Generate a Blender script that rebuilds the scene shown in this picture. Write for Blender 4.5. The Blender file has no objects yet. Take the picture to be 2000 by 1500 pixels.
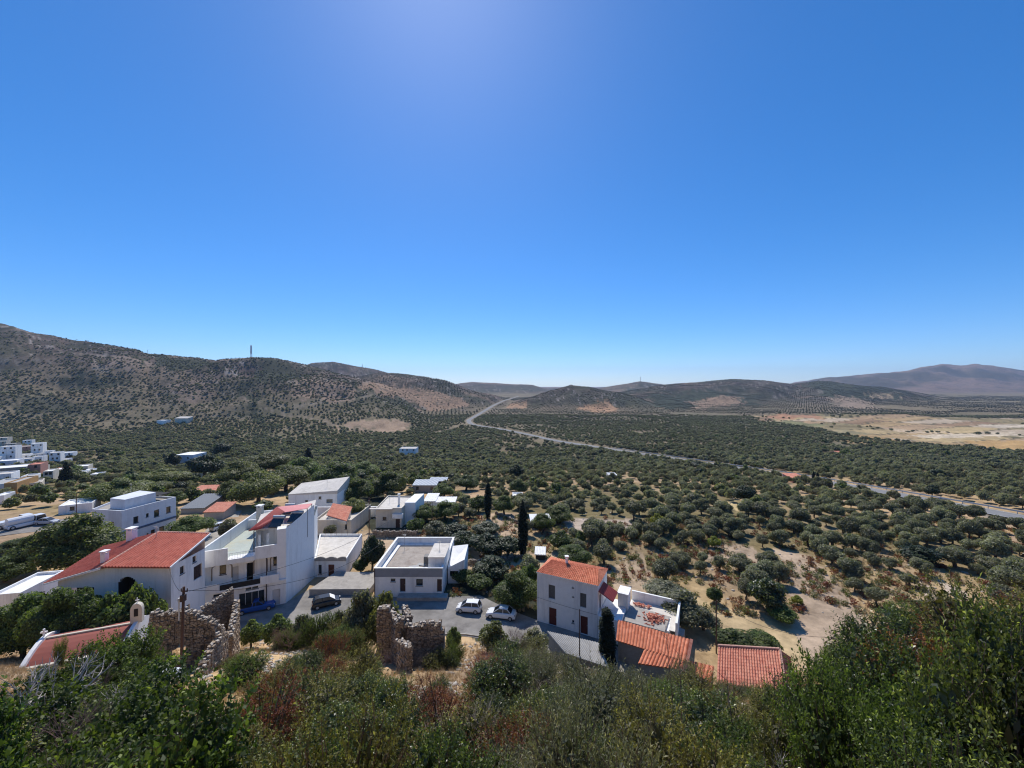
import bpy, math, random
import numpy as np
from mathutils import Vector
R = math.radians
random.seed(7)
rng = np.random.default_rng(11)
scene = bpy.context.scene
F = 780.0            # focal length in pixels of the 2000 px wide photograph

# ------------------------------------------------------------------ camera
cam_d = bpy.data.cameras.new("camera")
cam_d.sensor_width = 36.0
cam_d.lens = 36.0 * F / 2000.0
cam_d.clip_start = 0.1
cam_d.clip_end = 60000.0
cam = bpy.data.objects.new("camera", cam_d)
cam.location = (0, 0, 0)
cam.rotation_euler = (R(90), 0, 0)
scene.collection.objects.link(cam)
scene.camera = cam

# ------------------------------------------------------------------ sky and sun
SUN_AZ, SUN_EL = R(-11.5), R(50)          # azimuth from +Y towards +X
sd = Vector((math.sin(SUN_AZ) * math.cos(SUN_EL), math.cos(SUN_AZ) * math.cos(SUN_EL), math.sin(SUN_EL)))
w = bpy.data.worlds.new("World"); scene.world = w; w.use_nodes = True
nt = w.node_tree; nt.nodes.clear()
out = nt.nodes.new("ShaderNodeOutputWorld"); bg = nt.nodes.new("ShaderNodeBackground")
sky = nt.nodes.new("ShaderNodeTexSky"); sky.sky_type = 'NISHITA'; sky.sun_disc = False
sky.sun_elevation = SUN_EL; sky.sun_rotation = SUN_AZ
sky.altitude = 300; sky.air_density = 0.8; sky.dust_density = 0.22; sky.ozone_density = 10.0
hs = nt.nodes.new("ShaderNodeHueSaturation"); hs.inputs['Saturation'].default_value = 1.25; hs.inputs['Hue'].default_value = 0.503
hs.inputs['Value'].default_value = 1.08
gm = nt.nodes.new("ShaderNodeGamma"); gm.inputs[1].default_value = 0.85
nt.links.new(sky.outputs[0], gm.inputs[0]); nt.links.new(gm.outputs[0], hs.inputs['Color']); nt.links.new(hs.outputs[0], bg.inputs[0])
bg.inputs[1].default_value = 0.145
nt.links.new(bg.outputs[0], out.inputs[0])
sl = bpy.data.lights.new("sun", 'SUN'); sl.energy = 3.75; sl.angle = R(0.5); sl.color = (1.0, 0.95, 0.87)
so = bpy.data.objects.new("sun", sl); so.rotation_euler = sd.to_track_quat('Z', 'Y').to_euler()
scene.collection.objects.link(so)
scene.view_settings.view_transform = 'Standard'; scene.view_settings.look = 'None'
scene.view_settings.exposure = 0.34; scene.view_settings.gamma = 1.0
scene.render.film_transparent = False
cy = scene.cycles
cy.use_denoising = True
cy.max_bounces = 6; cy.diffuse_bounces = 4; cy.glossy_bounces = 2; cy.transmission_bounces = 3; cy.volume_bounces = 0
cy.transparent_max_bounces = 8
cy.sample_clamp_indirect = 6.0
cy.filter_width = 1.15

# ------------------------------------------------------------------ materials
MATS = {}
def nodes(name):
    m = bpy.data.materials.new(name); m.use_nodes = True
    t = m.node_tree; b = t.nodes['Principled BSDF']
    return m, t, b
def N(t, kind, **kw):
    n = t.nodes.new(kind)
    for k, v in kw.items():
        if k in n.inputs: n.inputs[k].default_value = v
        else: setattr(n, k, v)
    return n
def mat(name, col, rough=0.85, var=0.12, scale=1.5, bump=0.0, bscale=20, dark=None, dscale=0.5, damt=0.5, metal=0.0, spec=0.3, streak=False):
    """painted or plain surface with noise in its colour, optional stains of colour `dark`"""
    if name in MATS: return MATS[name]
    m, t, b = nodes(name)
    b.inputs['Roughness'].default_value = rough; b.inputs['Metallic'].default_value = metal
    b.inputs['Specular IOR Level'].default_value = spec
    tc = N(t, 'ShaderNodeTexCoord')
    n = N(t, 'ShaderNodeTexNoise', Scale=scale, Detail=6.0, Roughness=0.65)
    t.links.new(tc.outputs['Object'], n.inputs['Vector'])
    mr = N(t, 'ShaderNodeMapRange'); mr.inputs[1].default_value = 0.25; mr.inputs[2].default_value = 0.75
    mr.inputs[3].default_value = 1 - var; mr.inputs[4].default_value = 1 + var
    t.links.new(n.outputs[0], mr.inputs[0])
    mx = N(t, 'ShaderNodeMix', data_type='RGBA', blend_type='MULTIPLY'); mx.inputs[0].default_value = 1.0
    mx.inputs[6].default_value = (*col, 1)
    t.links.new(mr.outputs[0], mx.inputs[7])
    last = mx.outputs[2]
    if dark:
        n2 = N(t, 'ShaderNodeTexNoise', Scale=dscale, Detail=8.0, Roughness=0.7)
        if streak:
            mp = N(t, 'ShaderNodeMapping'); mp.inputs['Scale'].default_value = (1.0, 1.0, 0.12)
            t.links.new(tc.outputs['Object'], mp.inputs[0]); t.links.new(mp.outputs[0], n2.inputs['Vector'])
        else: t.links.new(tc.outputs['Object'], n2.inputs['Vector'])
        r2 = N(t, 'ShaderNodeMapRange'); r2.inputs[1].default_value = 0.5; r2.inputs[2].default_value = 0.68
        r2.inputs[3].default_value = 0; r2.inputs[4].default_value = damt
        t.links.new(n2.outputs[0], r2.inputs[0])
        m2 = N(t, 'ShaderNodeMix', data_type='RGBA'); m2.inputs[7].default_value = (*dark, 1)
        t.links.new(r2.outputs[0], m2.inputs[0]); t.links.new(last, m2.inputs[6]); last = m2.outputs[2]
    t.links.new(last, b.inputs['Base Color'])
    if bump:
        n3 = N(t, 'ShaderNodeTexNoise', Scale=bscale, Detail=5.0)
        t.links.new(tc.outputs['Object'], n3.inputs['Vector'])
        bp = N(t, 'ShaderNodeBump', Strength=bump, Distance=0.05)
        t.links.new(n3.outputs[0], bp.inputs['Height']); t.links.new(bp.outputs[0], b.inputs['Normal'])
    MATS[name] = m; return m
def foliage_mat(name, c1, c2, c3, trans=0.35, rvar=0.35, rough=0.55, spec=0.35):
    """leaf colour from a per-leaf attribute (random, but fixed dark for inner shade), shifted per object, with light passing through the leaf"""
    m, t, b = nodes(name)
    a = N(t, 'ShaderNodeAttribute', attribute_name='lv')
    cr = N(t, 'ShaderNodeValToRGB'); e = cr.color_ramp.elements
    e[0].position = 0.0; e[0].color = (*c1, 1); e[1].position = 1.0; e[1].color = (*c3, 1)
    k = e.new(0.6); k.color = (*c2, 1)
    t.links.new(a.outputs['Fac'], cr.inputs[0])
    oi = N(t, 'ShaderNodeObjectInfo')
    mr = N(t, 'ShaderNodeMapRange'); mr.inputs[3].default_value = 1 - rvar; mr.inputs[4].default_value = 1 + rvar
    t.links.new(oi.outputs['Random'], mr.inputs[0])
    mh = N(t, 'ShaderNodeMath', operation='MULTIPLY_ADD'); mh.inputs[1].default_value = 0.03; mh.inputs[2].default_value = 0.486
    wn = N(t, 'ShaderNodeTexWhiteNoise', noise_dimensions='1D'); t.links.new(oi.outputs['Random'], wn.inputs['W'])
    t.links.new(wn.outputs['Value'], mh.inputs[0])
    h = N(t, 'ShaderNodeHueSaturation'); t.links.new(cr.outputs[0], h.inputs['Color'])
    t.links.new(mr.outputs[0], h.inputs['Value']); t.links.new(mh.outputs[0], h.inputs['Hue'])
    t.links.new(h.outputs[0], b.inputs['Base Color'])
    b.inputs['Roughness'].default_value = rough; b.inputs['Specular IOR Level'].default_value = spec
    tr = N(t, 'ShaderNodeBsdfTranslucent'); 
    g = N(t, 'ShaderNodeMix', data_type='RGBA', blend_type='MULTIPLY'); g.inputs[0].default_value = 1.0
    g.inputs[7].default_value = (1.5, 1.6, 0.7, 1); t.links.new(h.outputs[0], g.inputs[6]); t.links.new(g.outputs[2], tr.inputs[0])
    ms = N(t, 'ShaderNodeMixShader'); ms.inputs[0].default_value = trans
    t.links.new(b.outputs[0], ms.inputs[1]); t.links.new(tr.outputs[0], ms.inputs[2])
    t.links.new(ms.outputs[0], t.nodes['Material Output'].inputs['Surface'])
    MATS[name] = m; return m
def stone_mat(name, c1, c2, mortar, scale=3.0):
    m, t, b = nodes(name)
    tc = N(t, 'ShaderNodeTexCoord')
    mp = N(t, 'ShaderNodeMapping'); mp.inputs['Scale'].default_value = (1, 1, 1.6)
    t.links.new(tc.outputs['Object'], mp.inputs[0])
    ns = N(t, 'ShaderNodeTexNoise', Scale=1.7, Detail=3.0)
    t.links.new(mp.outputs[0], ns.inputs['Vector'])
    ad = N(t, 'ShaderNodeMix', data_type='RGBA', blend_type='ADD'); ad.inputs[0].default_value = 0.35
    t.links.new(mp.outputs[0], ad.inputs[6]); t.links.new(ns.outputs['Color'], ad.inputs[7])
    v = N(t, 'ShaderNodeTexVoronoi', Scale=scale); t.links.new(ad.outputs[2], v.inputs['Vector'])
    ve = N(t, 'ShaderNodeTexVoronoi', Scale=scale, feature='DISTANCE_TO_EDGE'); t.links.new(ad.outputs[2], ve.inputs['Vector'])
    cr = N(t, 'ShaderNodeValToRGB'); cr.color_ramp.elements[0].color = (*c1, 1); cr.color_ramp.elements[1].color = (*c2, 1)
    t.links.new(v.outputs['Color'], cr.inputs[0])
    mr = N(t, 'ShaderNodeMapRange'); mr.inputs[2].default_value = 0.08
    t.links.new(ve.outputs['Distance'], mr.inputs[0])
    mx = N(t, 'ShaderNodeMix', data_type='RGBA'); mx.inputs[6].default_value = (*mortar, 1)
    t.links.new(mr.outputs[0], mx.inputs[0]); t.links.new(cr.outputs[0], mx.inputs[7])
    n2 = N(t, 'ShaderNodeTexNoise', Scale=0.9, Detail=8.0, Roughness=0.7); t.links.new(tc.outputs['Object'], n2.inputs['Vector'])
    mu = N(t, 'ShaderNodeMix', data_type='RGBA', blend_type='MULTIPLY'); mu.inputs[0].default_value = 0.7
    cr2 = N(t, 'ShaderNodeValToRGB'); cr2.color_ramp.elements[0].position = 0.35; cr2.color_ramp.elements[0].color = (0.35, 0.3, 0.27, 1)
    cr2.color_ramp.elements[1].position = 0.65; cr2.color_ramp.elements[1].color = (1.2, 1.1, 0.95, 1)
    t.links.new(n2.outputs[0], cr2.inputs[0]); t.links.new(mx.outputs[2], mu.inputs[6]); t.links.new(cr2.outputs[0], mu.inputs[7])
    t.links.new(mu.outputs[2], b.inputs['Base Color']); b.inputs['Roughness'].default_value = 0.95
    bp = N(t, 'ShaderNodeBump', Strength=0.9, Distance=0.08); t.links.new(mr.outputs[0], bp.inputs['Height']); t.links.new(bp.outputs[0], b.inputs['Normal'])
    MATS[name] = m; return m
def tile_mat(name, c1, c2, cells=3.2):
    """clay tiles: colour differs from tile to tile"""
    m, t, b = nodes(name)
    tc = N(t, 'ShaderNodeTexCoord')
    v = N(t, 'ShaderNodeTexVoronoi', Scale=cells); t.links.new(tc.outputs['Object'], v.inputs['Vector'])
    n = N(t, 'ShaderNodeTexNoise', Scale=1.1, Detail=6.0, Roughness=0.7); t.links.new(tc.outputs['Object'], n.inputs['Vector'])
    ma = N(t, 'ShaderNodeMath', operation='MULTIPLY_ADD'); ma.inputs[1].default_value = 0.5
    t.links.new(v.outputs['Color'], ma.inputs[0]); t.links.new(n.outputs[0], ma.inputs[2])
    cr = N(t, 'ShaderNodeValToRGB'); cr.color_ramp.elements[0].position = 0.42; cr.color_ramp.elements[0].color = (*c1, 1)
    cr.color_ramp.elements[1].position = 0.95; cr.color_ramp.elements[1].color = (*c2, 1)
    li = N(t, 'ShaderNodeTexNoise', Scale=0.7, Detail=9.0, Roughness=0.75); t.links.new(tc.outputs['Object'], li.inputs['Vector'])
    lr = N(t, 'ShaderNodeMapRange'); lr.inputs[1].default_value = 0.52; lr.inputs[2].default_value = 0.7; lr.inputs[4].default_value = 0.55; t.links.new(li.outputs[0], lr.inputs[0])
    lm = N(t, 'ShaderNodeMix', data_type='RGBA'); lm.inputs[7].default_value = (c1[0] * .62, c1[1] * 1.0, c1[2] * 1.05, 1); t.links.new(lr.outputs[0], lm.inputs[0])
    t.links.new(ma.outputs[0], cr.inputs[0]); t.links.new(cr.outputs[0], lm.inputs[6]); t.links.new(lm.outputs[2], b.inputs['Base Color'])
    b.inputs['Roughness'].default_value = 0.8; b.inputs['Specular IOR Level'].default_value = 0.25
    MATS[name] = m; return m
M_white = mat('whitewash', (0.87, 0.86, 0.83), var=0.05, dark=(0.42, 0.39, 0.35), dscale=0.9, damt=0.36, streak=True, bump=0.15)
M_cream = mat('cream plaster', (0.62, 0.56, 0.46), var=0.07, dark=(0.33, 0.28, 0.22), dscale=0.7, damt=0.45, streak=True, bump=0.15)
M_greyw = mat('pale grey plaster', (0.87, 0.85, 0.81), var=0.06, dark=(0.36, 0.35, 0.34), dscale=0.6, damt=0.4, streak=True, bump=0.15)
M_bluew = mat('pale blue plaster', (0.7, 0.72, 0.76), var=0.06, dark=(0.4, 0.4, 0.4), damt=0.35, streak=True)
M_pink = mat('pink plaster', (0.5, 0.25, 0.19), var=0.1, dark=(0.3, 0.2, 0.16))
M_ochre = mat('ochre plaster', (0.52, 0.3, 0.12), var=0.08)
M_parap = mat('grey painted render', (0.27, 0.28, 0.3), var=0.08, dark=(0.2, 0.2, 0.2))
M_deck = mat('green grey roof coating', (0.42, 0.46, 0.41), var=0.1, scale=0.8, dark=(0.5, 0.44, 0.28), dscale=0.35, damt=0.7)
M_screed = mat('weathered roof screed', (0.36, 0.31, 0.26), var=0.25, scale=1.2, dark=(0.2, 0.155, 0.125), dscale=0.55, damt=0.8, bump=0.3)
M_conc = mat('bare concrete', (0.36, 0.33, 0.29), var=0.18, dark=(0.2, 0.18, 0.16), dscale=0.7, damt=0.6, bump=0.3)
M_lightroof = mat('sunbleached roof', (0.62, 0.57, 0.5), var=0.15, dark=(0.36, 0.32, 0.27), dscale=0.5, damt=0.6)
M_sheet = mat('fibre cement sheet', (0.4, 0.39, 0.37), var=0.15, dark=(0.2, 0.18, 0.16), dscale=0.4, damt=0.5)
M_slate = mat('slate blue sheet', (0.1, 0.125, 0.16), rough=0.6, var=0.15)
M_metalroof = mat('dull metal sheet', (0.33, 0.36, 0.4), rough=0.5, var=0.1, metal=0.3)
M_tileB = tile_mat('red clay tile', (0.42, 0.095, 0.06), (0.58, 0.17, 0.11))
M_tileO = tile_mat('orange clay tile', (0.46, 0.115, 0.05), (0.72, 0.27, 0.15))
M_tileR = tile_mat('rose clay tile', (0.5, 0.15, 0.095), (0.66, 0.29, 0.19))
M_tilecap = mat('pale ridge tile', (0.66, 0.38, 0.28), var=0.2, scale=4)
M_vault = mat('faded red roof paint', (0.32, 0.1, 0.075), var=0.12, scale=2.0, dark=(0.24, 0.08, 0.06), damt=0.5)
M_glass = mat('dark window glass', (0.02, 0.025, 0.03), rough=0.08, var=0.0, spec=0.8)
M_shut = mat('dark brown shutter', (0.07, 0.04, 0.035), rough=0.6, var=0.2, scale=8)
M_greyshut = mat('grey brown shutter', (0.16, 0.15, 0.14), rough=0.6, var=0.2, scale=8)
M_door = mat('dark red door', (0.11, 0.025, 0.02), rough=0.6, var=0.2, scale=6)
M_brdoor = mat('brown wooden door', (0.14, 0.045, 0.025), rough=0.6, var=0.2, scale=6)
M_frame = mat('pale frame paint', (0.6, 0.58, 0.55), rough=0.6, var=0.05)
M_outl = mat('brown stone trim', (0.24, 0.19, 0.15), rough=0.8, var=0.1)
M_dark = mat('dark opening', (0.03, 0.027, 0.025), rough=0.9, var=0.1)  # near-black: painted shade inside openings, plain dark colour on other parts
M_redsheet = mat('red sheet awning', (0.42, 0.085, 0.07), rough=0.6, var=0.12)
M_pinksheet = mat('sunbleached red sheet', (0.66, 0.24, 0.22), rough=0.6, var=0.1)
M_wood = mat('weathered pole wood', (0.1, 0.055, 0.04), rough=0.9, var=0.3, scale=6)
M_bark = mat('bark', (0.12, 0.09, 0.07), rough=0.95, var=0.3, scale=8)
M_bone = mat('bleached dead wood', (0.42, 0.37, 0.33), rough=0.95, var=0.2, scale=8)
M_twig = mat('dry purple brown twigs', (0.17, 0.11, 0.1), rough=0.95, var=0.3, scale=5)
M_twig2 = mat('dry grey twigs', (0.27, 0.22, 0.18), rough=0.95, var=0.3, scale=5)
M_grass = mat('straw', (0.56, 0.42, 0.23), rough=0.95, var=0.25, scale=3)
M_road = mat('asphalt', (0.21, 0.205, 0.2), rough=0.95, var=0.15, scale=0.4, bump=0.1)
M_street = mat('worn street concrete', (0.25, 0.232, 0.21), rough=0.95, var=0.4, scale=0.35, dark=(0.12, 0.11, 0.1), dscale=.25, damt=0.8, bump=0.25)
M_steel = mat('galvanised steel', (0.45, 0.46, 0.47), rough=0.5, metal=0.6, var=0.05)
M_black = mat('black rubber', (0.02, 0.02, 0.02), rough=0.85, var=0.1)
M_wire = mat('cable', (0.025, 0.025, 0.025), rough=0.6, var=0.0)
M_stone = stone_mat('rubble masonry', (0.23, 0.185, 0.15), (0.46, 0.4, 0.33), (0.16, 0.13, 0.1), 2.6)
M_stone2 = stone_mat('pale rubble masonry', (0.3, 0.23, 0.17), (0.5, 0.42, 0.33), (0.22, 0.17, 0.12), 2.6)
M_rock = mat('limestone', (0.46, 0.41, 0.35), rough=0.95, var=0.3, scale=3, bump=0.5, bscale=6)
def car_paint(name, c): 
    m = mat(name, c, rough=0.25, var=0.02, spec=0.6); return m
F_olive = foliage_mat('olive leaves', (0.085, 0.086, 0.05), (0.19, 0.187, 0.11), (0.37, 0.36, 0.23), 0.38, 0.3, 0.5, 0.4)
F_olfar = foliage_mat('far olive leaves', (0.105, 0.104, 0.062), (0.21, 0.205, 0.125), (0.37, 0.35, 0.22), 0.34, 0.38, 0.8, 0.2)
F_green = foliage_mat('broad green leaves', (0.045, 0.062, 0.018), (0.115, 0.15, 0.038), (0.28, 0.32, 0.09), 0.44, 0.25)
F_bright = foliage_mat('bright green leaves', (0.03, 0.046, 0.012), (0.075, 0.11, 0.024), (0.25, 0.3, 0.065), 0.4, 0.2)
F_plane = foliage_mat('yellowing plane leaves', (0.065, 0.075, 0.022), (0.16, 0.17, 0.05), (0.3, 0.28, 0.09), 0.35, 0.25)
F_dark = foliage_mat('dark evergreen leaves', (0.014, 0.022, 0.01), (0.032, 0.05, 0.018), (0.08, 0.11, 0.035), 0.22, 0.25)
F_cyp = foliage_mat('cypress foliage', (0.008, 0.012, 0.007), (0.018, 0.026, 0.012), (0.04, 0.052, 0.022), 0.1, 0.1, 0.8, 0.2)
F_lent = foliage_mat('lentisk leaves', (0.026, 0.04, 0.014), (0.085, 0.11, 0.036), (0.36, 0.39, 0.14), 0.45, 0.3, 0.35, 0.5)
F_russ = foliage_mat('russet leaves', (0.06, 0.022, 0.014), (0.22, 0.075, 0.04), (0.36, 0.17, 0.07), 0.35, 0.25)
F_broom = foliage_mat('grey green broom stems', (0.065, 0.07, 0.04), (0.18, 0.18, 0.1), (0.4, 0.36, 0.22), 0.25, 0.2)
F_mix = foliage_mat('olive brown leaves', (0.06, 0.055, 0.018), (0.18, 0.165, 0.05), (0.42, 0.4, 0.12), 0.35, 0.25)
F_yellow = foliage_mat('yellow green leaves', (0.1, 0.12, 0.02), (0.22, 0.24, 0.03), (0.38, 0.36, 0.06), 0.4, 0.2)
F_scrub = foliage_mat('far scrub', (0.075, 0.073, 0.052), (0.12, 0.115, 0.08), (0.18, 0.17, 0.12), 0.1, 0.35, 0.9, 0.1)

# ------------------------------------------------------------------ tagging, mesh building
def tag(o, label=None, cat=None, group=None, kind=None):
    if label: o['label'] = label
    if cat: o['category'] = cat
    if group: o['group'] = group
    if kind: o['kind'] = kind
    return o
def empty(name, loc, label, cat, group=None, rz=0):
    o = bpy.data.objects.new(name, None); scene.collection.objects.link(o)
    o.location = loc; o.rotation_euler = (0, 0, rz); o.empty_display_size = 0.3
    return tag(o, label, cat, group)
def child(name, me, parent, loc=(0, 0, 0)):
    o = bpy.data.objects.new(name, me); scene.collection.objects.link(o); o.parent = parent; o.location = loc
    return o
def copy_tree(o, parent=None):
    c = o.copy(); scene.collection.objects.link(c)
    if parent: c.parent = parent
    for ch in list(o.children): copy_tree(ch, c)
    return c
class MB:
    def __init__(s): s.v = []; s.f = []; s.m = []
    def add(s, vs, fs, m=0):
        b = len(s.v); s.v += [tuple(v) for v in vs]; s.f += [tuple(b + i for i in f) for f in fs]; s.m += [m] * len(fs)
    def quad(s, a, b, c, d, m=0): s.add([a, b, c, d], [(0, 1, 2, 3)], m)
    def box(s, x0, x1, y0, y1, z0, z1, m=0):
        s.add([(x0, y0, z0), (x1, y0, z0), (x1, y1, z0), (x0, y1, z0), (x0, y0, z1), (x1, y0, z1), (x1, y1, z1), (x0, y1, z1)],
              [(0, 3, 2, 1), (4, 5, 6, 7), (0, 1, 5, 4), (1, 2, 6, 5), (2, 3, 7, 6), (3, 0, 4, 7)], m)
    def obox(s, p, ux, a0, a1, b0, b1, z0, z1, m=0):
        """box in a frame with origin p, x axis ux (2D unit), y axis its left normal"""
        ux = Vector(ux).normalized(); uy = Vector((-ux.y, ux.x)); q = Vector(p[:2])
        c = [q + ux * a + uy * b for a, b in ((a0, b0), (a1, b0), (a1, b1), (a0, b1))]
        s.prism(c, z0, z1, m)
    def prism(s, poly, z0, z1, m=0):
        n = len(poly); zt = z1 if hasattr(z1, '__len__') else [z1] * n
        vs = [(p[0], p[1], z0) for p in poly] + [(p[0], p[1], zt[i]) for i, p in enumerate(poly)]
        fs = [tuple(range(n))[::-1], tuple(range(n, 2 * n))] + [(i, (i + 1) % n, n + (i + 1) % n, n + i) for i in range(n)]
        s.add(vs, fs, m)
    def slab(s, quadpts, th, m=0):
        """four 3D corners (top surface), thickened downwards"""
        a = [Vector(p) for p in quadpts]; n = len(a)
        vs = a + [p - Vector((0, 0, th)) for p in a]
        s.add(vs, [tuple(range(n)), tuple(range(n, 2 * n))[::-1]] + [(i, n + i, n + (i + 1) % n, (i + 1) % n) for i in range(n)], m)
    def tube(s, p0, p1, r0, r1=None, n=6, m=0, caps=True):
        r1 = r0 if r1 is None else r1
        p0 = Vector(p0); p1 = Vector(p1); d = (p1 - p0)
        if d.length < 1e-6: return
        d.normalize(); a = d.orthogonal().normalized(); b = d.cross(a)
        vs = []
        for p, r in ((p0, r0), (p1, r1)):
            for i in range(n):
                t = 2 * math.pi * i / n; vs.append(p + (a * math.cos(t) + b * math.sin(t)) * r)
        fs = [(i, (i + 1) % n, n + (i + 1) % n, n + i) for i in range(n)]
        if caps: fs += [tuple(range(n))[::-1], tuple(range(n, 2 * n))]
        s.add(vs, fs, m)
    def mesh(s, name, mats, org=(0, 0, 0), smooth=False):
        me = bpy.data.meshes.new(name)
        v = np.array(s.v, dtype=float).reshape(-1, 3) - np.array(org)
        me.from_pydata(v.tolist(), [], s.f)
        for k in (mats if isinstance(mats, (list, tuple)) else [mats]): me.materials.append(k)
        me.polygons.foreach_set('material_index', s.m)
        if smooth: me.polygons.foreach_set('use_smooth', [True] * len(s.f))
        me.update(); return me
    def build(s, name, mats, parent=None, smooth=False, org=None):
        if org is None: org = tuple(parent.location) if parent else (0, 0, 0)
        if parent is not None and parent.parent is not None:      # sub-part: origin of the thing
            org = tuple(Vector(parent.parent.location) + Vector(parent.location))
        o = bpy.data.objects.new(name, s.mesh(name, mats, org, smooth)); scene.collection.objects.link(o)
        if parent: o.parent = parent
        else: o.location = org
        return o
def np_mesh(name, V, Fq, mats, lv=None, smooth=False, mi=None):
    """mesh from numpy arrays; Fq is (n,3) or (n,4)"""
    me = bpy.data.meshes.new(name); k = Fq.shape[1]
    me.vertices.add(len(V)); me.vertices.foreach_set('co', np.ascontiguousarray(V, dtype=np.float32).ravel())
    me.loops.add(Fq.size); me.loops.foreach_set('vertex_index', np.ascontiguousarray(Fq, dtype=np.int32).ravel())
    me.polygons.add(len(Fq)); me.polygons.foreach_set('loop_start', np.arange(0, Fq.size, k, dtype=np.int32))
    for q in (mats if isinstance(mats, (list, tuple)) else [mats]): me.materials.append(q)
    if mi is not None: me.polygons.foreach_set('material_index', np.ascontiguousarray(mi, dtype=np.int32))
    if smooth: me.polygons.foreach_set('use_smooth', np.ones(len(Fq), dtype=bool))
    me.update(calc_edges=True); me.validate()
    if lv is not None:
        a = me.attributes.new('lv', 'FLOAT', 'FACE'); a.data.foreach_set('value', np.ascontiguousarray(lv, dtype=np.float32))
    return me

# ------------------------------------------------------------------ terrain
def vnoise(x, y, seed=0):
    xi = np.floor(x).astype(np.int64); yi = np.floor(y).astype(np.int64); fx = x - xi; fy = y - yi
    fx = fx * fx * (3 - 2 * fx); fy = fy * fy * (3 - 2 * fy)
    def h(a, b):
        n = (a * 374761393 + b * 668265263 + seed * 69069) & 0x7fffffff
        n = ((n ^ (n >> 13)) * 1274126177) & 0x7fffffff
        n = (n ^ (n >> 16)) & 0xffff
        return n / 65535.0
    return (h(xi, yi) * (1 - fx) + h(xi + 1, yi) * fx) * (1 - fy) + (h(xi, yi + 1) * (1 - fx) + h(xi + 1, yi + 1) * fx) * fy
def fbm(x, y, sc, oct=4, seed=0):
    s = 0; a = 1.0; t = 0
    for i in range(oct):
        s = s + a * (vnoise(x / sc * 2 ** i, y / sc * 2 ** i, seed + i * 17) - 0.5); t += a; a *= 0.5
    return s / t * 2
BK = np.array([(-400, 6), (-60, -0.5), (-2, -1.75), (0.6, -2.0), (3, -4.9), (6, -8), (10, -11), (20, -16.5), (30, -22), (40, -27.5), (48, -31.6), (52, -33), (100, -33.3),
               (150, -38), (200, -44), (250, -50), (400, -56), (600, -60), (1000, -62), (20000, -62)], dtype=float)
YS = np.array([(-60, 50), (-20, 52), (0, 51), (10, 47), (20, 41), (35, 39), (60, 39)], dtype=float)
LAYERS = [  # ridge outline (bearing as px, height as py), distance, front width, back width, roughness
 ([(-900, 520), (-600, 560), (0, 634), (60, 650), (130, 665), (200, 675), (265, 683), (290, 693), (330, 697), (420, 702), (440, 698), (490, 696), (520, 698), (560, 706), (600, 714), (650, 727), (700, 738), (760, 754), (800, 768), (840, 792), (870, 830)], 900, 520, 500, 12),
 ([(480, 760), (560, 725), (610, 709), (650, 707), (680, 712), (740, 723), (800, 740), (860, 757), (900, 790)], 2000, 600, 500, 7),
 ([(560, 800), (640, 760), (700, 735), (740, 729), (780, 731), (830, 736), (870, 741), (900, 753), (930, 763), (960, 772), (985, 782), (1010, 800)], 1250, 560, 400, 11),
 ([(830, 775), (860, 758), (900, 748), (925, 746), (1000, 750), (1040, 752), (1075, 762), (1110, 775)], 3000, 800, 600, 6),
 ([(930, 815), (985, 792), (1040, 775), (1080, 763), (1115, 754), (1160, 758), (1200, 766), (1250, 780), (1290, 796), (1330, 815)], 1100, 300, 300, 8),
 ([(1110, 775), (1140, 764), (1175, 757), (1250, 745), (1290, 750), (1350, 765), (1400, 775)], 2700, 700, 600, 5),
 ([(1150, 800), (1200, 770), (1290, 752), (1340, 748), (1430, 741), (1500, 745), (1550, 750), (1600, 745), (1640, 748), (1720, 757), (1800, 770), (1900, 787), (2000, 797), (2400, 800)], 1700, 700, 500, 12),
 ([(1440, 775), (1500, 760), (1550, 748), (1620, 738), (1700, 731), (1730, 727), (1760, 726), (1800, 718), (1840, 713), (1880, 715), (1910, 712), (1950, 717), (2000, 725), (2200, 735), (2600, 760)], 4500, 1900, 1500, 46)]
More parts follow.
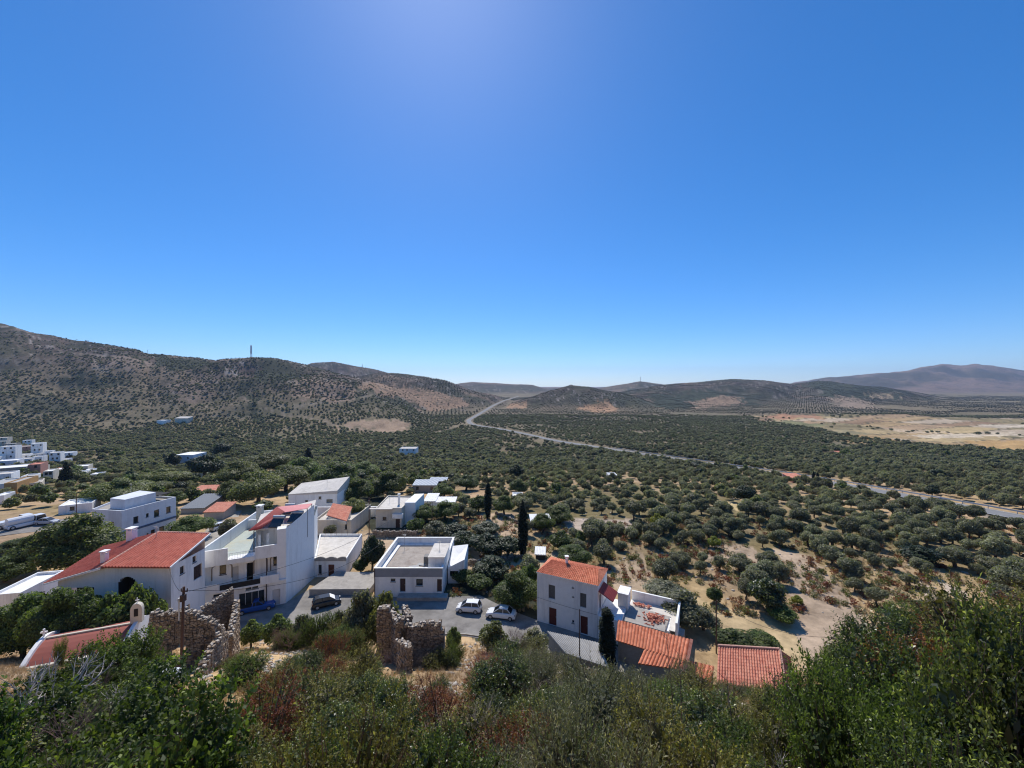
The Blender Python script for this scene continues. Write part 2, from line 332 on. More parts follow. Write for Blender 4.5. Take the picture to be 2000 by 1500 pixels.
def Hbase(X, Y):
    X = np.asarray(X, dtype=float); Y = np.asarray(Y, dtype=float)
    ys = np.interp(X, YS[:, 0], YS[:, 1])
    e = np.where(Y < ys, Y * 52 / ys, np.where(Y < 100, 52 + (Y - ys) * 48 / (100 - ys), Y))
    e = np.where(Y < 0, Y, e)
    z = np.interp(e, BK[:, 0], BK[:, 1])
    z = z + 5.5 * np.exp(-((X - 19) ** 2 + (Y - 14) ** 2) / (2 * 6.5 ** 2))
    z = z + 2.2 * np.exp(-((X + 13) ** 2 + (Y - 11) ** 2) / (2 * 5 ** 2)) * 0
    u = 1000 + F * X / np.maximum(Y, 1)
    rough = np.interp(e, [0, 30, 52, 100, 200, 600], [0.25, 0.5, 0.0, 0.25, 1.0, 1.6])
    z = z + rough * fbm(X, Y, 14, 3, 5) * np.clip(1 + Y * 0, 0, 1)
    far = np.clip((Y - 180) / 300, 0, 1)
    z = z + far * 4 * fbm(X, Y, 170, 3, 9)
    zmax = z
    for pts, Yr, Wf, Wb, rg in LAYERS:
        p = np.array(pts, dtype=float)
        wob = fbm(X, X * 0 + Yr, 260, 3, int(Yr)) * Wf * 0.12
        yr = Yr + wob
        zr = -(np.interp(u, p[:, 0], p[:, 1]) - 750) / F * yr
        base = -62.0
        s = np.where(Y < yr, (yr - Y) / Wf, (Y - yr) / Wb); s = np.clip(s, 0, 1)
        sh = 0.5 + 0.5 * np.cos(np.pi * s)
        inside = np.clip((Y - 300) / 100, 0, 1)
        gul = 1 - np.abs(fbm(X, Y, Wf * 0.28, 5, int(Yr) + 3)) 
        zl = base + np.maximum(zr - base, 0) * sh + rg * 2.0 * (gul - 0.86) * np.minimum(1, 4 * s + 0.12) * np.minimum(sh * 3, 1) * 1.5
        zl = zl + (rg * 0.55) * fbm(X, Y, 60 + rg * 7, 4, int(Yr) + 31) * np.minimum(sh * 3, 1)
        zl = np.where((s < 1) & (Y > 300), zl, -200)
        k = 5.0
        d = np.clip(0.5 + 0.5 * (zl - zmax) / k, 0, 1)
        zmax = zmax * (1 - d) + zl * d + k * d * (1 - d)
    return zmax
def P(px, py, z):
    Y = -z * F / (py - 750.0); return Vector(((px - 1000) / F * Y, Y, z))
def PD(px, py, Y): return Vector(((px - 1000) / F * Y, Y, -(py - 750) / F * Y))
_ys = np.exp(np.linspace(math.log(4), math.log(8000), 3000))
def G(px, py, ymin=4, Hf=Hbase):
    """the point of the ground seen at a pixel of the photograph"""
    Y = _ys[_ys >= ymin]; X = (px - 1000) / F * Y; zr = -(py - 750) / F * Y; h = Hf(X, Y)
    i = np.argmax(h >= zr)
    if h[i] < zr[i]: i = len(Y) - 1
    if i > 0:
        d0 = zr[i - 1] - h[i - 1]; d1 = zr[i] - h[i]; t = d0 / (d0 - d1 + 1e-9); y = Y[i - 1] + (Y[i] - Y[i - 1]) * t
    else: y = Y[0]
    x = (px - 1000) / F * y
    return Vector((x, y, float(Hf(np.array([x]), np.array([y]))[0])))
def smooth_line(pts, step, it=2):
    p = np.array(pts, dtype=float)
    d = np.r_[0, np.cumsum(np.linalg.norm(np.diff(p[:, :2], axis=0), axis=1))]
    n = max(2, int(d[-1] / step)); t = np.linspace(0, d[-1], n)
    q = np.c_[[np.interp(t, d, p[:, k]) for k in range(3)]].T
    for _ in range(it):
        q[1:-1] = (q[:-2] + 2 * q[1:-1] + q[2:]) / 4
    return q
ROADPX = [(1012, 774), (1000, 778), (985, 782), (965, 791), (950, 800), (930, 812), (914, 821), (920, 829), (940, 832), (980, 838), (1030, 848), (1080, 860), (1200, 878), (1350, 900), (1500, 922), (1600, 938), (1700, 955), (1800, 975), (1900, 992), (2000, 1010), (2120, 1033), (2300, 1070)]
ROAD = smooth_line([G(*p) for p in ROADPX], 6, 12)
ROADW = 3.4
TRACKS = [smooth_line([G(*p) for p in q], 6, 4) for q in (
    [(655, 832), (700, 838), (760, 845), (830, 848), (880, 838), (905, 828)],
    [(1345, 812), (1300, 815), (1268, 808), (1235, 812)],
    [(470, 775), (520, 798), (600, 815), (655, 832)], [(700, 765), (735, 748), (748, 758), (720, 775), (650, 785)], [(-40, 680), (120, 690), (250, 700), (300, 715)], [(780, 760), (850, 785), (900, 800)],
    )]
def dist_line(X, Y, L, cut=60):
    shp = X.shape; X = X.ravel(); Y = Y.ravel()
    D = np.full(X.shape, 1e9); Z = np.zeros(X.shape)
    m = (X > L[:, 0].min() - cut) & (X < L[:, 0].max() + cut) & (Y > L[:, 1].min() - cut) & (Y < L[:, 1].max() + cut)
    idx = np.where(m)[0]
    for k in range(0, len(idx), 20000):
        j = idx[k:k + 20000]
        d = np.hypot(X[j, None] - L[None, :, 0], Y[j, None] - L[None, :, 1]); a = d.argmin(1)
        D[j] = d[np.arange(len(j)), a]; Z[j] = L[a, 2]
    return D.reshape(shp), Z.reshape(shp)
def Hfull(X, Y):
    X = np.asarray(X, dtype=float); Y = np.asarray(Y, dtype=float)
    z = Hbase(X, Y); D, Z = dist_line(X, Y, ROAD)
    t = np.clip((D - 9) / 14, 0, 1); t = t * t * (3 - 2 * t)
    return np.where(D < 1e8, z * t + (Z - 0.35) * (1 - t), z)
def inpoly(u, v, poly):
    c = np.zeros(np.shape(u), dtype=bool); n = len(poly); j = n - 1
    for i in range(n):
        xi, yi = poly[i]; xj, yj = poly[j]
        k = ((yi > v) != (yj > v)) & (u < (xj - xi) * (v - yi) / ((yj - yi) or 1e-9) + xi); c ^= k; j = i
    return c
def toland(poly):     # outline of a field, as a polygon on the ground
    return [tuple(G(a, b)[:2]) for a, b in poly]
# land cover: outlines of bare ground and fields (where they lie on the ground), each with its soil colour
SOIL = [
 ([(1470, 812), (1600, 808), (1800, 812), (2100, 818), (2100, 888), (1960, 882), (1880, 874), (1790, 866), (1700, 857), (1640, 848), (1590, 836), (1480, 823)], (0.4, 0.27, 0.155)),
 ([(650, 834), (715, 817), (770, 817), (805, 828), (800, 842), (760, 845), (700, 838)], (0.33, 0.235, 0.16)),
 ([(1125, 800), (1160, 781), (1185, 779), (1212, 800), (1180, 806)], (0.36, 0.22, 0.13)),
 ([(985, 792), (1030, 790), (1030, 797), (985, 798)], (0.33, 0.21, 0.13)),
 ([(700, 760), (760, 748), (830, 762), (900, 780), (915, 792), (880, 800), (800, 785)], (0.27, 0.18, 0.12)),
 ([(1620, 775), (1660, 772), (1700, 785), (1690, 800), (1640, 795)], (0.28, 0.21, 0.15)),
 ([(1350, 785), (1400, 772), (1460, 775), (1440, 790), (1360, 800)], (0.26, 0.18, 0.12)),
 ([(1690, 768), (1740, 768), (1745, 776), (1700, 777)], (0.33, 0.25, 0.16)),
 ([(1515, 1066), (1585, 1080), (1640, 1150), (1700, 1240), (1680, 1310), (1570, 1310), (1548, 1230), (1535, 1150)], (0.4, 0.3, 0.21)),
 ([(1375, 1055), (1470, 1065), (1500, 1100), (1430, 1112), (1370, 1085)], (0.43, 0.32, 0.22)),
 ([(1770, 1115), (1800, 1130), (1840, 1175), (1800, 1175)], (0.46, 0.36, 0.27)),
 ([(1820, 1120), (1880, 1150), (1880, 1172), (1850, 1160)], (0.45, 0.36, 0.27)),
 ([(1110, 1008), (1235, 1012), (1235, 1038), (1100, 1036)], (0.42, 0.34, 0.27)),
 ([(895, 958), (950, 957), (955, 985), (905, 985)], (0.5, 0.34, 0.2)),
 ([(805, 958), (850, 956), (850, 975), (808, 975)], (0.5, 0.33, 0.17)),
 ([(885, 1065), (1100, 1075), (1100, 1105), (885, 1115)], (0.42, 0.31, 0.2)),
 ([(940, 1000), (1015, 1000), (1010, 1045), (980, 1050), (935, 1025)], (0.46, 0.34, 0.23)),
 ([(1400, 978), (1452, 985), (1450, 997), (1405, 992)], (0.5, 0.38, 0.2)),
 ([(1180, 1110), (1250, 1075), (1300, 1150), (1360, 1165), (1240, 1165)], (0.4, 0.3, 0.2)),
 ([(1350, 1155), (1560, 1230), (1600, 1300), (1400, 1260)], (0.43, 0.32, 0.18)),
 ([(700, 1035), (860, 1040), (870, 1062), (735, 1100)], (0.42, 0.31, 0.2)),
]
PATCH = [([(430, 702), (490, 698), (560, 712), (600, 735), (560, 748), (480, 742)], (0.055, 0.058, 0.04)), ([(290, 698), (430, 706), (420, 716), (300, 720)], (0.06, 0.062, 0.042)), ([(90, 740), (200, 728), (260, 748), (180, 765)], (0.055, 0.058, 0.04)),
 ([(600, 738), (690, 752), (720, 772), (640, 790), (560, 770)], (0.23, 0.165, 0.12)), ([(205, 690), (290, 708), (280, 728), (200, 716)], (0.24, 0.18, 0.14)), ([(330, 745), (400, 740), (420, 775), (370, 790)], (0.2, 0.15, 0.115)), ([(0, 770), (120, 775), (240, 800), (120, 815), (0, 805)], (0.09, 0.085, 0.058)), ([(700, 745), (760, 742), (790, 760), (740, 775)], (0.25, 0.17, 0.12)),
 ([(1260, 770), (1420, 760), (1500, 790), (1300, 800)], (0.07, 0.078, 0.05)), ([(1560, 752), (1680, 750), (1760, 775), (1640, 785)], (0.065, 0.072, 0.046))]
FIELD_EX = [([(1560, 848), (1640, 838), (1740, 852), (1750, 862), (1640, 862)], (0.25, 0.21, 0.12)),
 ([(1640, 850), (1720, 850), (1760, 862), (1670, 868)], (0.36, 0.24, 0.12)),
 ([(1780, 852), (1850, 848), (2000, 842), (2000, 850), (1850, 858)], (0.55, 0.45, 0.32)),
 ([(1740, 838), (1850, 842), (1840, 848), (1750, 846)], (0.5, 0.38, 0.25)),
 ([(1900, 830), (2050, 826), (2050, 835), (1960, 836)], (0.55, 0.46, 0.34)),
 ([(1500, 812), (1600, 811), (1610, 819), (1520, 820)], (0.36, 0.2, 0.12)),
 ([(1450, 822), (1560, 822), (1620, 830), (1560, 836), (1470, 830)], (0.2, 0.19, 0.1)),
 ([(1880, 860), (2050, 862), (2050, 885), (1930, 878)], (0.42, 0.27, 0.12))]
def cover(u, v):
    bare = np.zeros(np.shape(u), dtype=bool)
    for poly, c in SOIL + FIELD_EX: bare |= inpoly(u, v, poly)
    return bare
def proj(X, Y, Z):
    return 1000 + F * X / np.maximum(Y, .1), 750 - F * Z / np.maximum(Y, .1)

# ------------------------------------------------------------------ ground sheet (polar grid round the viewpoint, one mesh to the horizon)
def ground_colour(X, Y, Z):
    n1 = fbm(X, Y, 9, 4, 40); n2 = fbm(X, Y, 60, 4, 41); n3 = fbm(X, Y, 220, 4, 42)
    mixc = lambda a, b, t: a * (1 - t[..., None]) + b * t[..., None]
    soil = np.array([0.4, 0.28, 0.175]); straw = np.array([0.46, 0.32, 0.17]); weeds = np.array([0.12, 0.115, 0.055])
    floor = np.array([0.15, 0.13, 0.085]); brown = np.array([0.13, 0.095, 0.08]); dark = np.array([0.055, 0.055, 0.036]); mtn = np.array([0.21, 0.145, 0.11])
    ys = np.interp(X, YS[:, 0], YS[:, 1])
    c = mixc(np.broadcast_to(soil, X.shape + (3,)), straw, np.clip(0.45 + n1 * 1.6, 0, 1))
    c = mixc(c, weeds, np.clip(n2 * 2.2 + 0.05 + n1 * 0.8, 0, 0.75) * np.clip((Y - 56) / 30, 0, 1))
    c = mixc(c, np.broadcast_to(floor, c.shape), np.clip((Y - 110) / 170, 0, 1) * 0.85)
    hill = np.clip((Y - 480) / 250, 0, 1) * np.clip((Z + 60) / 14, 0, 1)
    hc = mixc(np.broadcast_to(brown, c.shape), dark, np.clip(0.35 + n3 * 1.1 + n2 * 1.5 + n1 * .6, 0, 1))
    hc = mixc(hc, np.broadcast_to(np.array([0.095, 0.095, 0.06]), c.shape), np.clip((-8 - Z) / 30, 0, .7) * np.clip(.8 + n3 * 1.5, 0, 1))
    rk = fbm(X, Y, 45, 5, 66); hc = np.where((np.abs(rk) < .035)[..., None], np.array([0.27, 0.23, 0.2]), hc)
    u_r = 1000 + F * X / np.maximum(Y, 1); hc = mixc(hc, np.broadcast_to(np.array([0.075, 0.08, 0.052]), c.shape), np.clip((u_r - 1180) / 120, 0, .75) * (Y > 900) * (Y < 2300) * np.clip(.75 + n3 * 2, 0, 1))
    gold = np.array([0.21, 0.15, 0.105])
    hc = mixc(hc, gold, np.clip((fbm(X, Y, 120, 4, 51) - 0.12) * 3, 0, 0.8))
    ter = (np.mod(Z + 2.5 * n2, 9.0) < 2.4) & (fbm(X, Y, 150, 3, 61) > -0.05)
    hc = np.where(ter[..., None], hc * 0.55, hc)
    c = mixc(c, hc, hill)
    far = np.clip((Y - 2300) / 700, 0, 1)
    c = mixc(c, mixc(np.broadcast_to(mtn, c.shape), dark, np.clip(0.2 + n3 * 1.3 + 1.6 * fbm(X, Y, 420, 4, 8), 0, .8)), far)
    for poly, col in PATCH + SOIL + FIELD_EX:
        L = toland(poly)
        xs = [q[0] for q in L]; yy = [q[1] for q in L]
        sel = (X > min(xs)) & (X < max(xs)) & (Y > min(yy)) & (Y < max(yy))
        if not sel.any(): continue
        k = np.zeros(X.shape, dtype=bool); k[sel] = inpoly(X[sel] + 3 * n1[sel] + .035 * Y[sel] * n2[sel] * (Y[sel] > 350), Y[sel] + 3 * n2[sel] + .06 * Y[sel] * n1[sel] * (Y[sel] > 350), L)
        c[k] = np.array(col) * (1 + 0.25 * n1[k][:, None])
        if poly is SOIL[0][0]:       # the plain is cut into long fields, each ploughed, mown or fallow
            a_ = X[k] * math.cos(.35) + Y[k] * math.sin(.35) + 14 * n3[k]; b_ = -X[k] * math.sin(.35) + Y[k] * math.cos(.35) + 10 * n2[k]
            ci = np.floor(a_ / 130); cj = np.floor((b_ + 17 * np.mod(ci, 3)) / 38)
            h = vnoise(ci * 3.0 + .01, cj * 5.0 + .01, 5); pal = np.array([(0.36, 0.25, 0.15), (0.27, 0.18, 0.11), (0.42, 0.33, 0.23), (0.25, 0.2, 0.11), (0.37, 0.26, 0.14), (0.4, 0.3, 0.16), (0.22, 0.18, 0.1)])
            fc = pal[(h * 6.99).astype(int)] * (1 + .2 * n1[k][:, None])
            edge = (np.abs(np.mod(b_ + 17 * np.mod(ci, 3), 38) - 19) > 17.4) | (np.abs(np.mod(a_, 130) - 65) > 63)
            fc[edge] = (0.13, 0.11, 0.065); c[k] = fc
    for L in TRACKS:
        D, _ = dist_line(X, Y, L); c[D < 2.6] = .5 * c[D < 2.6] + .5 * np.array((0.28, 0.22, 0.17))
    D, _ = dist_line(X, Y, ROAD); k = D < 6; c[k] = (0.24, 0.2, 0.15)
    global HILLV
    HILLV = np.clip(hill + far, 0, 1)
    return c
NR, NA = 560, 1000
rr = np.exp(np.linspace(math.log(1.2), math.log(8500), NR)); aa = np.linspace(R(-82), R(82), NA)
RR, AA = np.meshgrid(rr, aa, indexing='ij')
GX, GY = RR * np.sin(AA), RR * np.cos(AA)
GZ = Hfull(GX, GY)
V = np.c_[GX.ravel(), GY.ravel(), GZ.ravel()]
ii, jj = np.meshgrid(np.arange(NR - 1), np.arange(NA - 1), indexing='ij')
q = (ii * NA + jj).ravel(); Fq = np.c_[q, q + NA, q + NA + 1, q + 1][:, ::-1]
# the hilltop behind and under the viewpoint closes the sheet
bx = [(-400, -400), (400, -400)]
col = ground_colour(GX, GY, GZ).reshape(-1, 3)
m, t, b = nodes('dry ground')
at = N(t, 'ShaderNodeAttribute', attribute_name='gcol')
geo = N(t, 'ShaderNodeNewGeometry')
n1 = N(t, 'ShaderNodeTexNoise', Scale=0.5, Detail=8.0, Roughness=0.7); t.links.new(geo.outputs['Position'], n1.inputs['Vector'])
n2 = N(t, 'ShaderNodeTexNoise', Scale=0.045, Detail=9.0, Roughness=0.75); t.links.new(geo.outputs['Position'], n2.inputs['Vector'])
a1 = N(t, 'ShaderNodeMath', operation='ADD'); t.links.new(n1.outputs[0], a1.inputs[0]); t.links.new(n2.outputs[0], a1.inputs[1])
mr = N(t, 'ShaderNodeMapRange'); mr.inputs[1].default_value = 0.7; mr.inputs[2].default_value = 1.3; mr.inputs[3].default_value = 0.5; mr.inputs[4].default_value = 1.5
t.links.new(a1.outputs[0], mr.inputs[0])
mx = N(t, 'ShaderNodeMix', data_type='RGBA', blend_type='MULTIPLY'); mx.inputs[0].default_value = 1.0
t.links.new(at.outputs['Color'], mx.inputs[6]); t.links.new(mr.outputs[0], mx.inputs[7])
vo = N(t, 'ShaderNodeTexVoronoi', Scale=0.2, Randomness=1.0); t.links.new(geo.outputs['Position'], vo.inputs['Vector'])       # low bushes on the slopes
n4 = N(t, 'ShaderNodeTexNoise', Scale=0.011, Detail=7.0, Roughness=0.7); t.links.new(geo.outputs['Position'], n4.inputs['Vector'])
th = N(t, 'ShaderNodeMapRange'); th.inputs[1].default_value = 0.36; th.inputs[2].default_value = 0.62; th.inputs[3].default_value = 0.0; th.inputs[4].default_value = 0.62; t.links.new(n4.outputs[0], th.inputs[0])
lt = N(t, 'ShaderNodeMath', operation='LESS_THAN'); t.links.new(vo.outputs['Distance'], lt.inputs[0]); t.links.new(th.outputs[0], lt.inputs[1])
hm = N(t, 'ShaderNodeMath', operation='MULTIPLY'); t.links.new(lt.outputs[0], hm.inputs[0]); t.links.new(at.outputs['Alpha'], hm.inputs[1])
hm2 = N(t, 'ShaderNodeMath', operation='MULTIPLY'); hm2.inputs[1].default_value = 0.75; t.links.new(hm.outputs[0], hm2.inputs[0])
mb_ = N(t, 'ShaderNodeMix', data_type='RGBA'); mb_.inputs[7].default_value = (0.05, 0.05, 0.034, 1); t.links.new(hm2.outputs[0], mb_.inputs[0]); t.links.new(mx.outputs[2], mb_.inputs[6])
t.links.new(mb_.outputs[2], b.inputs['Base Color'])
b.inputs['Roughness'].default_value = 1.0; b.inputs['Specular IOR Level'].default_value = 0.05
bp = N(t, 'ShaderNodeBump', Strength=0.6, Distance=0.25); t.links.new(n1.outputs[0], bp.inputs['Height']); t.links.new(bp.outputs[0], b.inputs['Normal'])
M_ground = m
me = np_mesh('ground', V, Fq, m, smooth=True)
ca = me.color_attributes.new('gcol', 'FLOAT_COLOR', 'POINT'); ca.data.foreach_set('color', np.c_[col, HILLV.ravel()].astype(np.float32).ravel())
ground = bpy.data.objects.new('ground', me); scene.collection.objects.link(ground); tag(ground, kind='structure')
back = MB()
xs = np.linspace(-60, 60, 25); ysb = np.linspace(-60, 1.4, 14)
XX, YY = np.meshgrid(xs, ysb); ZZ = Hbase(XX, YY) - 0.25
vb = list(zip(XX.ravel(), YY.ravel(), ZZ.ravel()))
back.add(vb, [(i * 25 + j, i * 25 + j + 1, (i + 1) * 25 + j + 1, (i + 1) * 25 + j) for i in range(13) for j in range(24)])
ob = back.build('hilltop', mat('hilltop soil', (0.37, 0.27, 0.18), var=0.3)); tag(ob, kind='structure')

def HZ(x, y): return float(Hfull(np.array([x]), np.array([y]))[0])
def ribbon(name, L, wd, mt, dz=0.0, kind='structure', flat=None):
    L = np.array(L); d = np.gradient(L[:, :2], axis=0); d /= np.linalg.norm(d, axis=1)[:, None] + 1e-9
    n = np.c_[-d[:, 1], d[:, 0]]
    wd = np.broadcast_to(wd, (len(L),))
    mb = MB(); vs = []
    for k in range(len(L)):
        for s in (-1, 1): vs.append((L[k, 0] + s * n[k, 0] * wd[k], L[k, 1] + s * n[k, 1] * wd[k], L[k, 2] + dz))
    mb.add(vs, [(2 * k, 2 * k + 1, 2 * k + 3, 2 * k + 2) for k in range(len(L) - 1)])
    o = mb.build(name, mt); tag(o, kind=kind); return o
ribbon('road', ROAD, ROADW, M_road)
vz = ROAD.copy()
def offset_line(L, o):
    L = np.array(L); d = np.gradient(L[:, :2], axis=0); d /= np.linalg.norm(d, axis=1)[:, None] + 1e-9
    q = L.copy(); q[:, 0] += -d[:, 1] * o; q[:, 1] += d[:, 0] * o; return q
mk = mat('worn white road paint', (0.5, 0.5, 0.48), var=0.2)
for o_ in (-3.1, 3.1): ribbon('edge_line', offset_line(ROAD, o_), 0.12, mk, 0.012)
# crash barrier along the far side of the road
br = offset_line(ROAD[ROAD[:, 1] < 330], 4.0)
if br[len(br) // 2, 0] < ROAD[ROAD[:, 1] < 330][len(br) // 2, 0]: br = offset_line(ROAD[ROAD[:, 1] < 330], -4.0)
L = br[0]; e = empty('crash_barrier', tuple(L), 'long galvanised crash barrier along the far edge of the valley road', 'crash barrier')
mb = MB()
for k in range(len(br) - 1):
    a, c = Vector(br[k]), Vector(br[k + 1])
    mb.add([a + Vector((0, 0, .45)), c + Vector((0, 0, .45)), c + Vector((0, 0, .85)), a + Vector((0, 0, .85)), a + Vector((.1, .1, .45)), c + Vector((.1, .1, .45)), c + Vector((.1, .1, .85)), a + Vector((.1, .1, .85))],
           [(0, 1, 2, 3), (5, 4, 7, 6), (3, 2, 6, 7)])
mb.build('rail', M_steel, e)
mb = MB()
for k in range(0, len(br), 1): mb.box(br[k][0] - .06, br[k][0] + .06, br[k][1] - .06, br[k][1] + .06, br[k][2] - .4, br[k][2] + .8)
po = mb.build('barrier_post', M_steel, e); tag(po, kind='stuff')
# village street: a worn concrete sheet, following the foot of the slope
def sheet(name, poly, z, mt, kind='structure'):
    mb = MB(); mb.prism(poly, z - 0.25, z); o = mb.build(name, mt); tag(o, kind=kind); return o
STREET = [(-75, 45.5), (-60, 47.0), (-46, 47.5), (-34, 53.0), (-20, 52.6), (-6, 52.2), (0, 50.8), (8, 46.8), (13, 43.2), (20, 38.5), (34, 35.5), (52, 35), (52, 39), (35, 39.5), (27, 40.2), (20, 43.8), (12, 51.2), (4, 55.4), (-1, 58.8), (-5, 62.3), (-10, 61.8), (-14, 61.8), (-22, 61.6), (-27, 68), (-31, 68), (-34.2, 60.0), (-44, 54.8), (-60, 54.5), (-75, 54)]
sheet('street', STREET, -32.96, M_street)
FOOT = [STREET]

# ------------------------------------------------------------------ building helpers
def facade(mb, p0, p1, z0, z1, ops, depth=0.22, m=0, mrev=0):
    """outer skin between two ground points, with openings (s0,s1,za,zb) left out and reveals; outside is to the right of p0->p1"""
    p0 = Vector(p0[:2]); p1 = Vector(p1[:2]); L = (p1 - p0).length; u = (p1 - p0) / L; n = Vector((u.y, -u.x))
    zt = z1 if hasattr(z1, '__len__') else (z1, z1)
    top = lambda s: zt[0] + (zt[1] - zt[0]) * s / L
    at = lambda s, z, d=0: (p0.x + u.x * s - n.x * d, p0.y + u.y * s - n.y * d, z)
    S = sorted({0.0, L} | {o[0] for o in ops} | {o[1] for o in ops})
    for a, c in zip(S[:-1], S[1:]):
        col = sorted([o for o in ops if o[0] <= a + 1e-6 and o[1] >= c - 1e-6], key=lambda o: o[2])
        z = z0
        for o in col:
            if o[2] > z: mb.quad(at(a, z), at(c, z), at(c, o[2]), at(a, o[2]), m)
            z = o[3]
        mb.quad(at(a, z), at(c, z), at(c, top(c)), at(a, top(a)), m)
    for s0, s1, za, zb in [o[:4] for o in ops]:
        d = depth
        mb.quad(at(s0, za), at(s0, za, d), at(s0, zb, d), at(s0, zb), mrev); mb.quad(at(s1, za, d), at(s1, za), at(s1, zb), at(s1, zb, d), mrev)
        mb.quad(at(s0, za), at(s1, za), at(s1, za, d), at(s0, za, d), mrev); mb.quad(at(s0, zb, d), at(s1, zb, d), at(s1, zb), at(s0, zb), mrev)
def fill(parent, p0, p1, op, kind, depth=0.2):
    """window, door or painted-shade panel set back in an opening"""
    s0, s1, za, zb = op[:4]
    p0 = Vector(p0[:2]); p1 = Vector(p1[:2]); u = (p1 - p0).normalized(); n = Vector((u.y, -u.x)); q = p0 - n * depth
    at = lambda s, z, d=0: (q.x + u.x * s + n.x * d, q.y + u.y * s + n.y * d, z)
    def panel(mb, a, c, e, f, d, th, m=0):
        vs = [at(a, e, d), at(c, e, d), at(c, f, d), at(a, f, d), at(a, e, d - th), at(c, e, d - th), at(c, f, d - th), at(a, f, d - th)]
        mb.add(vs, [(0, 1, 2, 3), (5, 4, 7, 6), (4, 5, 1, 0), (3, 2, 6, 7), (4, 0, 3, 7), (1, 5, 6, 2)], m)
    if kind.startswith('door') or kind == 'gate':
        mt = {'door': M_door, 'doorb': M_brdoor, 'doord': M_shut, 'doorw': M_frame, 'doorg': M_greyshut, 'gate': M_frame}[kind]
        mb = MB(); panel(mb, s0, s1, za, zb, 0, 0.05)
        k = 2 if s1 - s0 > 1.1 else 1
        w_ = (s1 - s0) / k
        for i in range(k):
            for e, f in ((za + .15, za + (zb - za) * .45), (za + (zb - za) * .52, zb - .15)):
                panel(mb, s0 + i * w_ + .1, s0 + (i + 1) * w_ - .1, e, f, 0.03, 0.02)
        o = mb.build('door', mt, parent)
        h = MB(); panel(h, s1 - .14, s1 - .09, (za + zb) / 2 - .08, (za + zb) / 2 + .08, 0.07, 0.05); h.build('handle', M_steel, o)
        return o
    if kind == 'dark':
        mb = MB(); panel(mb, s0, s1, za, zb, -0.6, 0.05); return mb.build('recess_shade', M_dark, parent)  # near-black panel paints the shade inside an open void
    fm = {'win': M_frame, 'winb': M_shut, 'wing': M_greyshut, 'shut': M_shut, 'shutg': M_greyshut, 'shop': M_frame}[kind]
    mb = MB(); t = 0.06
    panel(mb, s0, s0 + t, za, zb, 0.04, 0.06); panel(mb, s1 - t, s1, za, zb, 0.04, 0.06)
    panel(mb, s0 + t, s1 - t, za, za + t, 0.04, 0.06); panel(mb, s0 + t, s1 - t, zb - t, zb, 0.04, 0.06)
    k = max(1, int(round((s1 - s0) / 0.75)))
    for i in range(1, k):
        c = s0 + (s1 - s0) * i / k; panel(mb, c - .03, c + .03, za + t, zb - t, 0.045, 0.06)
    if kind.startswith('shut'):
        nsl = int((zb - za) / 0.12)
        for i in range(nsl):
            e = za + t + i * 0.12; panel(mb, s0 + t, s1 - t, e, e + .085, 0.03, 0.03)
    if zb - za < 1.7:
        panel(mb, s0 - .08, s1 + .08, za - .07, za - .005, depth + .06, depth + .06)
    o = mb.build('window', fm, parent)
    g = MB(); panel(g, s0 + t, s1 - t, za + t, zb - t, 0.0, 0.03); g.build('pane', M_glass, o)
    return o
def parapet(mb, poly, z0, z1, th=0.22, m=0, mtop=0):
    """parapet ring standing on a wall line (poly counter-clockwise)"""
    n = len(poly); P2 = [Vector(p[:2]) for p in poly]; inn = []
    for i in range(n):
        a, b_, c = P2[i - 1], P2[i], P2[(i + 1) % n]
        d1 = (b_ - a).normalized(); d2 = (c - b_).normalized(); n1 = Vector((-d1.y, d1.x)); n2 = Vector((-d2.y, d2.x))
        k = (n1 + n2); k = k / max(0.3, k.length_squared) * 2
        inn.append(b_ + k * th)
    zt = z1 if hasattr(z1, '__len__') else [z1] * n
    for i in range(n):
        j = (i + 1) % n
        mb.quad((*P2[i], zt[i]), (*P2[j], zt[j]), (*inn[j], zt[j]), (*inn[i], zt[i]), mtop)
        mb.quad((*inn[j], z0), (*inn[i], z0), (*inn[i], zt[i]), (*inn[j], zt[j]), m)
    return inn
def flat_house(name, label, cat, poly, z0, zt, ops={}, par=0.45, wm=None, rm=None, group=None, margin=True, toploc=None):
    """poly counter-clockwise from above; ops: {edge index: [(s0,s1,za,zb,kind)]}; edge i runs poly[i]->poly[i+1], outside to its right"""
    wm = wm or M_white; rm = rm or M_lightroof
    c = sum((Vector(p[:2]) for p in poly), Vector((0, 0))) / len(poly)
    e = empty(name, (c.x, c.y, z0), label, cat, group)
    mb = MB(); n = len(poly); ztl = zt if hasattr(zt, '__len__') else [zt] * n
    for i in range(n):
        j = (i + 1) % n
        facade(mb, poly[i], poly[j], z0, (ztl[i], ztl[j]), [o[:4] for o in ops.get(i, [])])
    if par > 0:
        parapet(mb, poly, min(ztl) - par, ztl)
    mb.build('wall', wm, e)
    r = MB(); ins = 0.03 if par > 0 else -0.12
    sc = lambda p: Vector(p[:2]) + (c - Vector(p[:2])).normalized() * ins
    if par > 0: r.prism([sc(p) for p in poly], min(ztl) - par - .15, min(ztl) - par)
    else: r.prism([sc(p) for p in poly], min(ztl) + .003, [z + .16 for z in ztl])
    r.build('roof', rm, e)
    for i, L in ops.items():
        for o in L: fill(e, poly[i], poly[(i + 1) % n], o, o[4] if len(o) > 4 else 'win')
    FOOT.append([tuple(p[:2]) for p in poly])
    return e
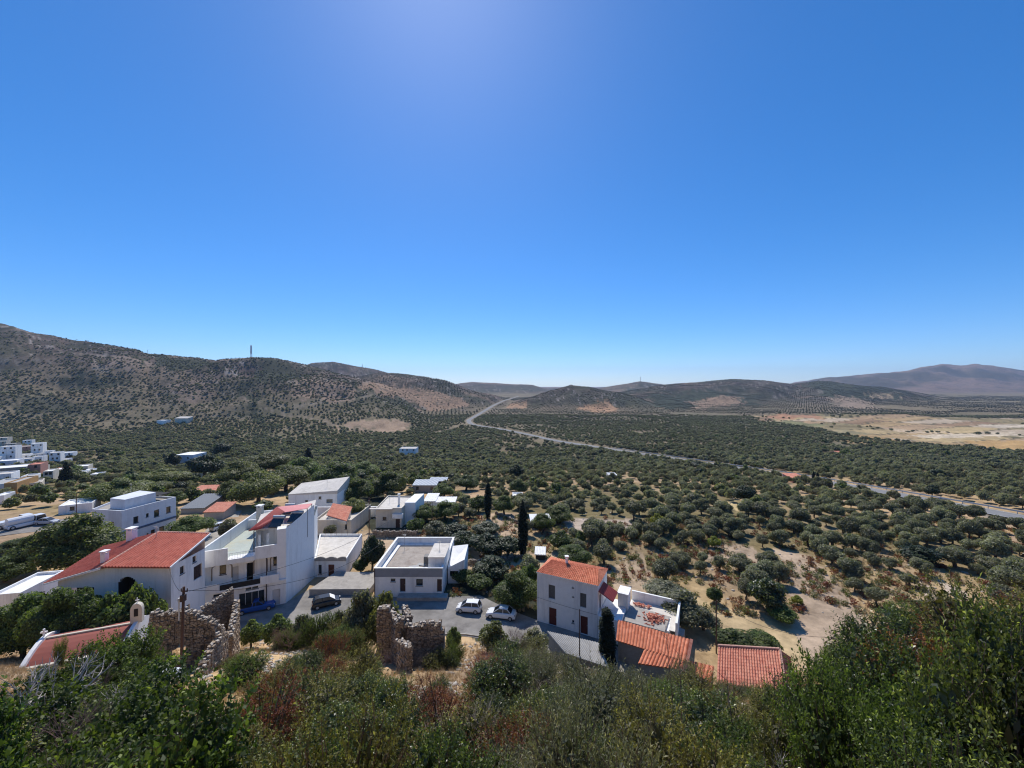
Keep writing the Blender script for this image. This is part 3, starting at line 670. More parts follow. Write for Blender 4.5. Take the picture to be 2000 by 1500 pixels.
def tiled(mb, A, B, C, D, pitch=0.27, amp=0.09, th=0.1, m=0, rows=0):
    """ribbed tile sheet: eave A->B, ridge D->C; ribs run from the eave to the ridge"""
    A, B, C, D = map(Vector, (A, B, C, D)); wd = max((B - A).length, (C - D).length); n = max(2, int(wd / pitch)); k = 6
    nrm = (B - A).cross(D - A).normalized()
    if nrm.z < 0: nrm = -nrm
    seg = max(1, int((D - A).length / 0.38)) if rows else 1
    idx = []
    vs = []
    for r in range(seg + 1):
        for dz in ((0,) if r in (0, seg) else (0, 1)):
            v = r / seg
            for i in range(n * k + 1):
                s = i / (n * k); p = A.lerp(B, s).lerp(D.lerp(C, s), v)
                ph = (i % k) / k; h = amp * abs(math.sin(math.pi * ph)) 
                lift = 0.022 * (1 - dz) if r else 0.0
                vs.append(p + nrm * (h + (0.022 if (dz == 1) else 0)))
    nc = n * k + 1; nrow = len(vs) // nc
    fs = [(r * nc + i, r * nc + i + 1, (r + 1) * nc + i + 1, (r + 1) * nc + i) for r in range(nrow - 1) for i in range(nc - 1)]
    mb.add(vs, fs, m)
    lo = [p - nrm * th for p in (A, B, C, D)]
    mb.add([A, B, C, D] + lo, [(4, 7, 6, 5), (0, 4, 5, 1), (1, 5, 6, 2), (2, 6, 7, 3), (3, 7, 4, 0)], m)
def ridge(mb, a, b_, r=0.13, m=0):
    a = Vector(a); b_ = Vector(b_); L = (b_ - a).length; n = max(1, int(L / 0.42))
    for i in range(n):
        mb.tube(a.lerp(b_, i / n), a.lerp(b_, (i + 1.08) / n), r * 1.08, r * 0.92, 8, m)
def chimney(parent, x, y, z0, z1, w=0.35, mt=None, cap=True):
    mb = MB(); mb.box(x - w, x + w, y - w, y + w, z0, z1)
    o = mb.build('chimney', mt or M_cream, parent)
    if cap:
        c = MB(); c.box(x - w - .1, x + w + .1, y - w - .1, y + w + .1, z1 + .25, z1 + .37)
        for sx in (-1, 1):
            for sy in (-1, 1): c.box(x + sx * w * .8 - .06, x + sx * w * .8 + .06, y + sy * w * .8 - .06, y + sy * w * .8 + .06, z1 + .002, z1 + .25)
        c.build('chimney_cap', M_white, o)
    return o

# ------------------------------------------------------------------ grey flat-roofed house, centre
poly = [(-21.4, 62.0), (-10.8, 62.0), (-10.8, 74.5), (-21.4, 74.5)]
hC = flat_house('flat_roofed_house', 'single storey grey white house with weathered flat roof and stair box beside the white hatchback', 'house', poly, -33.2, -28.66,
    {0: [(2.55, 3.3, -30.7, -30.2, 'winb'), (4.0, 4.85, -32.3, -30.2, 'doord'), (6.5, 7.55, -31.35, -30.25, 'wing'), (9.75, 10.5, -32.3, -30.3, 'doord')]}, par=1.15, wm=M_greyw, rm=M_screed)
mb = MB(); mb.box(-21.43, -10.77, 61.965, 61.998, -29.95, -28.62); mb.box(-21.433, -21.403, 62.003, 74.4, -29.95, -28.62)
mb.build('painted_band', M_parap, hC)
mb = MB(); parapet(mb, [(-21.5, 61.93), (-10.7, 61.93), (-10.7, 74.6), (-21.5, 74.6)], -28.64, -28.56, 0.36)
mb.build('parapet_coping', M_white, hC)
mb = MB(); mb.box(-13.25, -10.72, 63.2, 68.6, -29.78, -27.5); sb = mb.build('stair_box', M_greyw, hC)
mb = MB(); mb.box(-13.32, -10.6, 63.1, 68.7, -27.49, -27.38); mb.build('stair_box_roof', M_lightroof, sb)
mb = MB(); mb.box(-21.1, -20.5, 62.3, 74.2, -29.79, -29.6); mb.box(-20.5, -13.4, 73.6, 74.2, -29.79, -29.6); mb.build('gutter_ledge', M_white, hC)
mb = MB(); mb.box(-17.5, -9.9, 60.6, 61.95, -33.2, -32.45); mb.build('front_step', M_conc, hC)
mb = MB(); mb.tube((-21.3, 61.9, -33), (-21.3, 61.9, -28.7), .06); mb.build('drainpipe', M_shut, hC)
e = empty('roof_clutter', (-14.6, 66.5, -29.8), 'stack of dark crates and a fallen sheet on the weathered flat roof', 'crate stack')
mb = MB()
for i in range(3): mb.box(-14.6, -13.5, 66, 67.2, -29.77 + i * .42, -29.4 + i * .42)
mb.build('crate', M_greyshut, e)
mb = MB(); mb.obox((-16.5, 64.2), (1, .4), 0, 1.6, 0, .9, -29.78, -29.66); mb.obox((-15.6, 65.6), (1, -.3), 0, 1.3, 0, .8, -29.78, -29.68); mb.build('loose_sheet', M_sheet, e)
# white annex with dark opening to its right
poly = [(-10.6, 66.2), (-7.9, 66.2), (-7.9, 71.5), (-10.6, 71.5)]
e = flat_house('annex', 'low white annex with sloping side wall against the grey flat-roofed house', 'annex', poly, -33.4, [-30.6, -29.2, -28.9, -29.2], {0: [(.3, 1.7, -31.9, -31.0, 'dark')]}, par=0, wm=M_white, rm=M_white)

# ------------------------------------------------------------------ tall white apartment house, left of centre
FL, FR = Vector((-43.8, 55.4)), Vector((-34.0, 60.1))
poly = [FL, FR, (-33.8, 68.3), (-37.5, 77.0), (-47.0, 73.3)]
u = (FR - FL).normalized(); nn = Vector((u.y, -u.x)); LEN = (FR - FL).length
apt = empty('apartment_house', (-40, 66, -33.2), 'tall white apartment house with balconies, shop front and a red canopy on its roof', 'apartment house')
mb = MB()
zs = -29.2   # balcony floor
ground_ops = [(0.9, 4.1, -32.6, -30.6, 'shop'), (4.9, 8.1, -32.9, -30.3, 'shop'), (9.1, 10.1, -33.0, -30.6, 'doorw')]
strip = [(1.9, 3.5, -30.1, -29.7, 'wing'), (5.75, 6.45, -29.95, -29.35, 'wing'), (6.55, 7.3, -29.95, -29.35, 'wing')]
# ground floor front
facade(mb, FL, FR, -33.2, -29.2, [o[:4] for o in ground_ops + strip])
# first floor is set back 1.1 m behind the balcony
BL2, BR2 = FL - nn * 1.3, FR - nn * 1.3
f1 = [(2.4, 3.2, -27.6, -26.2, 'winb'), (3.9, 4.7, -29.1, -26.7, 'doorw'), (9.1, 9.95, -27.5, -26.1, 'winb'), (5.7, 6.5, -29.1, -26.5, 'dark')]
facade(mb, BL2, BR2, -29.2, -25.4, [o[:4] for o in f1])
# right flank (blank wall) and rear
zr_top = [-21.6, -20.7]
facade(mb, FR, poly[2], -33.2, (-21.7, -20.6), [])
facade(mb, poly[2], poly[3], -33.2, (-22.6, -23.6), []); facade(mb, poly[3], poly[4], -33.2, -23.4, []); facade(mb, poly[4], FL, -33.2, -23.4, [])
# right pier of the front facade beyond the balcony, full height
a = FL + u * (LEN - 1.2)
mb.prism([a + nn * .01, FR + nn * .01, FR - nn * 1.35, a - nn * 1.35], -29.18, -21.72)
# roof terrace parapet: left, back
mb.prism([FL, FL + u * .25, Vector((-46.75, 73.0)), Vector((-47, 73.3))], -25.3, -23.42)
mb.prism([Vector((-47, 73.3)), Vector((-46.9, 73.0)), Vector((-37.6, 76.7)), Vector((-37.5, 77.0))], -25.3, -23.41)
mb.prism([Vector((-46.4, 70.2)), Vector((-46.35, 69.95)), Vector((-41, 71.9)), Vector((-41, 72.15))], -25.3, -23.9)
mb.build('wall', M_white, apt)
mb = MB()   # top-floor room behind the upper terrace, at the right
r0 = FL + u * 6.6 - nn * 3.2; r1 = FL + u * LEN - nn * 3.2
facade(mb, r0, r1, -25.3, -22.3, [(0.35, 0.65, -25.2, -23.2), (1.4, 1.75, -25.2, -23.1)])
mb.prism([r0, r1 - u * .05, Vector((-34.0, 68.2)), r0 - nn * 7.5], -25.3, -22.35)
tr = mb.build('penthouse', M_white, apt)
mb = MB(); mb.prism([r0 + nn * .3 - u * .2, r1 + nn * .3, Vector((-33.9, 68.25)), Vector((-37.6, 76.6)), r0 - nn * 7.8 - u * .2], -22.34, -22.2); mb.build('penthouse_roof', M_lightroof, tr)
mb = MB()
for s0, s1 in ((0.35, 0.65), (1.4, 1.75)):
    q = r0 + u * s0 - nn * .15; mb.obox(q, u, 0, s1 - s0, 0, .04, -25.2, -23.1)
mb.build('penthouse_door', M_dark, tr)
mb = MB(); mb.prism([FL + u * .2 - nn * .2, FR - u * .1 - nn * .2, Vector((-34.0, 68.2)), Vector((-37.7, 76.8)), Vector((-46.8, 73.1))], -25.5, -25.28); mb.build('roof_terrace', M_deck, apt)
# front band above the balcony, with railing in the middle
mb = MB()
A0 = FL + nn * .02
def fr(s, d): return FL + u * s + nn * d
mb.prism([fr(0, .02), fr(3.6, .02), fr(3.6, -.2), fr(0, -.2)], -25.7, -23.42)
mb.prism([fr(3.6, .22), fr(6.9, .22), fr(6.9, -1.3), fr(3.6, -1.3)], -25.7, -25.05)
mb.prism([fr(6.9, .02), fr(LEN - 1.2, .02), fr(LEN - 1.2, -.2), fr(6.9, -.2)], -25.7, -23.9)
mb.prism([fr(0, -.2), fr(3.6, -.2), fr(3.6, -1.4), fr(0, -1.4)], -25.7, -25.5); mb.prism([fr(6.9, -.2), fr(LEN - 1.2, -.2), fr(LEN - 1.2, -1.4), fr(6.9, -1.4)], -25.7, -25.5)
mb.prism([fr(0, .01), fr(.2, .01), fr(.2, -1.3), fr(0, -1.3)], -29.18, -25.71)
mb.build('upper_band', M_white, apt)
mb = MB()
for k in range(18):
    q = fr(3.65 + k * .19, .12); mb.tube((q.x, q.y, -25.04), (q.x, q.y, -24.2), .015, n=4)
a, c = fr(3.6, .12), fr(6.9, .12); mb.tube((*a, -24.2), (*c, -24.2), .03); mb.tube((*a, -24.95), (*c, -24.95), .02)
mb.build('railing', M_white, apt)
mb = MB()   # balcony slab and its solid fronts
mb.prism([fr(0, .35), fr(LEN, .35), fr(LEN, -1.29), fr(0, -1.29)], -29.42, -29.19)
mb.prism([fr(0, .37), fr(2.7, .37), fr(2.7, .2), fr(0, .2)], -29.41, -28.2)
mb.prism([fr(7.6, .37), fr(LEN - .9, .37), fr(LEN - .9, .2), fr(7.6, .2)], -29.41, -28.2)
mb.build('balcony', M_white, apt)
mb = MB(); mb.prism([fr(2.72, .27), fr(7.58, .27), fr(7.58, .22), fr(2.72, .22)], -29.18, -28.45); mb.build('balcony_screen', M_dark, apt)
for s0, s1, zt_ in ((1.5, 3.9, -26.0), (6.6, 8.3, -25.9), (8.75, LEN - .35, -25.9)):   # arched stone trims on the recessed wall
    mb = MB(); pts = []
    for k in range(13):
        t_ = math.pi * k / 12; pts.append(((s0 + s1) / 2 - math.cos(t_) * (s1 - s0) / 2, zt_ - .55 + math.sin(t_) * .55))
    pts = [(s0, -28.2 if s1 - s0 < 2.6 else -28.2)] + pts + [(s1, -28.2)]
    for (a, b_), (c, d) in zip(pts[:-1], pts[1:]):
        p_, q_ = FL + u * a - nn * 1.26, FL + u * c - nn * 1.26; mb.tube((*p_, b_), (*q_, d), .075, n=4)
    mb.build('arch_trim', M_outl, apt)
for s in (8.25, 8.3):
    pass
mb = MB(); q = fr(8.35, .1); mb.tube((q.x, q.y, -33), (q.x, q.y, -29.5), .07); q = fr(8.35, -.1); mb.tube((q.x, q.y, -29.1), (q.x, q.y, -25.8), .07); mb.build('drainpipe', M_shut, apt)
for o in ground_ops + strip: fill(apt, FL, FR, o, o[4])
for o in f1: fill(apt, BL2, BR2, o, o[4])
# red canopy over the roof terrace, on posts
mb = MB(); c0 = P(484, 1037, -21.6); c1 = P(512, 1033, -21.9); c2 = P(560, 1003, -21.0); c3 = P(590, 985, -20.8); 
tiled(mb, P(485, 1037, -22.0), P(508, 1033, -22.0), P(556, 1000, -20.7), P(541, 990, -20.7), 0.3, .1, .06)
mb.slab([P(541, 990, -20.69), P(556, 1000.5, -20.69), P(600, 993, -20.3), P(610, 983, -20.3)], .06, 1)
cn = mb.build('red_canopy', [M_redsheet, M_pinksheet], apt)
for (x_, y_), zt_ in ((P(496, 1035, -22.0)[:2], -22.1), (P(545, 1001, -20.9)[:2], -21.0), (P(600, 992, -20.5)[:2], -20.5), (P(609, 985, -20.5)[:2], -20.5)): 
    mb = MB(); mb.tube((x_, y_, -25.3), (x_, y_, zt_), .07); mb.build('canopy_post', M_shut, cn)
chimney(apt, *P(508, 1005, -22.6)[:2], -25.3, -21.3, .4, M_cream)
FOOT.append([tuple(Vector(p)[:2]) for p in poly])
def solar(label, px, py, z, wd=2.0):
    p = P(px, py, z); e = empty('solar_water_heater', p, label, 'solar water heater', 'solar water heaters on the apartment roof')
    mb = MB(); mb.slab([p + Vector((-wd / 2, -.8, .15)), p + Vector((wd / 2, -.8, .15)), p + Vector((wd / 2, .4, 1.1)), p + Vector((-wd / 2, .4, 1.1))], .1); mb.build('collector_panel', M_glass, e)
    mb = MB(); mb.tube(p + Vector((-wd / 2, .65, 1.25)), p + Vector((wd / 2, .65, 1.25)), .27, n=12); mb.build('tank', M_steel, e)
    mb = MB()
    for s in (-1, 1):
        mb.tube(p + Vector((s * wd * .4, .6, 0)), p + Vector((s * wd * .4, .6, 1.1)), .03); mb.tube(p + Vector((s * wd * .4, -.7, 0)), p + Vector((s * wd * .4, .6, 1.0)), .03)
    mb.tube(p + Vector((-wd * .4, .6, .6)), p + Vector((wd * .4, .6, .6)), .03); mb.tube(p + Vector((-wd * .4, -.3, .35)), p + Vector((wd * .4, -.3, .35)), .03)
    mb.build('frame', M_white, e)
solar('solar water heater nearest the red canopy on the tall white apartment house', 541, 1028, -22.15, 1.8)
solar('solar water heater standing further right on the tall white apartment roof', 577, 1018, -22.1, 1.8)
solar('dark solar water heater at the back of the tall white apartment roof', 563, 1003, -22.1, 1.6)

# ------------------------------------------------------------------ white house with the big red tiled roof
X0, X1, Y0, Y1 = -49.8, -42.0, 49.2, 55.0
rh = empty('red_roofed_house', (-49, 52, -32.5), 'white house with large red tiled roof, arched porch and chimneys on the left', 'house')
mb = MB()
fo = [(1.35, 3.25, -27.0, -24.1), ]
# front wall with an arched opening: built from columns of the arch
A = Vector((X0, Y0)); B = Vector((X1, Y0))
LW = X1 - X0
facade(mb, A, (A.x + 1.3, A.y), -33, -22.6, []); facade(mb, (A.x + 3.6, A.y), B, -33, -22.6, [])
na = 10
for k in range(na):
    s0, s1 = 1.3 + 2.3 * k / na, 1.3 + 2.3 * (k + 1) / na; c = (s0 + s1) / 2
    z = -24.9 + 1.15 * math.sqrt(max(0, 1 - ((c - 2.45) / 1.16) ** 2)); 
    mb.quad((A.x + s0, Y0, z), (A.x + s1, Y0, z), (A.x + s1, Y0, -22.6), (A.x + s0, Y0, -22.6)); mb.quad((A.x + s0, Y0 + .3, z), (A.x + s1, Y0 + .3, z), (A.x + s1, Y0, z), (A.x + s0, Y0, z))
    mb.quad((A.x + s0, Y0, -33), (A.x + s1, Y0, -33), (A.x + s1, Y0, -27.2), (A.x + s0, Y0, -27.2))
ro = [(1.3, 2.0, -24.2, -23.2, 'winb'), (3.3, 3.9, -23.6, -22.75, 'shut'), (3.5, 4.9, -26.0, -24.2, 'shut'), (1.9, 2.9, -31, -28.6, 'doorg')]
facade(mb, B, (X1, Y1 - .4), -33, -22.45, [o[:4] for o in ro])
facade(mb, (X1, Y1 - .4), (X0, Y1 - .4), -33, -21, [])
# left wing wall, lower
Wl = Vector((-55.6, 48.9))
lw = [(1.4, 4.2, -26.6, -25.0, 'dark')]
facade(mb, Wl, (X0, Y0), -33, (-24.2, -22.6), [o[:4] for o in lw]); facade(mb, (-57.6, 57.2), Wl, -33, (-23.6, -24.2), [])
mb.build('wall', M_white, rh)
mb = MB(); mb.box(A.x - 2.5, A.x + 5.0, Y0 + 1.8, Y0 + 1.9, -28, -22.9); mb.box(A.x + .9, A.x + 1.0, Y0 + .05, Y0 + 1.79, -28, -22.9); mb.box(A.x + 1.0, A.x + 4.0, Y0 + .3, Y0 + 1.8, -27.6, -27.2); mb.build('porch_back', M_dark, rh)  # porch interior coloured near-black, its shade put into the material
for o in ro: fill(rh, B, (X1, Y1), o, o[4])
for o in lw: fill(rh, Wl, (X0, Y0), o, o[4])
mb = MB(); e1, e2 = Vector((-50.1, 48.7, -22.35)), Vector((-41.5, 48.4, -22.25)); g1, g2 = Vector((-49.4, 55.9, -20.75)), Vector((-41.9, 55.4, -20.75))
tiled(mb, e1, e2, g2, g1, .4, .15, .12)
w0, w1, w2 = Vector((-56.6, 48.2, -24.15)), Vector((-58.9, 57.6, -23.4)), Vector((-53, 58.2, -22.0))
tiled(mb, w1, w0, e1, Vector((-49.5, 56.0, -20.8)), .4, .13, .12)
rf = mb.build('roof', M_tileB, rh)
mb = MB(); ridge(mb, e1 + Vector((0, 0, .08)), g1 + Vector((0, 0, .08)), .14); ridge(mb, g1 + Vector((0, 0, .05)), g2 + Vector((0, 0, .05)), .13); mb.build('ridge_tiles', M_tilecap, rf)
mb = MB(); mb.slab([e2 + Vector((.02, 0, .1)), e2 + Vector((.16, 0, .1)), g2 + Vector((.16, 0, .1)), g2 + Vector((.02, 0, .1))], .2); mb.build('fascia', M_white, rf); mb = MB(); mb.slab([w0 + Vector((0, -.14, .03)), e1 + Vector((0, -.14, .03)), e1 + Vector((0, -.02, .03)), w0 + Vector((0, -.02, .03))], .14); mb.build('fascia', M_white, rf)
chimney(rh, -51.2, 50.2, -23.5, -21.3, .28, M_greyw); chimney(rh, -53.6, 56.3, -23, -20.6, .42, M_bluew)
FOOT.append([(-58, 47.5), (-41, 47.5), (-41, 57.5), (-59, 58.5)])

# ------------------------------------------------------------------ two-storey white house with orange roof, right of centre
a0, a1 = P(1049, 1213, -33.0), P(1167, 1247, -33.0)
u = (a1 - a0).to_2d().normalized(); nb = Vector((-u.y, u.x)); Lf = (a1 - a0).to_2d().length; A = a0.to_2d(); B = a1.to_2d(); Cc = B + nb * 5.2; Dd = A + nb * 5.2
th_ = empty('white_house', (*((A + Cc) / 2), -33.1), 'two storey white house with orange tiled roof and dark red doors by the street', 'house')
zt = -26.15
fo = [(1.75, 2.85, -33.0, -30.6, 'door'), (6.2, 7.2, -33.0, -30.6, 'door'), (1.7, 2.65, -29.4, -27.5, 'shutg'), (6.15, 7.0, -29.5, -27.6, 'shutg'), (5.05, 5.35, -31.9, -31.5, 'wing'), (5.1, 5.27, -27.2, -27.05, 'winb'), (5.12, 5.28, -28.4, -28.25, 'winb')]
mb = MB(); facade(mb, A, B, -33.2, zt, [o[:4] for o in fo]); ro = [(1.0, 1.9, -29.9, -27.9, 'doord')]
facade(mb, B, Cc, -33.2, zt, [o[:4] for o in ro]); facade(mb, Cc, Dd, -33.2, (zt + 0.0, zt + 0.0), []); facade(mb, Dd, A, -33.2, zt, [])
mb.build('wall', M_greyw, th_)
for o in fo: fill(th_, A, B, o, o[4])
for o in ro: fill(th_, B, Cc, o, o[4])
z3 = lambda p, z: Vector((p.x, p.y, z))
mb = MB(); mid0 = (A + Dd) / 2 + nb * .6; mid1 = (B + Cc) / 2 + nb * .6
tiled(mb, z3(A - u * .1 - nb * .12, zt), z3(B + u * .15 - nb * .12, zt), z3(mid1 - u * .6, zt + .6), z3(mid0 + u * .9, zt + .6), .26, .1, .1, rows=1)
tiled(mb, z3(Cc + u * .15 + nb * .1, zt), z3(Dd - u * .1 + nb * .1, zt), z3(mid0 + u * .9, zt + .6), z3(mid1 - u * .6, zt + .6), .26, .1, .1)
mb.add([z3(A - u * .1 - nb * .12, zt), z3(Dd - u * .1 + nb * .1, zt), z3(mid0 + u * .9, zt + .61)], [(0, 1, 2)]); mb.add([z3(B + u * .15 - nb * .12, zt), z3(Cc + u * .15 + nb * .1, zt), z3(mid1 - u * .6, zt + .61)], [(0, 1, 2)])
rf = mb.build('roof', M_tileO, th_)
q = mid0.lerp(mid1, .38); chimney(th_, q.x, q.y, zt + .6, zt + 1.25, .17, M_white)
mb = MB(); mb.slab([z3(A - u * .1 - nb * .14, zt + .02), z3(B + u * .15 - nb * .14, zt + .02), z3(B + u * .15 - nb * .02, zt + .02), z3(A - u * .1 - nb * .02, zt + .02)], .1); mb.build('eave_board', M_white, rf)
FOOT.append([tuple(A), tuple(B), tuple(Cc), tuple(Dd)])
mb = MB(); s = B + u * .05 + nb * 1.2
tiled(mb, z3(s + u * 1.9 - nb * .9, -28.0), z3(s + u * 1.9 + nb * 1.9, -28.0), z3(s + nb * 1.9, -27.0), z3(s - nb * .9, -27.0), .26, .1, .05)
mb.build('awning', M_redsheet, th_)
# terrace and annex behind and to the right of it
ax = empty('terrace_annex', (*(B + u * 3 + nb * 2), -33.1), 'white walled terrace and rough concrete roof slab beside the orange roofed house', 'annex')
p1 = [B + u * .05 - nb * 0.02, B + u * 3.0 - nb * .02, B + u * 3.0 + nb * 5, B + u * .05 + nb * 5]
mb = MB(); mb.prism(p1, -33.2, -30.0); mb.prism([B + u * 3.05 + nb * 1.2, B + u * 8.6 + nb * 1.6, B + u * 8.6 + nb * 7.2, B + u * 3.05 + nb * 7.2], -33.2, -30.6)
mb.prism([B + u * 1.9 + nb * 3.4, B + u * 3.2 + nb * 3.4, B + u * 3.2 + nb * 5.4, B + u * 1.9 + nb * 5.4], -30.6, -28.3)
mb.build('wall', M_greyw, ax)
mb = MB(); mb.prism([B + u * 1.8 + nb * 3.3, B + u * 3.3 + nb * 3.3, B + u * 3.3 + nb * 5.5, B + u * 1.8 + nb * 5.5], -28.29, -28.15)
q0, q1, q2, q3 = B + u * 3.05 + nb * 7.0, B + u * 9.4 + nb * 7.3, B + u * 9.4 + nb * 1.8, B + u * 8.65 + nb * 7.3
mb.prism([B + u * 3.1 + nb * 7.0, B + u * 9.5 + nb * 7.0, B + u * 9.5 + nb * 7.25, B + u * 3.1 + nb * 7.25], -31, -29.3)
mb.prism([B + u * 9.25 + nb * 1.6, B + u * 9.5 + nb * 1.6, B + u * 9.5 + nb * 6.98, B + u * 9.25 + nb * 6.98], -33.2, -29.35)
mb.build('parapet_wall', M_white, ax)
mb = MB(); mb.prism([B + u * 2.9 + nb * 1.0, B + u * 8.1 + nb * .9, B + u * 8.3 + nb * 4.6, B + u * 3.4 + nb * 5.0], -30.58, -30.35)
mb.build('concrete_slab', M_conc, ax); mb = MB(); mb.prism([B + u * 8.5 + nb * 1.7, B + u * 9.2 + nb * 1.7, B + u * 9.2 + nb * 6.9, B + u * 3.2 + nb * 6.9, B + u * 3.2 + nb * 5.2, B + u * 8.5 + nb * 4.8], -30.57, -30.5); mb.build('terrace_floor', M_lightroof, ax)
FOOT.append([tuple(B), tuple(B + u * 9.5), tuple(B + u * 9.5 + nb * 7.2), tuple(B + nb * 7.2)])
rr_ = random.Random(3); tp = B + u * 6.6 + nb * 3.0
mb = MB()
for k in range(170):
    r_ = abs(rr_.gauss(0, .75)); t_ = rr_.uniform(0, 6.28); c = tp + Vector((math.cos(t_) * r_ * 1.2, math.sin(t_) * r_)); z = -30.3 + max(0, .5 - r_ * .35) * rr_.random()
    d = Vector((rr_.gauss(0, 1), rr_.gauss(0, 1), rr_.gauss(0, .25))).normalized() * .2; mb.tube(z3(c, z) - d, z3(c, z) + d, .075, .06, 5)
for k in range(40):
    c = B + u * (3.6 + rr_.random() * 2.2) + nb * (5.4 + rr_.random() * .5); d = Vector((rr_.gauss(0, 1), rr_.gauss(0, 1), .1)).normalized() * .2; mb.tube(z3(c, -30.3) - d, z3(c, -30.25) + d, .07, .06, 5)
o = mb.build('tile_heap', M_tileR); tag(o, 'heap of loose red roof tiles on the rough concrete slab', 'tile heap', kind='stuff')
mb = MB(); s0_ = [P(1275, 1212, -31.3), P(1287, 1207, -31.3), P(1338, 1230, -31.3), P(1334, 1243, -31.3)]
mb.slab(s0_, .16); mb.slab([p + Vector((0, 0, -.16)) for p in s0_], 1.8)
o = mb.build('low_outbuilding', M_conc); tag(o, 'low outbuilding with a cracked concrete slab roof, behind the long orange tiled roof', 'outbuilding')
FOOT.append([tuple(p[:2]) for p in s0_])

# ------------------------------------------------------------------ red tiled outbuildings, lower right
def tiled_shed(name, label, corners, z0, mt, pitch, capm=M_tilecap, extra=None, rows=0, wall=None):
    """corners: eave left, eave right, ridge right, ridge left (3D)"""
    c = sum((Vector(p) for p in corners), Vector()) / 4
    e = empty(name, (c.x, c.y, z0), label, 'shed')
    mb = MB(); tiled(mb, *corners, pitch, .1, .1, rows=rows)
    if extra: extra(mb)
    rf = mb.build('roof', mt, e)
    mb = MB(); q = [Vector(p).lerp(c, .06) for p in corners]
    mb.prism([p[:2] for p in q], z0, [p.z - .12 for p in q]); mb.build('wall', wall or M_conc, e)
    FOOT.append([tuple(Vector(p)[:2]) for p in corners])
    return e, rf
E1, E2, E3, E4 = P(1203, 1251, -30.6), P(1338, 1292, -30.5), P(1347, 1249, -29.6), P(1207, 1211, -29.6)
lo1, lo2 = P(1246, 1296, -31.05), P(1332, 1309, -31.0)
def ex(mb):
    k = E1.lerp(E2, .43); tiled(mb, lo1, lo2, E2 + Vector((0, 0, -.02)), k + Vector((0, 0, -.02)), .36, .1, .1)
s1, rf = tiled_shed('tiled_outbuilding', 'long outbuilding with ribbed orange tiled roof, L shaped, beside the small dark cypress', [E1, E2, E3, E4], -33.2, M_tileO, .36, extra=ex)
mb = MB(); mb.slab([E2 + Vector((.05, -.05, .12)), E2 + Vector((.4, -.05, .0)), E3 + Vector((.4, .0, .0)), E3 + Vector((.05, 0, .12))], .1)
mb.slab([lo2 + Vector((.0, 0, .12)), lo2 + Vector((.45, 0, -.3)), E2 + Vector((.5, 0, -.3)), E2 + Vector((.02, 0, .12))], .1); mb.build('verge_tiles', M_tileR, rf)
mb = MB(); q_ = [lo1.lerp(E2, .05), lo2, E2, E1.lerp(E2, .43)]
mb.prism([p[:2] for p in q_], -33.2, [p.z - .12 for p in q_]); mb.build('front_wing_wall', M_conc, s1)
F1, F2, F3, F4 = P(1400, 1335, -31.0), P(1536, 1350, -31.0), P(1523, 1269, -29.7), P(1403, 1262, -29.7)
s2, rf = tiled_shed('tiled_cottage', 'cottage with a closely ribbed red tiled roof at the lower right, half hidden by shrubs', [F1, F2, F3, F4], -33.4, M_tileR, .27, rows=1)
mb = MB(); ridge(mb, F2 + Vector((0, 0, .1)), F3 + Vector((0, 0, .1))); ridge(mb, F3 + Vector((0, 0, .1)), F4 + Vector((0, 0, .1))); mb.build('ridge_tiles', M_tilecap, rf)
mb = MB(); tiled(mb, F2 + Vector((1.4, .6, -1.0)), F3 + Vector((1.6, .6, -1.2)), F3, F2, .27, .1, .08); mb.build('hip', M_tileR, rf)
G1, G2, G3, G4 = P(1338, 1312, -31.6), P(1388, 1332, -31.6), P(1395, 1302, -31.1), P(1340, 1289, -31.1)
tiled_shed('small_tiled_shed', 'small orange tiled shed between the two larger tiled roofs', [G1, G2, G3, G4], -33.3, M_tileO, .36)
# corrugated sheet roof in front of the white house
K = [P(1105, 1277, -31.4), P(1190, 1305, -31.4), P(1170, 1256, -31.0), P(1068, 1233, -31.0)]
s3, rf = tiled_shed('corrugated_shed', 'low shed with pale grey corrugated roof across the street from the white house', K, -33.2, M_sheet, .3)

# ------------------------------------------------------------------ chapel, lower left
r0, r1 = P(86, 1248, -25.4), P(268, 1216, -25.4); l0, l1 = P(62, 1293, -26.6), P(205, 1268, -26.6)
ux = (r1 - r0).to_2d().normalized(); ny = Vector((ux.y, -ux.x))       # ny points to the viewer
l1 = Vector((r1.x + ny.x * 3.0, r1.y + ny.y * 3.0, -26.6)); l0 = Vector((r0.x + ny.x * 3.0, r0.y + ny.y * 3.0, -26.6))
bk0 = Vector((r0.x - ny.x * 3.0, r0.y - ny.y * 3.0, -26.6)); bk1 = Vector((r1.x - ny.x * 3.0, r1.y - ny.y * 3.0, -26.6))
ch = empty('chapel', (r0.x, r0.y, -30.5), 'small stone chapel with faded red roof edged in white and a little bell gable', 'chapel')
mb = MB()
for (a, b_, za, zb) in ((l0, r0, -26.6, -25.4), (r0, bk0, -25.4, -26.6)):
    n_ = 5
    for k in range(n_):
        t0, t1 = k / n_, (k + 1) / n_
        f = lambda t: 1 - (1 - t) ** 1.7 if za < zb else 1 - t ** 1.7
        zA, zB = -26.6 + 1.2 * f(t0), -26.6 + 1.2 * f(t1)
        pA, pB = a.lerp(b_, t0), b_ * 0 + a.lerp(b_, t1)
        d = (r1 - r0); mb.quad((pA.x, pA.y, zA), (pA.x + d.x, pA.y + d.y, zA), (pB.x + d.x, pB.y + d.y, zB), (pB.x, pB.y, zB))
rf = mb.build('roof', M_vault, ch)
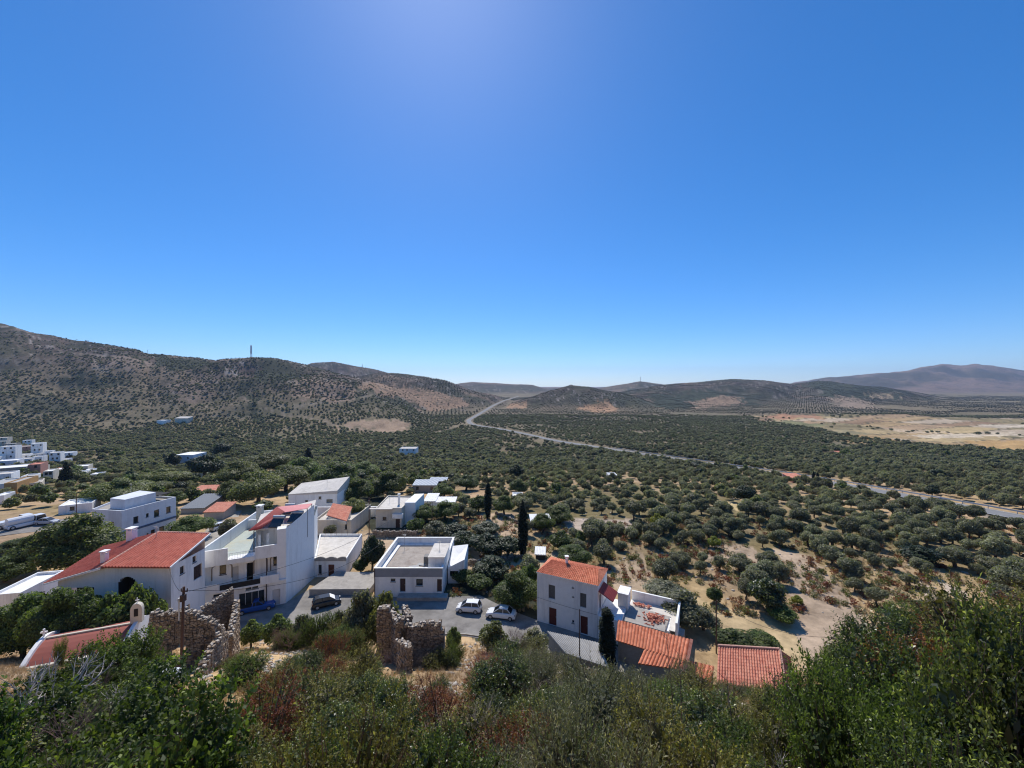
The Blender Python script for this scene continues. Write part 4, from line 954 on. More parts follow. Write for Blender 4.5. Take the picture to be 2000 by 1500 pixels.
for t in (0, 1):
    mb = MB(); o_ = r0 if t == 0 else r1
    s = -.15 if t == 0 else .15
    pts = []
    for k in range(9):
        v = -1 + k / 4; h_ = -26.45 + 1.2 * (1 - abs(v) ** 1.7); pts.append((o_.x + ny.x * 3.15 * -v, o_.y + ny.y * 3.15 * -v, h_))
    for a, b_ in zip(pts[:-1], pts[1:]):
        a = Vector(a); b_ = Vector(b_); w_ = Vector((ux.x * .34, ux.y * .34, 0))
        q_ = [a - w_ / 2, b_ - w_ / 2, b_ + w_ / 2, a + w_ / 2]; mb.prism([x[:2] for x in q_], -30.5, [a.z + .12, b_.z + .12, b_.z + .12, a.z + .12])
    mb.build('gable_wall', M_white, ch)
mb = MB(); w_ = ny * .18
mb.prism([l0.to_2d() + w_ + ux * .18, l1.to_2d() + w_ - ux * .18, l1.to_2d() - w_ - ux * .18, l0.to_2d() - w_ + ux * .18], -26.75, -26.42); mb.build('roof_edge', M_cream, ch); mb = MB()
mb.prism([r0.to_2d() + w_ * .6 + ux * .2, r1.to_2d() + w_ * .6 - ux * .2, r1.to_2d() - w_ * .6 - ux * .2, r0.to_2d() - w_ * .6 + ux * .2], -25.5, -25.28)
mb.build('roof_edge', M_cream, ch)
mb = MB(); mb.prism([l0.to_2d() + ux * .18, l1.to_2d() - ux * .18, bk1.to_2d() - ux * .18, bk0.to_2d() + ux * .18], -30.5, -26.78); mb.build('wall', M_stone2, ch)
mb = MB(); b0 = r1.to_2d() + ux * .0     # bell gable
bw, bt = .62, .25
pts = [(-bw, -25.3), (bw, -25.3), (bw, -23.9)] + [(bw * math.cos(t), -23.9 + .62 * math.sin(t)) for t in np.linspace(0, math.pi, 9)[1:-1]] + [(-bw, -23.9)]
n_ = len(pts); vs = []
for s in (-bt, bt):
    for a, z in pts: vs.append((b0.x + ny.x * 0 + ux.x * a * .8 + ny.x * s, b0.y + ux.y * a * .8 + ny.y * s, z))
mb.add(vs, [tuple(range(n_)), tuple(range(n_, 2 * n_))[::-1]] + [(i, n_ + i, n_ + (i + 1) % n_, (i + 1) % n_) for i in range(n_)])
bg_ = mb.build('bell_gable', M_cream, ch)
mb = MB(); mb.obox((b0 + ny * (bt + .01)), ux, -.17, .17, -.02, 0.0, -24.6, -23.8); mb.build('bell_opening_shade', M_dark, bg_)  # no hole is cut: a dark plate paints the shaded opening
mb = MB(); mb.tube((*b0, -23.3), (*b0, -22.75), .04); mb.obox(b0, ux, -.17, .17, -.03, .03, -23.05, -22.97); mb.build('cross', M_white, bg_)
mb = MB(); q_ = r0.to_2d(); mb.tube((*q_, -25.1), (*q_, -24.4), .09); mb.obox(q_, ux, -.25, .25, -.07, .07, -24.8, -24.65); mb.build('stone_cross', M_white, ch)
FOOT.append([tuple(l0[:2]), tuple(l1[:2]), tuple(bk1[:2]), tuple(bk0[:2])])

# ------------------------------------------------------------------ ruins
def ruin_wall(mb, p0, p1, zb, tops, th=.6, ops=[], rnd=None):
    """broken masonry wall: ragged top given as (fraction, height); openings (f0,f1,za,zb, arched)"""
    rnd = rnd or random.Random(5); p0 = Vector(p0[:2]); p1 = Vector(p1[:2]); L = (p1 - p0).length; u = (p1 - p0) / L; n = Vector((u.y, -u.x)); k = max(4, int(L / .28))
    fx = [t[0] for t in tops]; fz = [t[1] for t in tops]
    for i in range(k):
        a, c = L * i / k, L * (i + 1) / k; f = (i + .5) / k
        top = float(np.interp(f, fx, fz)) + rnd.uniform(-.16, .16)
        spans = [(zb, top)]
        for o in ops:
            if o[0] < f < o[1]:
                hi = o[3]
                if o[4]: hi -= (1 - math.sqrt(max(0, 1 - ((f - (o[0] + o[1]) / 2) / ((o[1] - o[0]) / 2)) ** 2))) * (o[1] - o[0]) / 2 * L
                spans = [(zb, o[2]), (hi, top)]
        for za, zt_ in spans:
            if zt_ - za < .05: continue
            z = za; q_ = [p0 + u * a + n * (th / 2 - .07), p0 + u * c + n * (th / 2 - .07), p0 + u * c - n * (th / 2 - .07), p0 + u * a - n * (th / 2 - .07)]
            mb.prism(q_, za, zt_ - .03)
            while z < zt_ - .05:      # courses of rough stones on both faces
                hh = min(rnd.uniform(.16, .34), zt_ - z)
                for s_ in (-1, 1):
                    o1 = rnd.uniform(-.04, .06); sh_ = rnd.uniform(-.06, .06); e0 = th / 2 - .08
                    q_ = [p0 + u * (a + sh_ + .012) + n * s_ * (th / 2 + o1), p0 + u * (c + sh_ - .012) + n * s_ * (th / 2 + o1 + rnd.uniform(-.03, .03)), p0 + u * (c + sh_) + n * s_ * e0, p0 + u * (a + sh_) + n * s_ * e0]
                    if s_ > 0: q_ = q_[::-1]
                    mb.prism(q_, z + .012, z + hh - .012)
                z += hh
        for _ in range(1):    # loose capping stones
            c_ = p0 + u * rnd.uniform(a, c) + n * rnd.uniform(-th / 2, th / 2); s_ = rnd.uniform(.06, .15)
            d_ = Vector((rnd.uniform(-1, 1), rnd.uniform(-1, 1))).normalized(); mb.obox(c_, d_, -s_, s_, -s_ * .7, s_ * .7, top - .05, top + s_ * .8, 1)
Yr = 33.5
ru = empty('ruined_house', (-26, 34, -24), 'roofless ruined stone house with an arched opening behind the wooden utility pole', 'ruin')
mb = MB(); a, c = PD(296, 1290, 34.0), PD(424, 1270, 34.6); zt0 = PD(296, 1197, 34.0).z
ruin_wall(mb, a, c, -25.5, [(0, zt0), (.55, zt0 + .1), (.62, zt0 - .2), (1, PD(420, 1215, 34.6).z)], .6, [(.27, .44, PD(1, 1293, 34).z, PD(1, 1255, 34).z, False), (.36, .56, PD(1, 1293, 34).z, PD(1, 1258, 34).z, True), (.76, .92, PD(1, 1300, 34).z, PD(1, 1262, 34).z, True)])
mb.build('front_wall', [M_stone, M_rock], ru)
mb = MB(); a, c = PD(372, 1250, 39.5), PD(462, 1235, 42.5)
ruin_wall(mb, a, c, -29.5, [(0, PD(372, 1212, 39.5).z), (.25, PD(395, 1188, 40).z), (.9, PD(452, 1150, 42).z), (1, PD(460, 1200, 42).z)], .6)
mb.build('gable_wall', [M_stone, M_rock], ru)
mb = MB(); a, c = PD(462, 1235, 42.5), PD(448, 1270, 37.0); ruin_wall(mb, a, c, -28.5, [(0, PD(460, 1172, 42.5).z), (.5, PD(455, 1208, 40).z), (1, PD(448, 1246, 37).z)], .55)
ruin_wall(mb, PD(424, 1270, 34.6), PD(440, 1265, 36.5), -27, [(0, PD(424, 1222, 34.6).z), (1, PD(440, 1240, 36.5).z)], .5)
ruin_wall(mb, PD(428, 1290, 34.4), PD(388, 1310, 31), -25.2, [(0, PD(428, 1236, 34.4).z), (.3, PD(420, 1264, 33).z), (1, PD(388, 1308, 31).z)], .5)
ruin_wall(mb, PD(380, 1250, 36.2), PD(425, 1240, 36.8), -27, [(0, PD(380, 1215, 36.2).z), (1, PD(425, 1232, 36.8).z)], .5)
mb.build('side_wall', [M_stone2, M_rock], ru)
FOOT.append([(-33, 30), (-18, 30), (-22, 43.5), (-30, 42)])
rc = empty('ruined_wall_block', (-8, 36, -25), 'broken stone walls of a fallen house in the middle, overgrown with dead creeper', 'ruin')
mb = MB(); ruin_wall(mb, PD(738, 1222, 40), PD(768, 1225, 40), -28.6, [(0, PD(1, 1188, 40).z), (.8, PD(1, 1184, 40).z), (1, PD(1, 1202, 40).z)], .8); 
ruin_wall(mb, PD(768, 1225, 40), PD(778, 1250, 37), -28, [(0, PD(1, 1195, 40).z), (1, PD(1, 1215, 37).z)], .5)
mb.build('back_wall', [M_stone, M_rock], rc)
mb = MB(); ruin_wall(mb, PD(778, 1262, 36.4), PD(868, 1262, 36.4), -27.2, [(0, PD(1, 1208, 36.4).z), (.15, PD(1, 1206, 36.4).z), (.2, PD(1, 1222, 36.4).z), (.6, PD(1, 1214, 36.4).z), (.9, PD(1, 1216, 36.4).z), (1, PD(1, 1236, 36.4).z)], .7, [(.06, .2, -26, PD(1, 1222, 36.4).z, False)])
ruin_wall(mb, PD(780, 1270, 35), PD(800, 1285, 33), -25.6, [(0, PD(1, 1250, 35).z), (1, PD(1, 1262, 33).z)], .5)
ruin_wall(mb, PD(790, 1190, 40), PD(800, 1230, 37), -28, [(0, PD(1, 1183, 40).z), (1, PD(1, 1205, 37).z)], .5)
mb.build('front_wall', [M_stone, M_rock], rc)
FOOT.append([(-14, 34), (-5.5, 34), (-6, 42), (-14, 42)])
mb = MB(); g0 = PD(334, 1308, 30.0); mb.obox(g0[:2], (1, .1), -.85, .55, -.5, .4, g0.z - .6, g0.z - .12)
o = mb.build('water_tank', M_bluew); tag(o, 'low pale blue concrete tank at the foot of the ruin, beside the pole', 'water tank')
# long dry stone wall behind the flat-roofed house
def long_wall(label, pts, h=1.3, th=.5, mt=M_stone):
    mb = MB(); L = [G(*p) for p in pts]
    for a, c in zip(L[:-1], L[1:]):
        n_ = max(2, int((c - a).length / 1.2))
        for i in range(n_):
            p_, q_ = a.lerp(c, i / n_), a.lerp(c, (i + 1) / n_); zz = min(HZ(p_.x, p_.y), HZ(q_.x, q_.y)); ruin_wall(mb, p_, q_, zz - .5, [(0, zz + h), (1, zz + h)], th, rnd=random.Random(i))
    o = mb.build('stone_wall', [mt, M_rock]); tag(o, label, 'stone wall'); return o
long_wall('dark dry stone wall in front of the cream house behind the flat roof', [(728, 1049), (815, 1050)], 1.4)
long_wall('low terrace wall running right from the white annex among dry grass', [(888, 1104), (960, 1100), (1020, 1092)], .8)
long_wall('low pale stone wall slanting down behind the first cypress', [(968, 1004), (1010, 1022)], .6, .4, M_stone2)

# ------------------------------------------------------------------ houses around and behind
def block(name, label, cat, px0, px1, pt, pb, depth, wm=None, rm=None, roof='flat', yaw=0.0, wins=0, rise=1.0, group=None, par=.35, wk='winb', doors=0, mid=None, y=None, sink=.6):
    """a building seen at px0..px1 with the top of its front at pt and its foot at pb"""
    pm = (px0 + px1) / 2; g = G(pm, pb) if y is None else PD(pm, pb, y); Y = g.y; z0 = g.z - sink; zt = -(pt - 750) / F * Y
    if pm < 250: yaw += .5 * math.atan(-g.x / g.y)
    ux = Vector((math.cos(yaw), math.sin(yaw))); uy = Vector((-ux.y, ux.x)); c0 = g.to_2d()
    sA, sB = [((q_ - 1000) / F * c0.y - c0.x) / (ux.x - (q_ - 1000) / F * ux.y) for q_ in (px0, px1)]; wd_ = sB - sA
    a = c0 + ux * sA; poly = [a, a + ux * wd_, a + ux * wd_ + uy * depth, a + uy * depth]
    ops = []
    h = zt - g.z; nst = max(1, int(round(h / 3.0)))
    if wins:
        for s in range(nst):
            for k in range(wins):
                c = wd_ * (k + .5 + (.12 if (k + s) % 2 else -.1)) / wins; zc = g.z + (s + .5) * h / nst
                if s == 0 and k < doors: ops.append((c - .45, c + .45, g.z + .02, g.z + min(2.1, h * .8), 'doord'))
                else: ops.append((c - .45, c + .45, zc - .3, zc + min(.75, h / nst * .5 - .15), wk))
    if roof == 'flat':
        return flat_house(name, label, cat, poly, z0, zt, {0: ops}, par, wm, rm, group)
    e = empty(name, (*c0, z0), label, cat, group); mb = MB()
    facade(mb, poly[0], poly[1], z0, zt, [o[:4] for o in ops])
    zb = zt + rise if roof == 'shed' else zt
    facade(mb, poly[1], poly[2], z0, (zt, zb), []); facade(mb, poly[2], poly[3], z0, zb, []); facade(mb, poly[3], poly[0], z0, (zb, zt), [])
    z3_ = lambda p, z: Vector((p[0], p[1], z)); o_ = .2
    A_, B_, C_, D_ = poly[0] - ux * o_ - uy * o_, poly[1] + ux * o_ - uy * o_, poly[2] + ux * o_ + uy * o_, poly[3] - ux * o_ + uy * o_
    r = MB(); pt_ = .45 if Y > 90 else .3
    if roof == 'shed': tiled(r, z3_(A_, zt + .02), z3_(B_, zt + .02), z3_(C_, zb + .04), z3_(D_, zb + .04), pt_, .1, .1)
    else:
        m0, m1 = (A_ + D_) / 2, (B_ + C_) / 2
        tiled(r, z3_(A_, zt + .02), z3_(B_, zt + .02), z3_(m1, zt + rise), z3_(m0, zt + rise), pt_, .1, .1); tiled(r, z3_(C_, zt + .02), z3_(D_, zt + .02), z3_(m0, zt + rise), z3_(m1, zt + rise), pt_, .1, .1)
        q1, q2 = (poly[1] + poly[2]) / 2, (poly[0] + poly[3]) / 2
        mb.add([z3_(poly[1], zt), z3_(poly[2], zt), z3_(q1, zt + rise - .1)], [(0, 1, 2)]); mb.add([z3_(poly[3], zt), z3_(poly[0], zt), z3_(q2, zt + rise - .1)], [(0, 1, 2)])
    mb.build('wall', wm or M_white, e); r.build('roof', rm or M_tileR, e)
    for o in ops: fill(e, poly[0], poly[1], o, o[4])
    FOOT.append([tuple(p) for p in poly])
    return e
# cream house
kh = flat_house('cream_house', 'two level cream house with flat pale roofs behind the dark stone wall', 'house', [(-31.6, 92.6), (-25.6, 92.6), (-25.0, 102.5), (-32.0, 103)], -33.8, -28.75, {0: [(1.6, 2.5, -31.6, -30.8, 'winb'), (4.6, 5.6, -33.5, -31.3, 'doord')]}, .3, M_cream, M_lightroof)
mb = MB(); mb.prism([(-25.57, 95.0), (-23.0, 95.0), (-22.6, 102.8), (-24.95, 102.4)], -33.8, -28.2); mb.prism([(-27.6, 92.0), (-25.2, 92.0), (-25.2, 92.58), (-27.6, 92.58)], -31.0, -30.0); mb.build('side_wing', M_white, kh)
mb = MB(); mb.prism([(-33.0, 91.8), (-27.6, 91.8), (-27.6, 92.57), (-33.0, 92.57)], -28.9, -28.74); mb.build('roof_overhang', M_lightroof, kh); chimney(kh, -27.3, 96.5, -28.9, -26.9, .22, M_white)
# unfinished small white house with wavy edged roof, right of the tall one
uh = flat_house('terrace_house', 'low house with brown door and scalloped roof edge, right of the tall apartment house', 'house', [P(614, 1126, -33)[:2], P(676, 1126, -33)[:2], (-30.0, 80), (-38.5, 80)], -33.2, -30.0, {0: [(.7, 1.25, -32.6, -31.0, 'winb'), (2.35, 3.4, -33.0, -30.95, 'doorb')]}, .45, M_greyw, M_lightroof)
mb = MB()
b0_ = P(614, 1126, -33); b1_ = P(676, 1126, -33)
for k in range(24):
    s = k / 24; hgt = .12 + .28 * abs(math.sin(s * 9)); p_ = b0_.lerp(b1_, s); q_ = b0_.lerp(b1_, s + 1 / 24); mb.prism([(p_.x, p_.y - .12), (q_.x, q_.y - .12), (q_.x, q_.y + .1), (p_.x, p_.y + .1)], -30.3, -29.99 + hgt)
mb.build('scalloped_edge', M_conc, uh)
mb = MB()
for k in range(7):
    mb = MB(); mb.tube((-37.2 + k * 1.1, 79.6, -30.2), (-37.2 + k * 1.1, 79.6, -29.2), .02, n=4); mb.build('rebar', M_brdoor, uh)
# house with the rose roof behind it
ih = flat_house('rose_roofed_house', 'cream walled house with faded rose tiled roof and white terrace behind the terrace house', 'house', [P(613, 1043, -33)[:2], P(686, 1043, -33)[:2], (-35.0, 99), (-44, 99)], -33.4, -29.9, {0: [(6.8, 7.3, -32, -30.6, 'wing')]}, .5, M_cream, M_lightroof)
mb = MB(); y0_ = 87.6
tiled(mb, P(637, 1006, -29.6), P(677, 1018, -29.75), P(688, 990, -28.6), P(650, 983, -28.6), .35, .1, .1)
mb.build('tiled_roof', M_tileR, ih)
mb = MB(); q_ = [P(640, 1008, -29.7), P(676, 1019, -29.8), P(686, 991, -28.75), P(652, 985, -28.75)]; mb.prism([p[:2] for p in q_], -30.4, [p.z - .08 for p in q_]); mb.build('tiled_roof_wall', M_cream, ih)
# long white retaining wall behind
mb = MB(); mb.prism([(-52, 100.2), (-36, 100.2), (-34, 100.6), (-34, 100.9), (-52, 100.5)], -33.6, -30.9); o = mb.build('garden_wall', M_greyw); tag(o, 'long pale garden wall behind the rose roofed house', 'wall')
jh = flat_house('gabled_house', 'tall white house with sloping tan roof and small dark windows, beyond the apartment roof', 'house', [(-58.5, 104.5), (-46.2, 105.5), (-46.5, 114), (-59.5, 113)], -33.8, [-29.0, -28.3, -26.6, -28.2],
    {0: [(4.2, 4.9, -31.4, -30.5, 'winb'), (7.6, 8.3, -30.3, -29.6, 'winb'), (9.6, 11.2, -31.3, -30.4, 'wing')]}, 0, M_white, M_lightroof)
# blocks: the blue-white two-storey building
bh = flat_house('blue_white_house', 'two storey pale blue building with dark band between storeys, behind the red roofed house', 'house', [(-77.8, 79.6), (-75.3, 89.5), (-88, 92), (-85.0, 80.8)], -33.6, -25.3,
    {0: [(2.0, 2.9, -28.6, -27.2, 'winb'), (4.3, 4.8, -28.0, -27.2, 'winb'), (5.8, 6.8, -28.5, -27.0, 'winb'), (8.2, 9.1, -28.4, -27.0, 'winb'), (4.4, 4.8, -32.2, -31.4, 'winb'), (5.2, 6.0, -33.2, -31.0, 'doord'), (6.8, 7.8, -32.4, -30.9, 'winb')], 3: [(1.5, 2.6, -29, -27.6, 'wing'), (4.3, 5.4, -29, -27.6, 'wing'), (1.5, 2.6, -32.4, -31, 'winb')]}, .4, M_bluew, M_conc)
mb = MB(); mb.prism([(-77.72, 79.5), (-75.2, 89.5), (-75.4, 89.5), (-77.9, 79.6)], -29.9, -29.5); mb.build('dark_band', mat('slate blue paint', (.1, .13, .2)), bh)
mb = MB(); mb.prism([(-79.0, 81.5), (-77.6, 87), (-82.5, 88.5), (-83, 82.5)], -25.9, -23.6); mb.build('roof_room', M_bluew, bh)
mb = MB(); mb.prism([(-77.0, 86.9), (-76.2, 89.3), (-82, 90.5), (-82, 88.8)], -24.4, -24.25); mb.build('pergola', M_dark, bh)
block('low_white_house', 'low white flat-roofed house left of the blue and white building', 'house', 114, 180, 985, 1003, 7, M_white, M_white, wins=1, yaw=.15)
block('roadside_kiosk', 'white flat roofs at the left edge below the big green tree', 'house', -20, 40, 1160, 1192, 6.5, M_white, M_white, yaw=-.25, y=52)
block('slate_roof_barn', 'open barn with dark blue grey sheet roof left of the apartment house', 'barn', 353, 398, 993, 1003, 9, M_conc, M_slate, roof='shed', rise=1.3, yaw=.1)
block('pink_roof_shed', 'shed with dusty pink roof beside the dark barn roof', 'shed', 398, 437, 1000, 1015, 5, M_conc, M_tileR, roof='shed', rise=.9, yaw=.1)
block('orange_roof_shed', 'narrow house with salmon tiled roof among the plane trees', 'house', 368, 416, 962, 969, 6, M_cream, M_tileR, roof='shed', rise=.8, yaw=.1)
block('pale_roof_hut', 'small hut with pale grey roof beside the dark evergreen', 'hut', 352, 378, 930, 941, 5, M_cream, M_lightroof, wins=1)
block('white_villa', 'pale blue two storey villa with overhanging flat roof among dark trees, left', 'house', 343, 377, 889, 914, 10, M_bluew, M_white, par=0, wins=2)
block('tin_shed', 'low shed with two grey metal roofs beyond the cream house', 'shed', 806, 852, 948, 962, 5, M_conc, M_metalroof, roof='shed', rise=.7, wins=2)
block('tin_annex', 'small grey metal roofed lean-to at the right end of the tin shed', 'shed', 838, 871, 940, 950, 4, M_dark, M_metalroof, roof='shed', rise=.5)
block('white_roof_store', 'low store with bright white roof right of the cream house', 'shed', 828, 850, 979, 990, 6, M_white, M_white, roof='shed', rise=.5)
block('white_sheet_roof', 'long white sheet roof half hidden by trees beside the white roofed store', 'shed', 850, 888, 981, 990, 4, M_white, M_white, roof='shed', rise=.3)
block('garden_shed', 'open garden shed with white corrugated roof right of the second cypress', 'shed', 1038, 1076, 1019, 1032, 3.6, M_dark, M_white, roof='shed', rise=.5, yaw=.06)
block('white_hut', 'tiny hut with bright white roof above the orange roofed house', 'hut', 1046, 1064, 1083, 1094, 2.6, M_dark, M_white, roof='shed', rise=.3, yaw=-.1)
block('white_slab', 'white slab roof in the olive grove behind the first cypress', 'hut', 1001, 1021, 968, 976, 4, M_greyw, M_white)
block('grove_hut', 'small white hut in the far olive grove near the road bend', 'hut', 1190, 1206, 928, 936, 5, M_white, M_white)
block('far_white_house', 'distant white house with dark openings in the grove below the brown field', 'house', 780, 812, 876, 890, 8, M_greyw, M_lightroof, wins=3, par=.3)
block('roadside_house', 'low house with salmon tiled roof by two cypresses beside the valley road', 'house', 1548, 1575, 935, 941, 6, M_pink, M_tileR, roof='shed', rise=.8)
block('field_house', 'tiny pale house in the grove near the dry fields', 'house', 1636, 1652, 885, 890, 7, M_cream, M_tileR, roof='gable', rise=1)
block('hillfoot_house', 'small white house at the foot of the left hill', 'house', 306, 322, 821, 829, 9, M_white, M_white)
block('hillfoot_farm', 'small farm with pinkish walls right of the white hill foot house', 'house', 341, 366, 817, 826, 9, M_cream, M_lightroof, roof='shed', rise=1.5)
VIL = [  # the village at the left edge
 ('low_dark_house', 'wide dark walled house with a long white roof edge at the left edge', -30, 52, 914, 934, 12, M_conc, M_white, .12, 2),
 ('terracotta_house', 'small terracotta walled house at the end of the long white roof edge', 54, 79, 907, 929, 9, M_pink, M_tileR, .1, 1),
 ('ochre_house', 'house with a plain ochre orange wall and grey flat roof', 8, 33, 943, 966, 14, M_ochre, M_sheet, 0, 0),
 ('awning_house', 'pale house with a sloping red awning along its front', 33, 82, 944, 960, 10, M_cream, M_sheet, .35, 3),
 ('grey_shed_roof', 'grey roofed shed at the left edge below the dark walled house', -30, 8, 946, 966, 12, M_greyw, M_sheet, 0, 1),
 ('white_box_house', 'white box house with one dark window at the left edge', -10, 33, 900, 914, 9, M_bluew, M_white, .05, 1),
 ('terracotta_upper_house', 'terracotta house with a cluttered roof in the upper village', 32, 60, 872, 885, 9, M_pink, M_lightroof, 0, 2),
 ('long_grey_house', 'long grey roofed house in the upper village', 50, 90, 886, 895, 8, M_greyw, M_sheet, 0, 3),
 ('tower_house', 'tiny white house with a rooftop canopy at the village end', 87, 101, 881, 893, 5, M_white, M_white, 0, 1),
 ('pale_blue_house', 'pale blue house with three dark windows near the pointed dark tree', 104, 130, 898, 907, 8, M_bluew, M_lightroof, 0, 3),
 ('pinkish_house', 'pinkish house with white roof left of the pointed dark tree', 103, 124, 917, 932, 8, M_pink, M_white, .1, 1),
 ('white_end_house', 'white house with long sunlit roof right of the pointed dark tree', 137, 172, 911, 921, 8, M_cream, M_white, .12, 1),
 ('low_white_wall_house', 'low white house at the right end of the village', 165, 199, 917, 922, 5, M_white, M_white, .1, 1),
 ('upper_edge_house', 'cream house at the top left edge of the village', -15, 14, 855, 866, 9, M_cream, M_lightroof, 0, 1),
 ('brown_upper_house', 'brownish house below the cream one at the top left edge', 4, 30, 867, 880, 8, M_conc, M_sheet, 0, 2),
 ('low_cream_house', 'low cream house left of the cluttered terracotta house', 10, 32, 884, 891, 7, M_cream, M_white, 0, 1),
 ('grey_mid_house', 'grey house with pale roof line in the middle of the village', 34, 62, 896, 907, 8, M_greyw, M_lightroof, 0, 2),
 ('shadowed_house', 'grey white house below the long grey roofed house', 62, 82, 892, 905, 7, M_greyw, M_sheet, 0, 2),
 ('pink_strip_house', 'narrow house with pale pink roof in the middle of the village', 80, 96, 905, 913, 6, M_pink, M_white, 0, 1),
 ('left_edge_house', 'small white house cut by the left edge below the ochre house', -12, 8, 968, 986, 6, M_white, M_white, 0, 0),
 ('left_upper_house', 'white house cut by the left edge in the upper village', -14, 4, 886, 894, 7, M_white, M_lightroof, 0, 1),
] + [
 ('stacked_house_a', 'white house with two dark windows rising behind the long white roof edge', 0, 30, 872, 905, 8, M_white, M_lightroof, 0, 2),
 ('stacked_house_b', 'tall pale house in the middle of the stacked village houses', 60, 84, 866, 892, 7, M_greyw, M_white, .1, 2),
 ('stacked_house_c', 'white two storey house at the front right of the village', 96, 118, 884, 908, 7, M_white, M_lightroof, .1, 2),
 ('stacked_house_d', 'cream two storey house beside the awning house', 84, 104, 920, 944, 7, M_cream, M_white, .15, 2),
 ('stacked_house_e', 'white house with flat roof behind the pale blue house', 118, 142, 884, 899, 7, M_white, M_white, 0, 2),
 ('stacked_house_f', 'bright white house at the left edge between the grey shed and dark walled house', -20, 22, 926, 946, 8, M_white, M_lightroof, .1, 2),
 ('stacked_house_g', 'small white house in front of the white end house', 150, 168, 922, 934, 6, M_white, M_white, .1, 1),
 ('stacked_house_h', 'cream house with flat roof at the left edge above the white stacked house', -10, 12, 862, 876, 7, M_cream, M_lightroof, 0, 2),
 ('stacked_house_i', 'small white house behind the tall pale house', 44, 62, 860, 872, 6, M_white, M_white, 0, 2),
 ('stacked_house_j', 'low white house between the terracotta houses', 30, 56, 888, 899, 7, M_white, M_lightroof, .1, 2),
 ('stacked_house_k', 'white house right of the ochre house behind the awning', 40, 66, 930, 943, 7, M_white, M_sheet, .1, 2),
 ('stacked_house_l', 'pale grey house among trees right of the pointed dark tree', 176, 196, 926, 935, 6, M_greyw, M_white, 0, 1),
 ('stacked_house_m', 'cream house just above the awning house end', 62, 86, 912, 926, 7, M_cream, M_lightroof, .1, 2),
 ('stacked_house_n', 'white house at the left edge beside the low dark walled house', -30, 0, 892, 906, 7, M_white, M_white, 0, 2),
]
for nm, lb, x0_, x1_, pt_, pb_, dp, wm_, rm_, yw, wn in VIL:
    nm = 'village_house' if nm.startswith('stacked') else nm
    block(nm, lb, 'house', x0_, x1_, pt_, pb_, dp * .8, wm_, rm_, yaw=yw, wins=wn, group='houses of the village at the left edge', par=.3)
g = G(60, 958)
def aerial(x, y, z, label, h=1.6):
    e = empty('roof_aerial', (x, y, z), label, 'roof aerial', 'aerials on the roofs'); mb = MB(); mb.tube((x, y, z - .2), (x, y, z + h), .03, n=5)
    for k in range(4): mb.tube((x - .35 + .05 * k, y - .2 + .12 * k, z + h - .12 * k), (x + .35 - .05 * k, y - .2 + .12 * k, z + h - .12 * k), .015, n=4)
    mb.build('aerial_mast', M_steel, e)
for a_ in [(-44.5, 70, -24, 'aerial on the roof terrace of the tall apartment house', 2.2), (-30, 98, -28.8, 'aerial on the cream house roof'), (-48.6, 54.6, -21, 'aerial on the red roof ridge'), (-50, 108, -27.6, 'aerial on the gabled white house'), (-12, 66, -27.5, 'aerial on the stair box of the grey flat-roofed house'), (-83, 87, -23.7, 'aerial on the roof room of the pale blue building', 2), (-19.5, 72.5, -29.6, 'aerial at the back corner of the weathered flat roof', 2.4)]: aerial(*a_)
# kerb along the foot of the slope
KB = [G(470, 1212), G(560, 1210), G(700, 1212), G(860, 1208), G(960, 1212), G(1040, 1240), G(1090, 1262)]
mb = MB()
for a_, b2 in ((( -33, 53.3), (-20, 52.9)), ((-20, 52.9), (-6, 52.5)), ((-6, 52.5), (0, 51.1)), ((0, 51.1), (8, 47.1))):
    a2 = Vector(a_); c2 = Vector(b2); n_ = int((c2 - a2).length / 1.0)
    for i in range(n_): mb.obox(a2.lerp(c2, i / n_), c2 - a2, 0, (c2 - a2).length / n_ - .03, -.1, .1, -33.1, -32.82)
o = mb.build('kerb', M_conc); tag(o, kind='structure')
# garden terrace with the parking bay between the tall house and the grey house
tb = [P(598, 1160, -32.2)[:2], P(640, 1158, -32.2)[:2], (-21.9, 62.2), (-21.9, 68.5), (-31.5, 68.3)]
mb = MB(); mb.prism([P(604, 1151, -32.0)[:2], P(722, 1150, -32.0)[:2], (-22.0, 67.8), (-30.0, 68.2)], -33.3, -32.0); o = mb.build('paved_terrace', M_conc); tag(o, 'raised tan paved terrace behind the parked black car', 'terrace')
FOOT.append([(-34, 60), (-21.5, 60), (-21.5, 80), (-33, 80)])

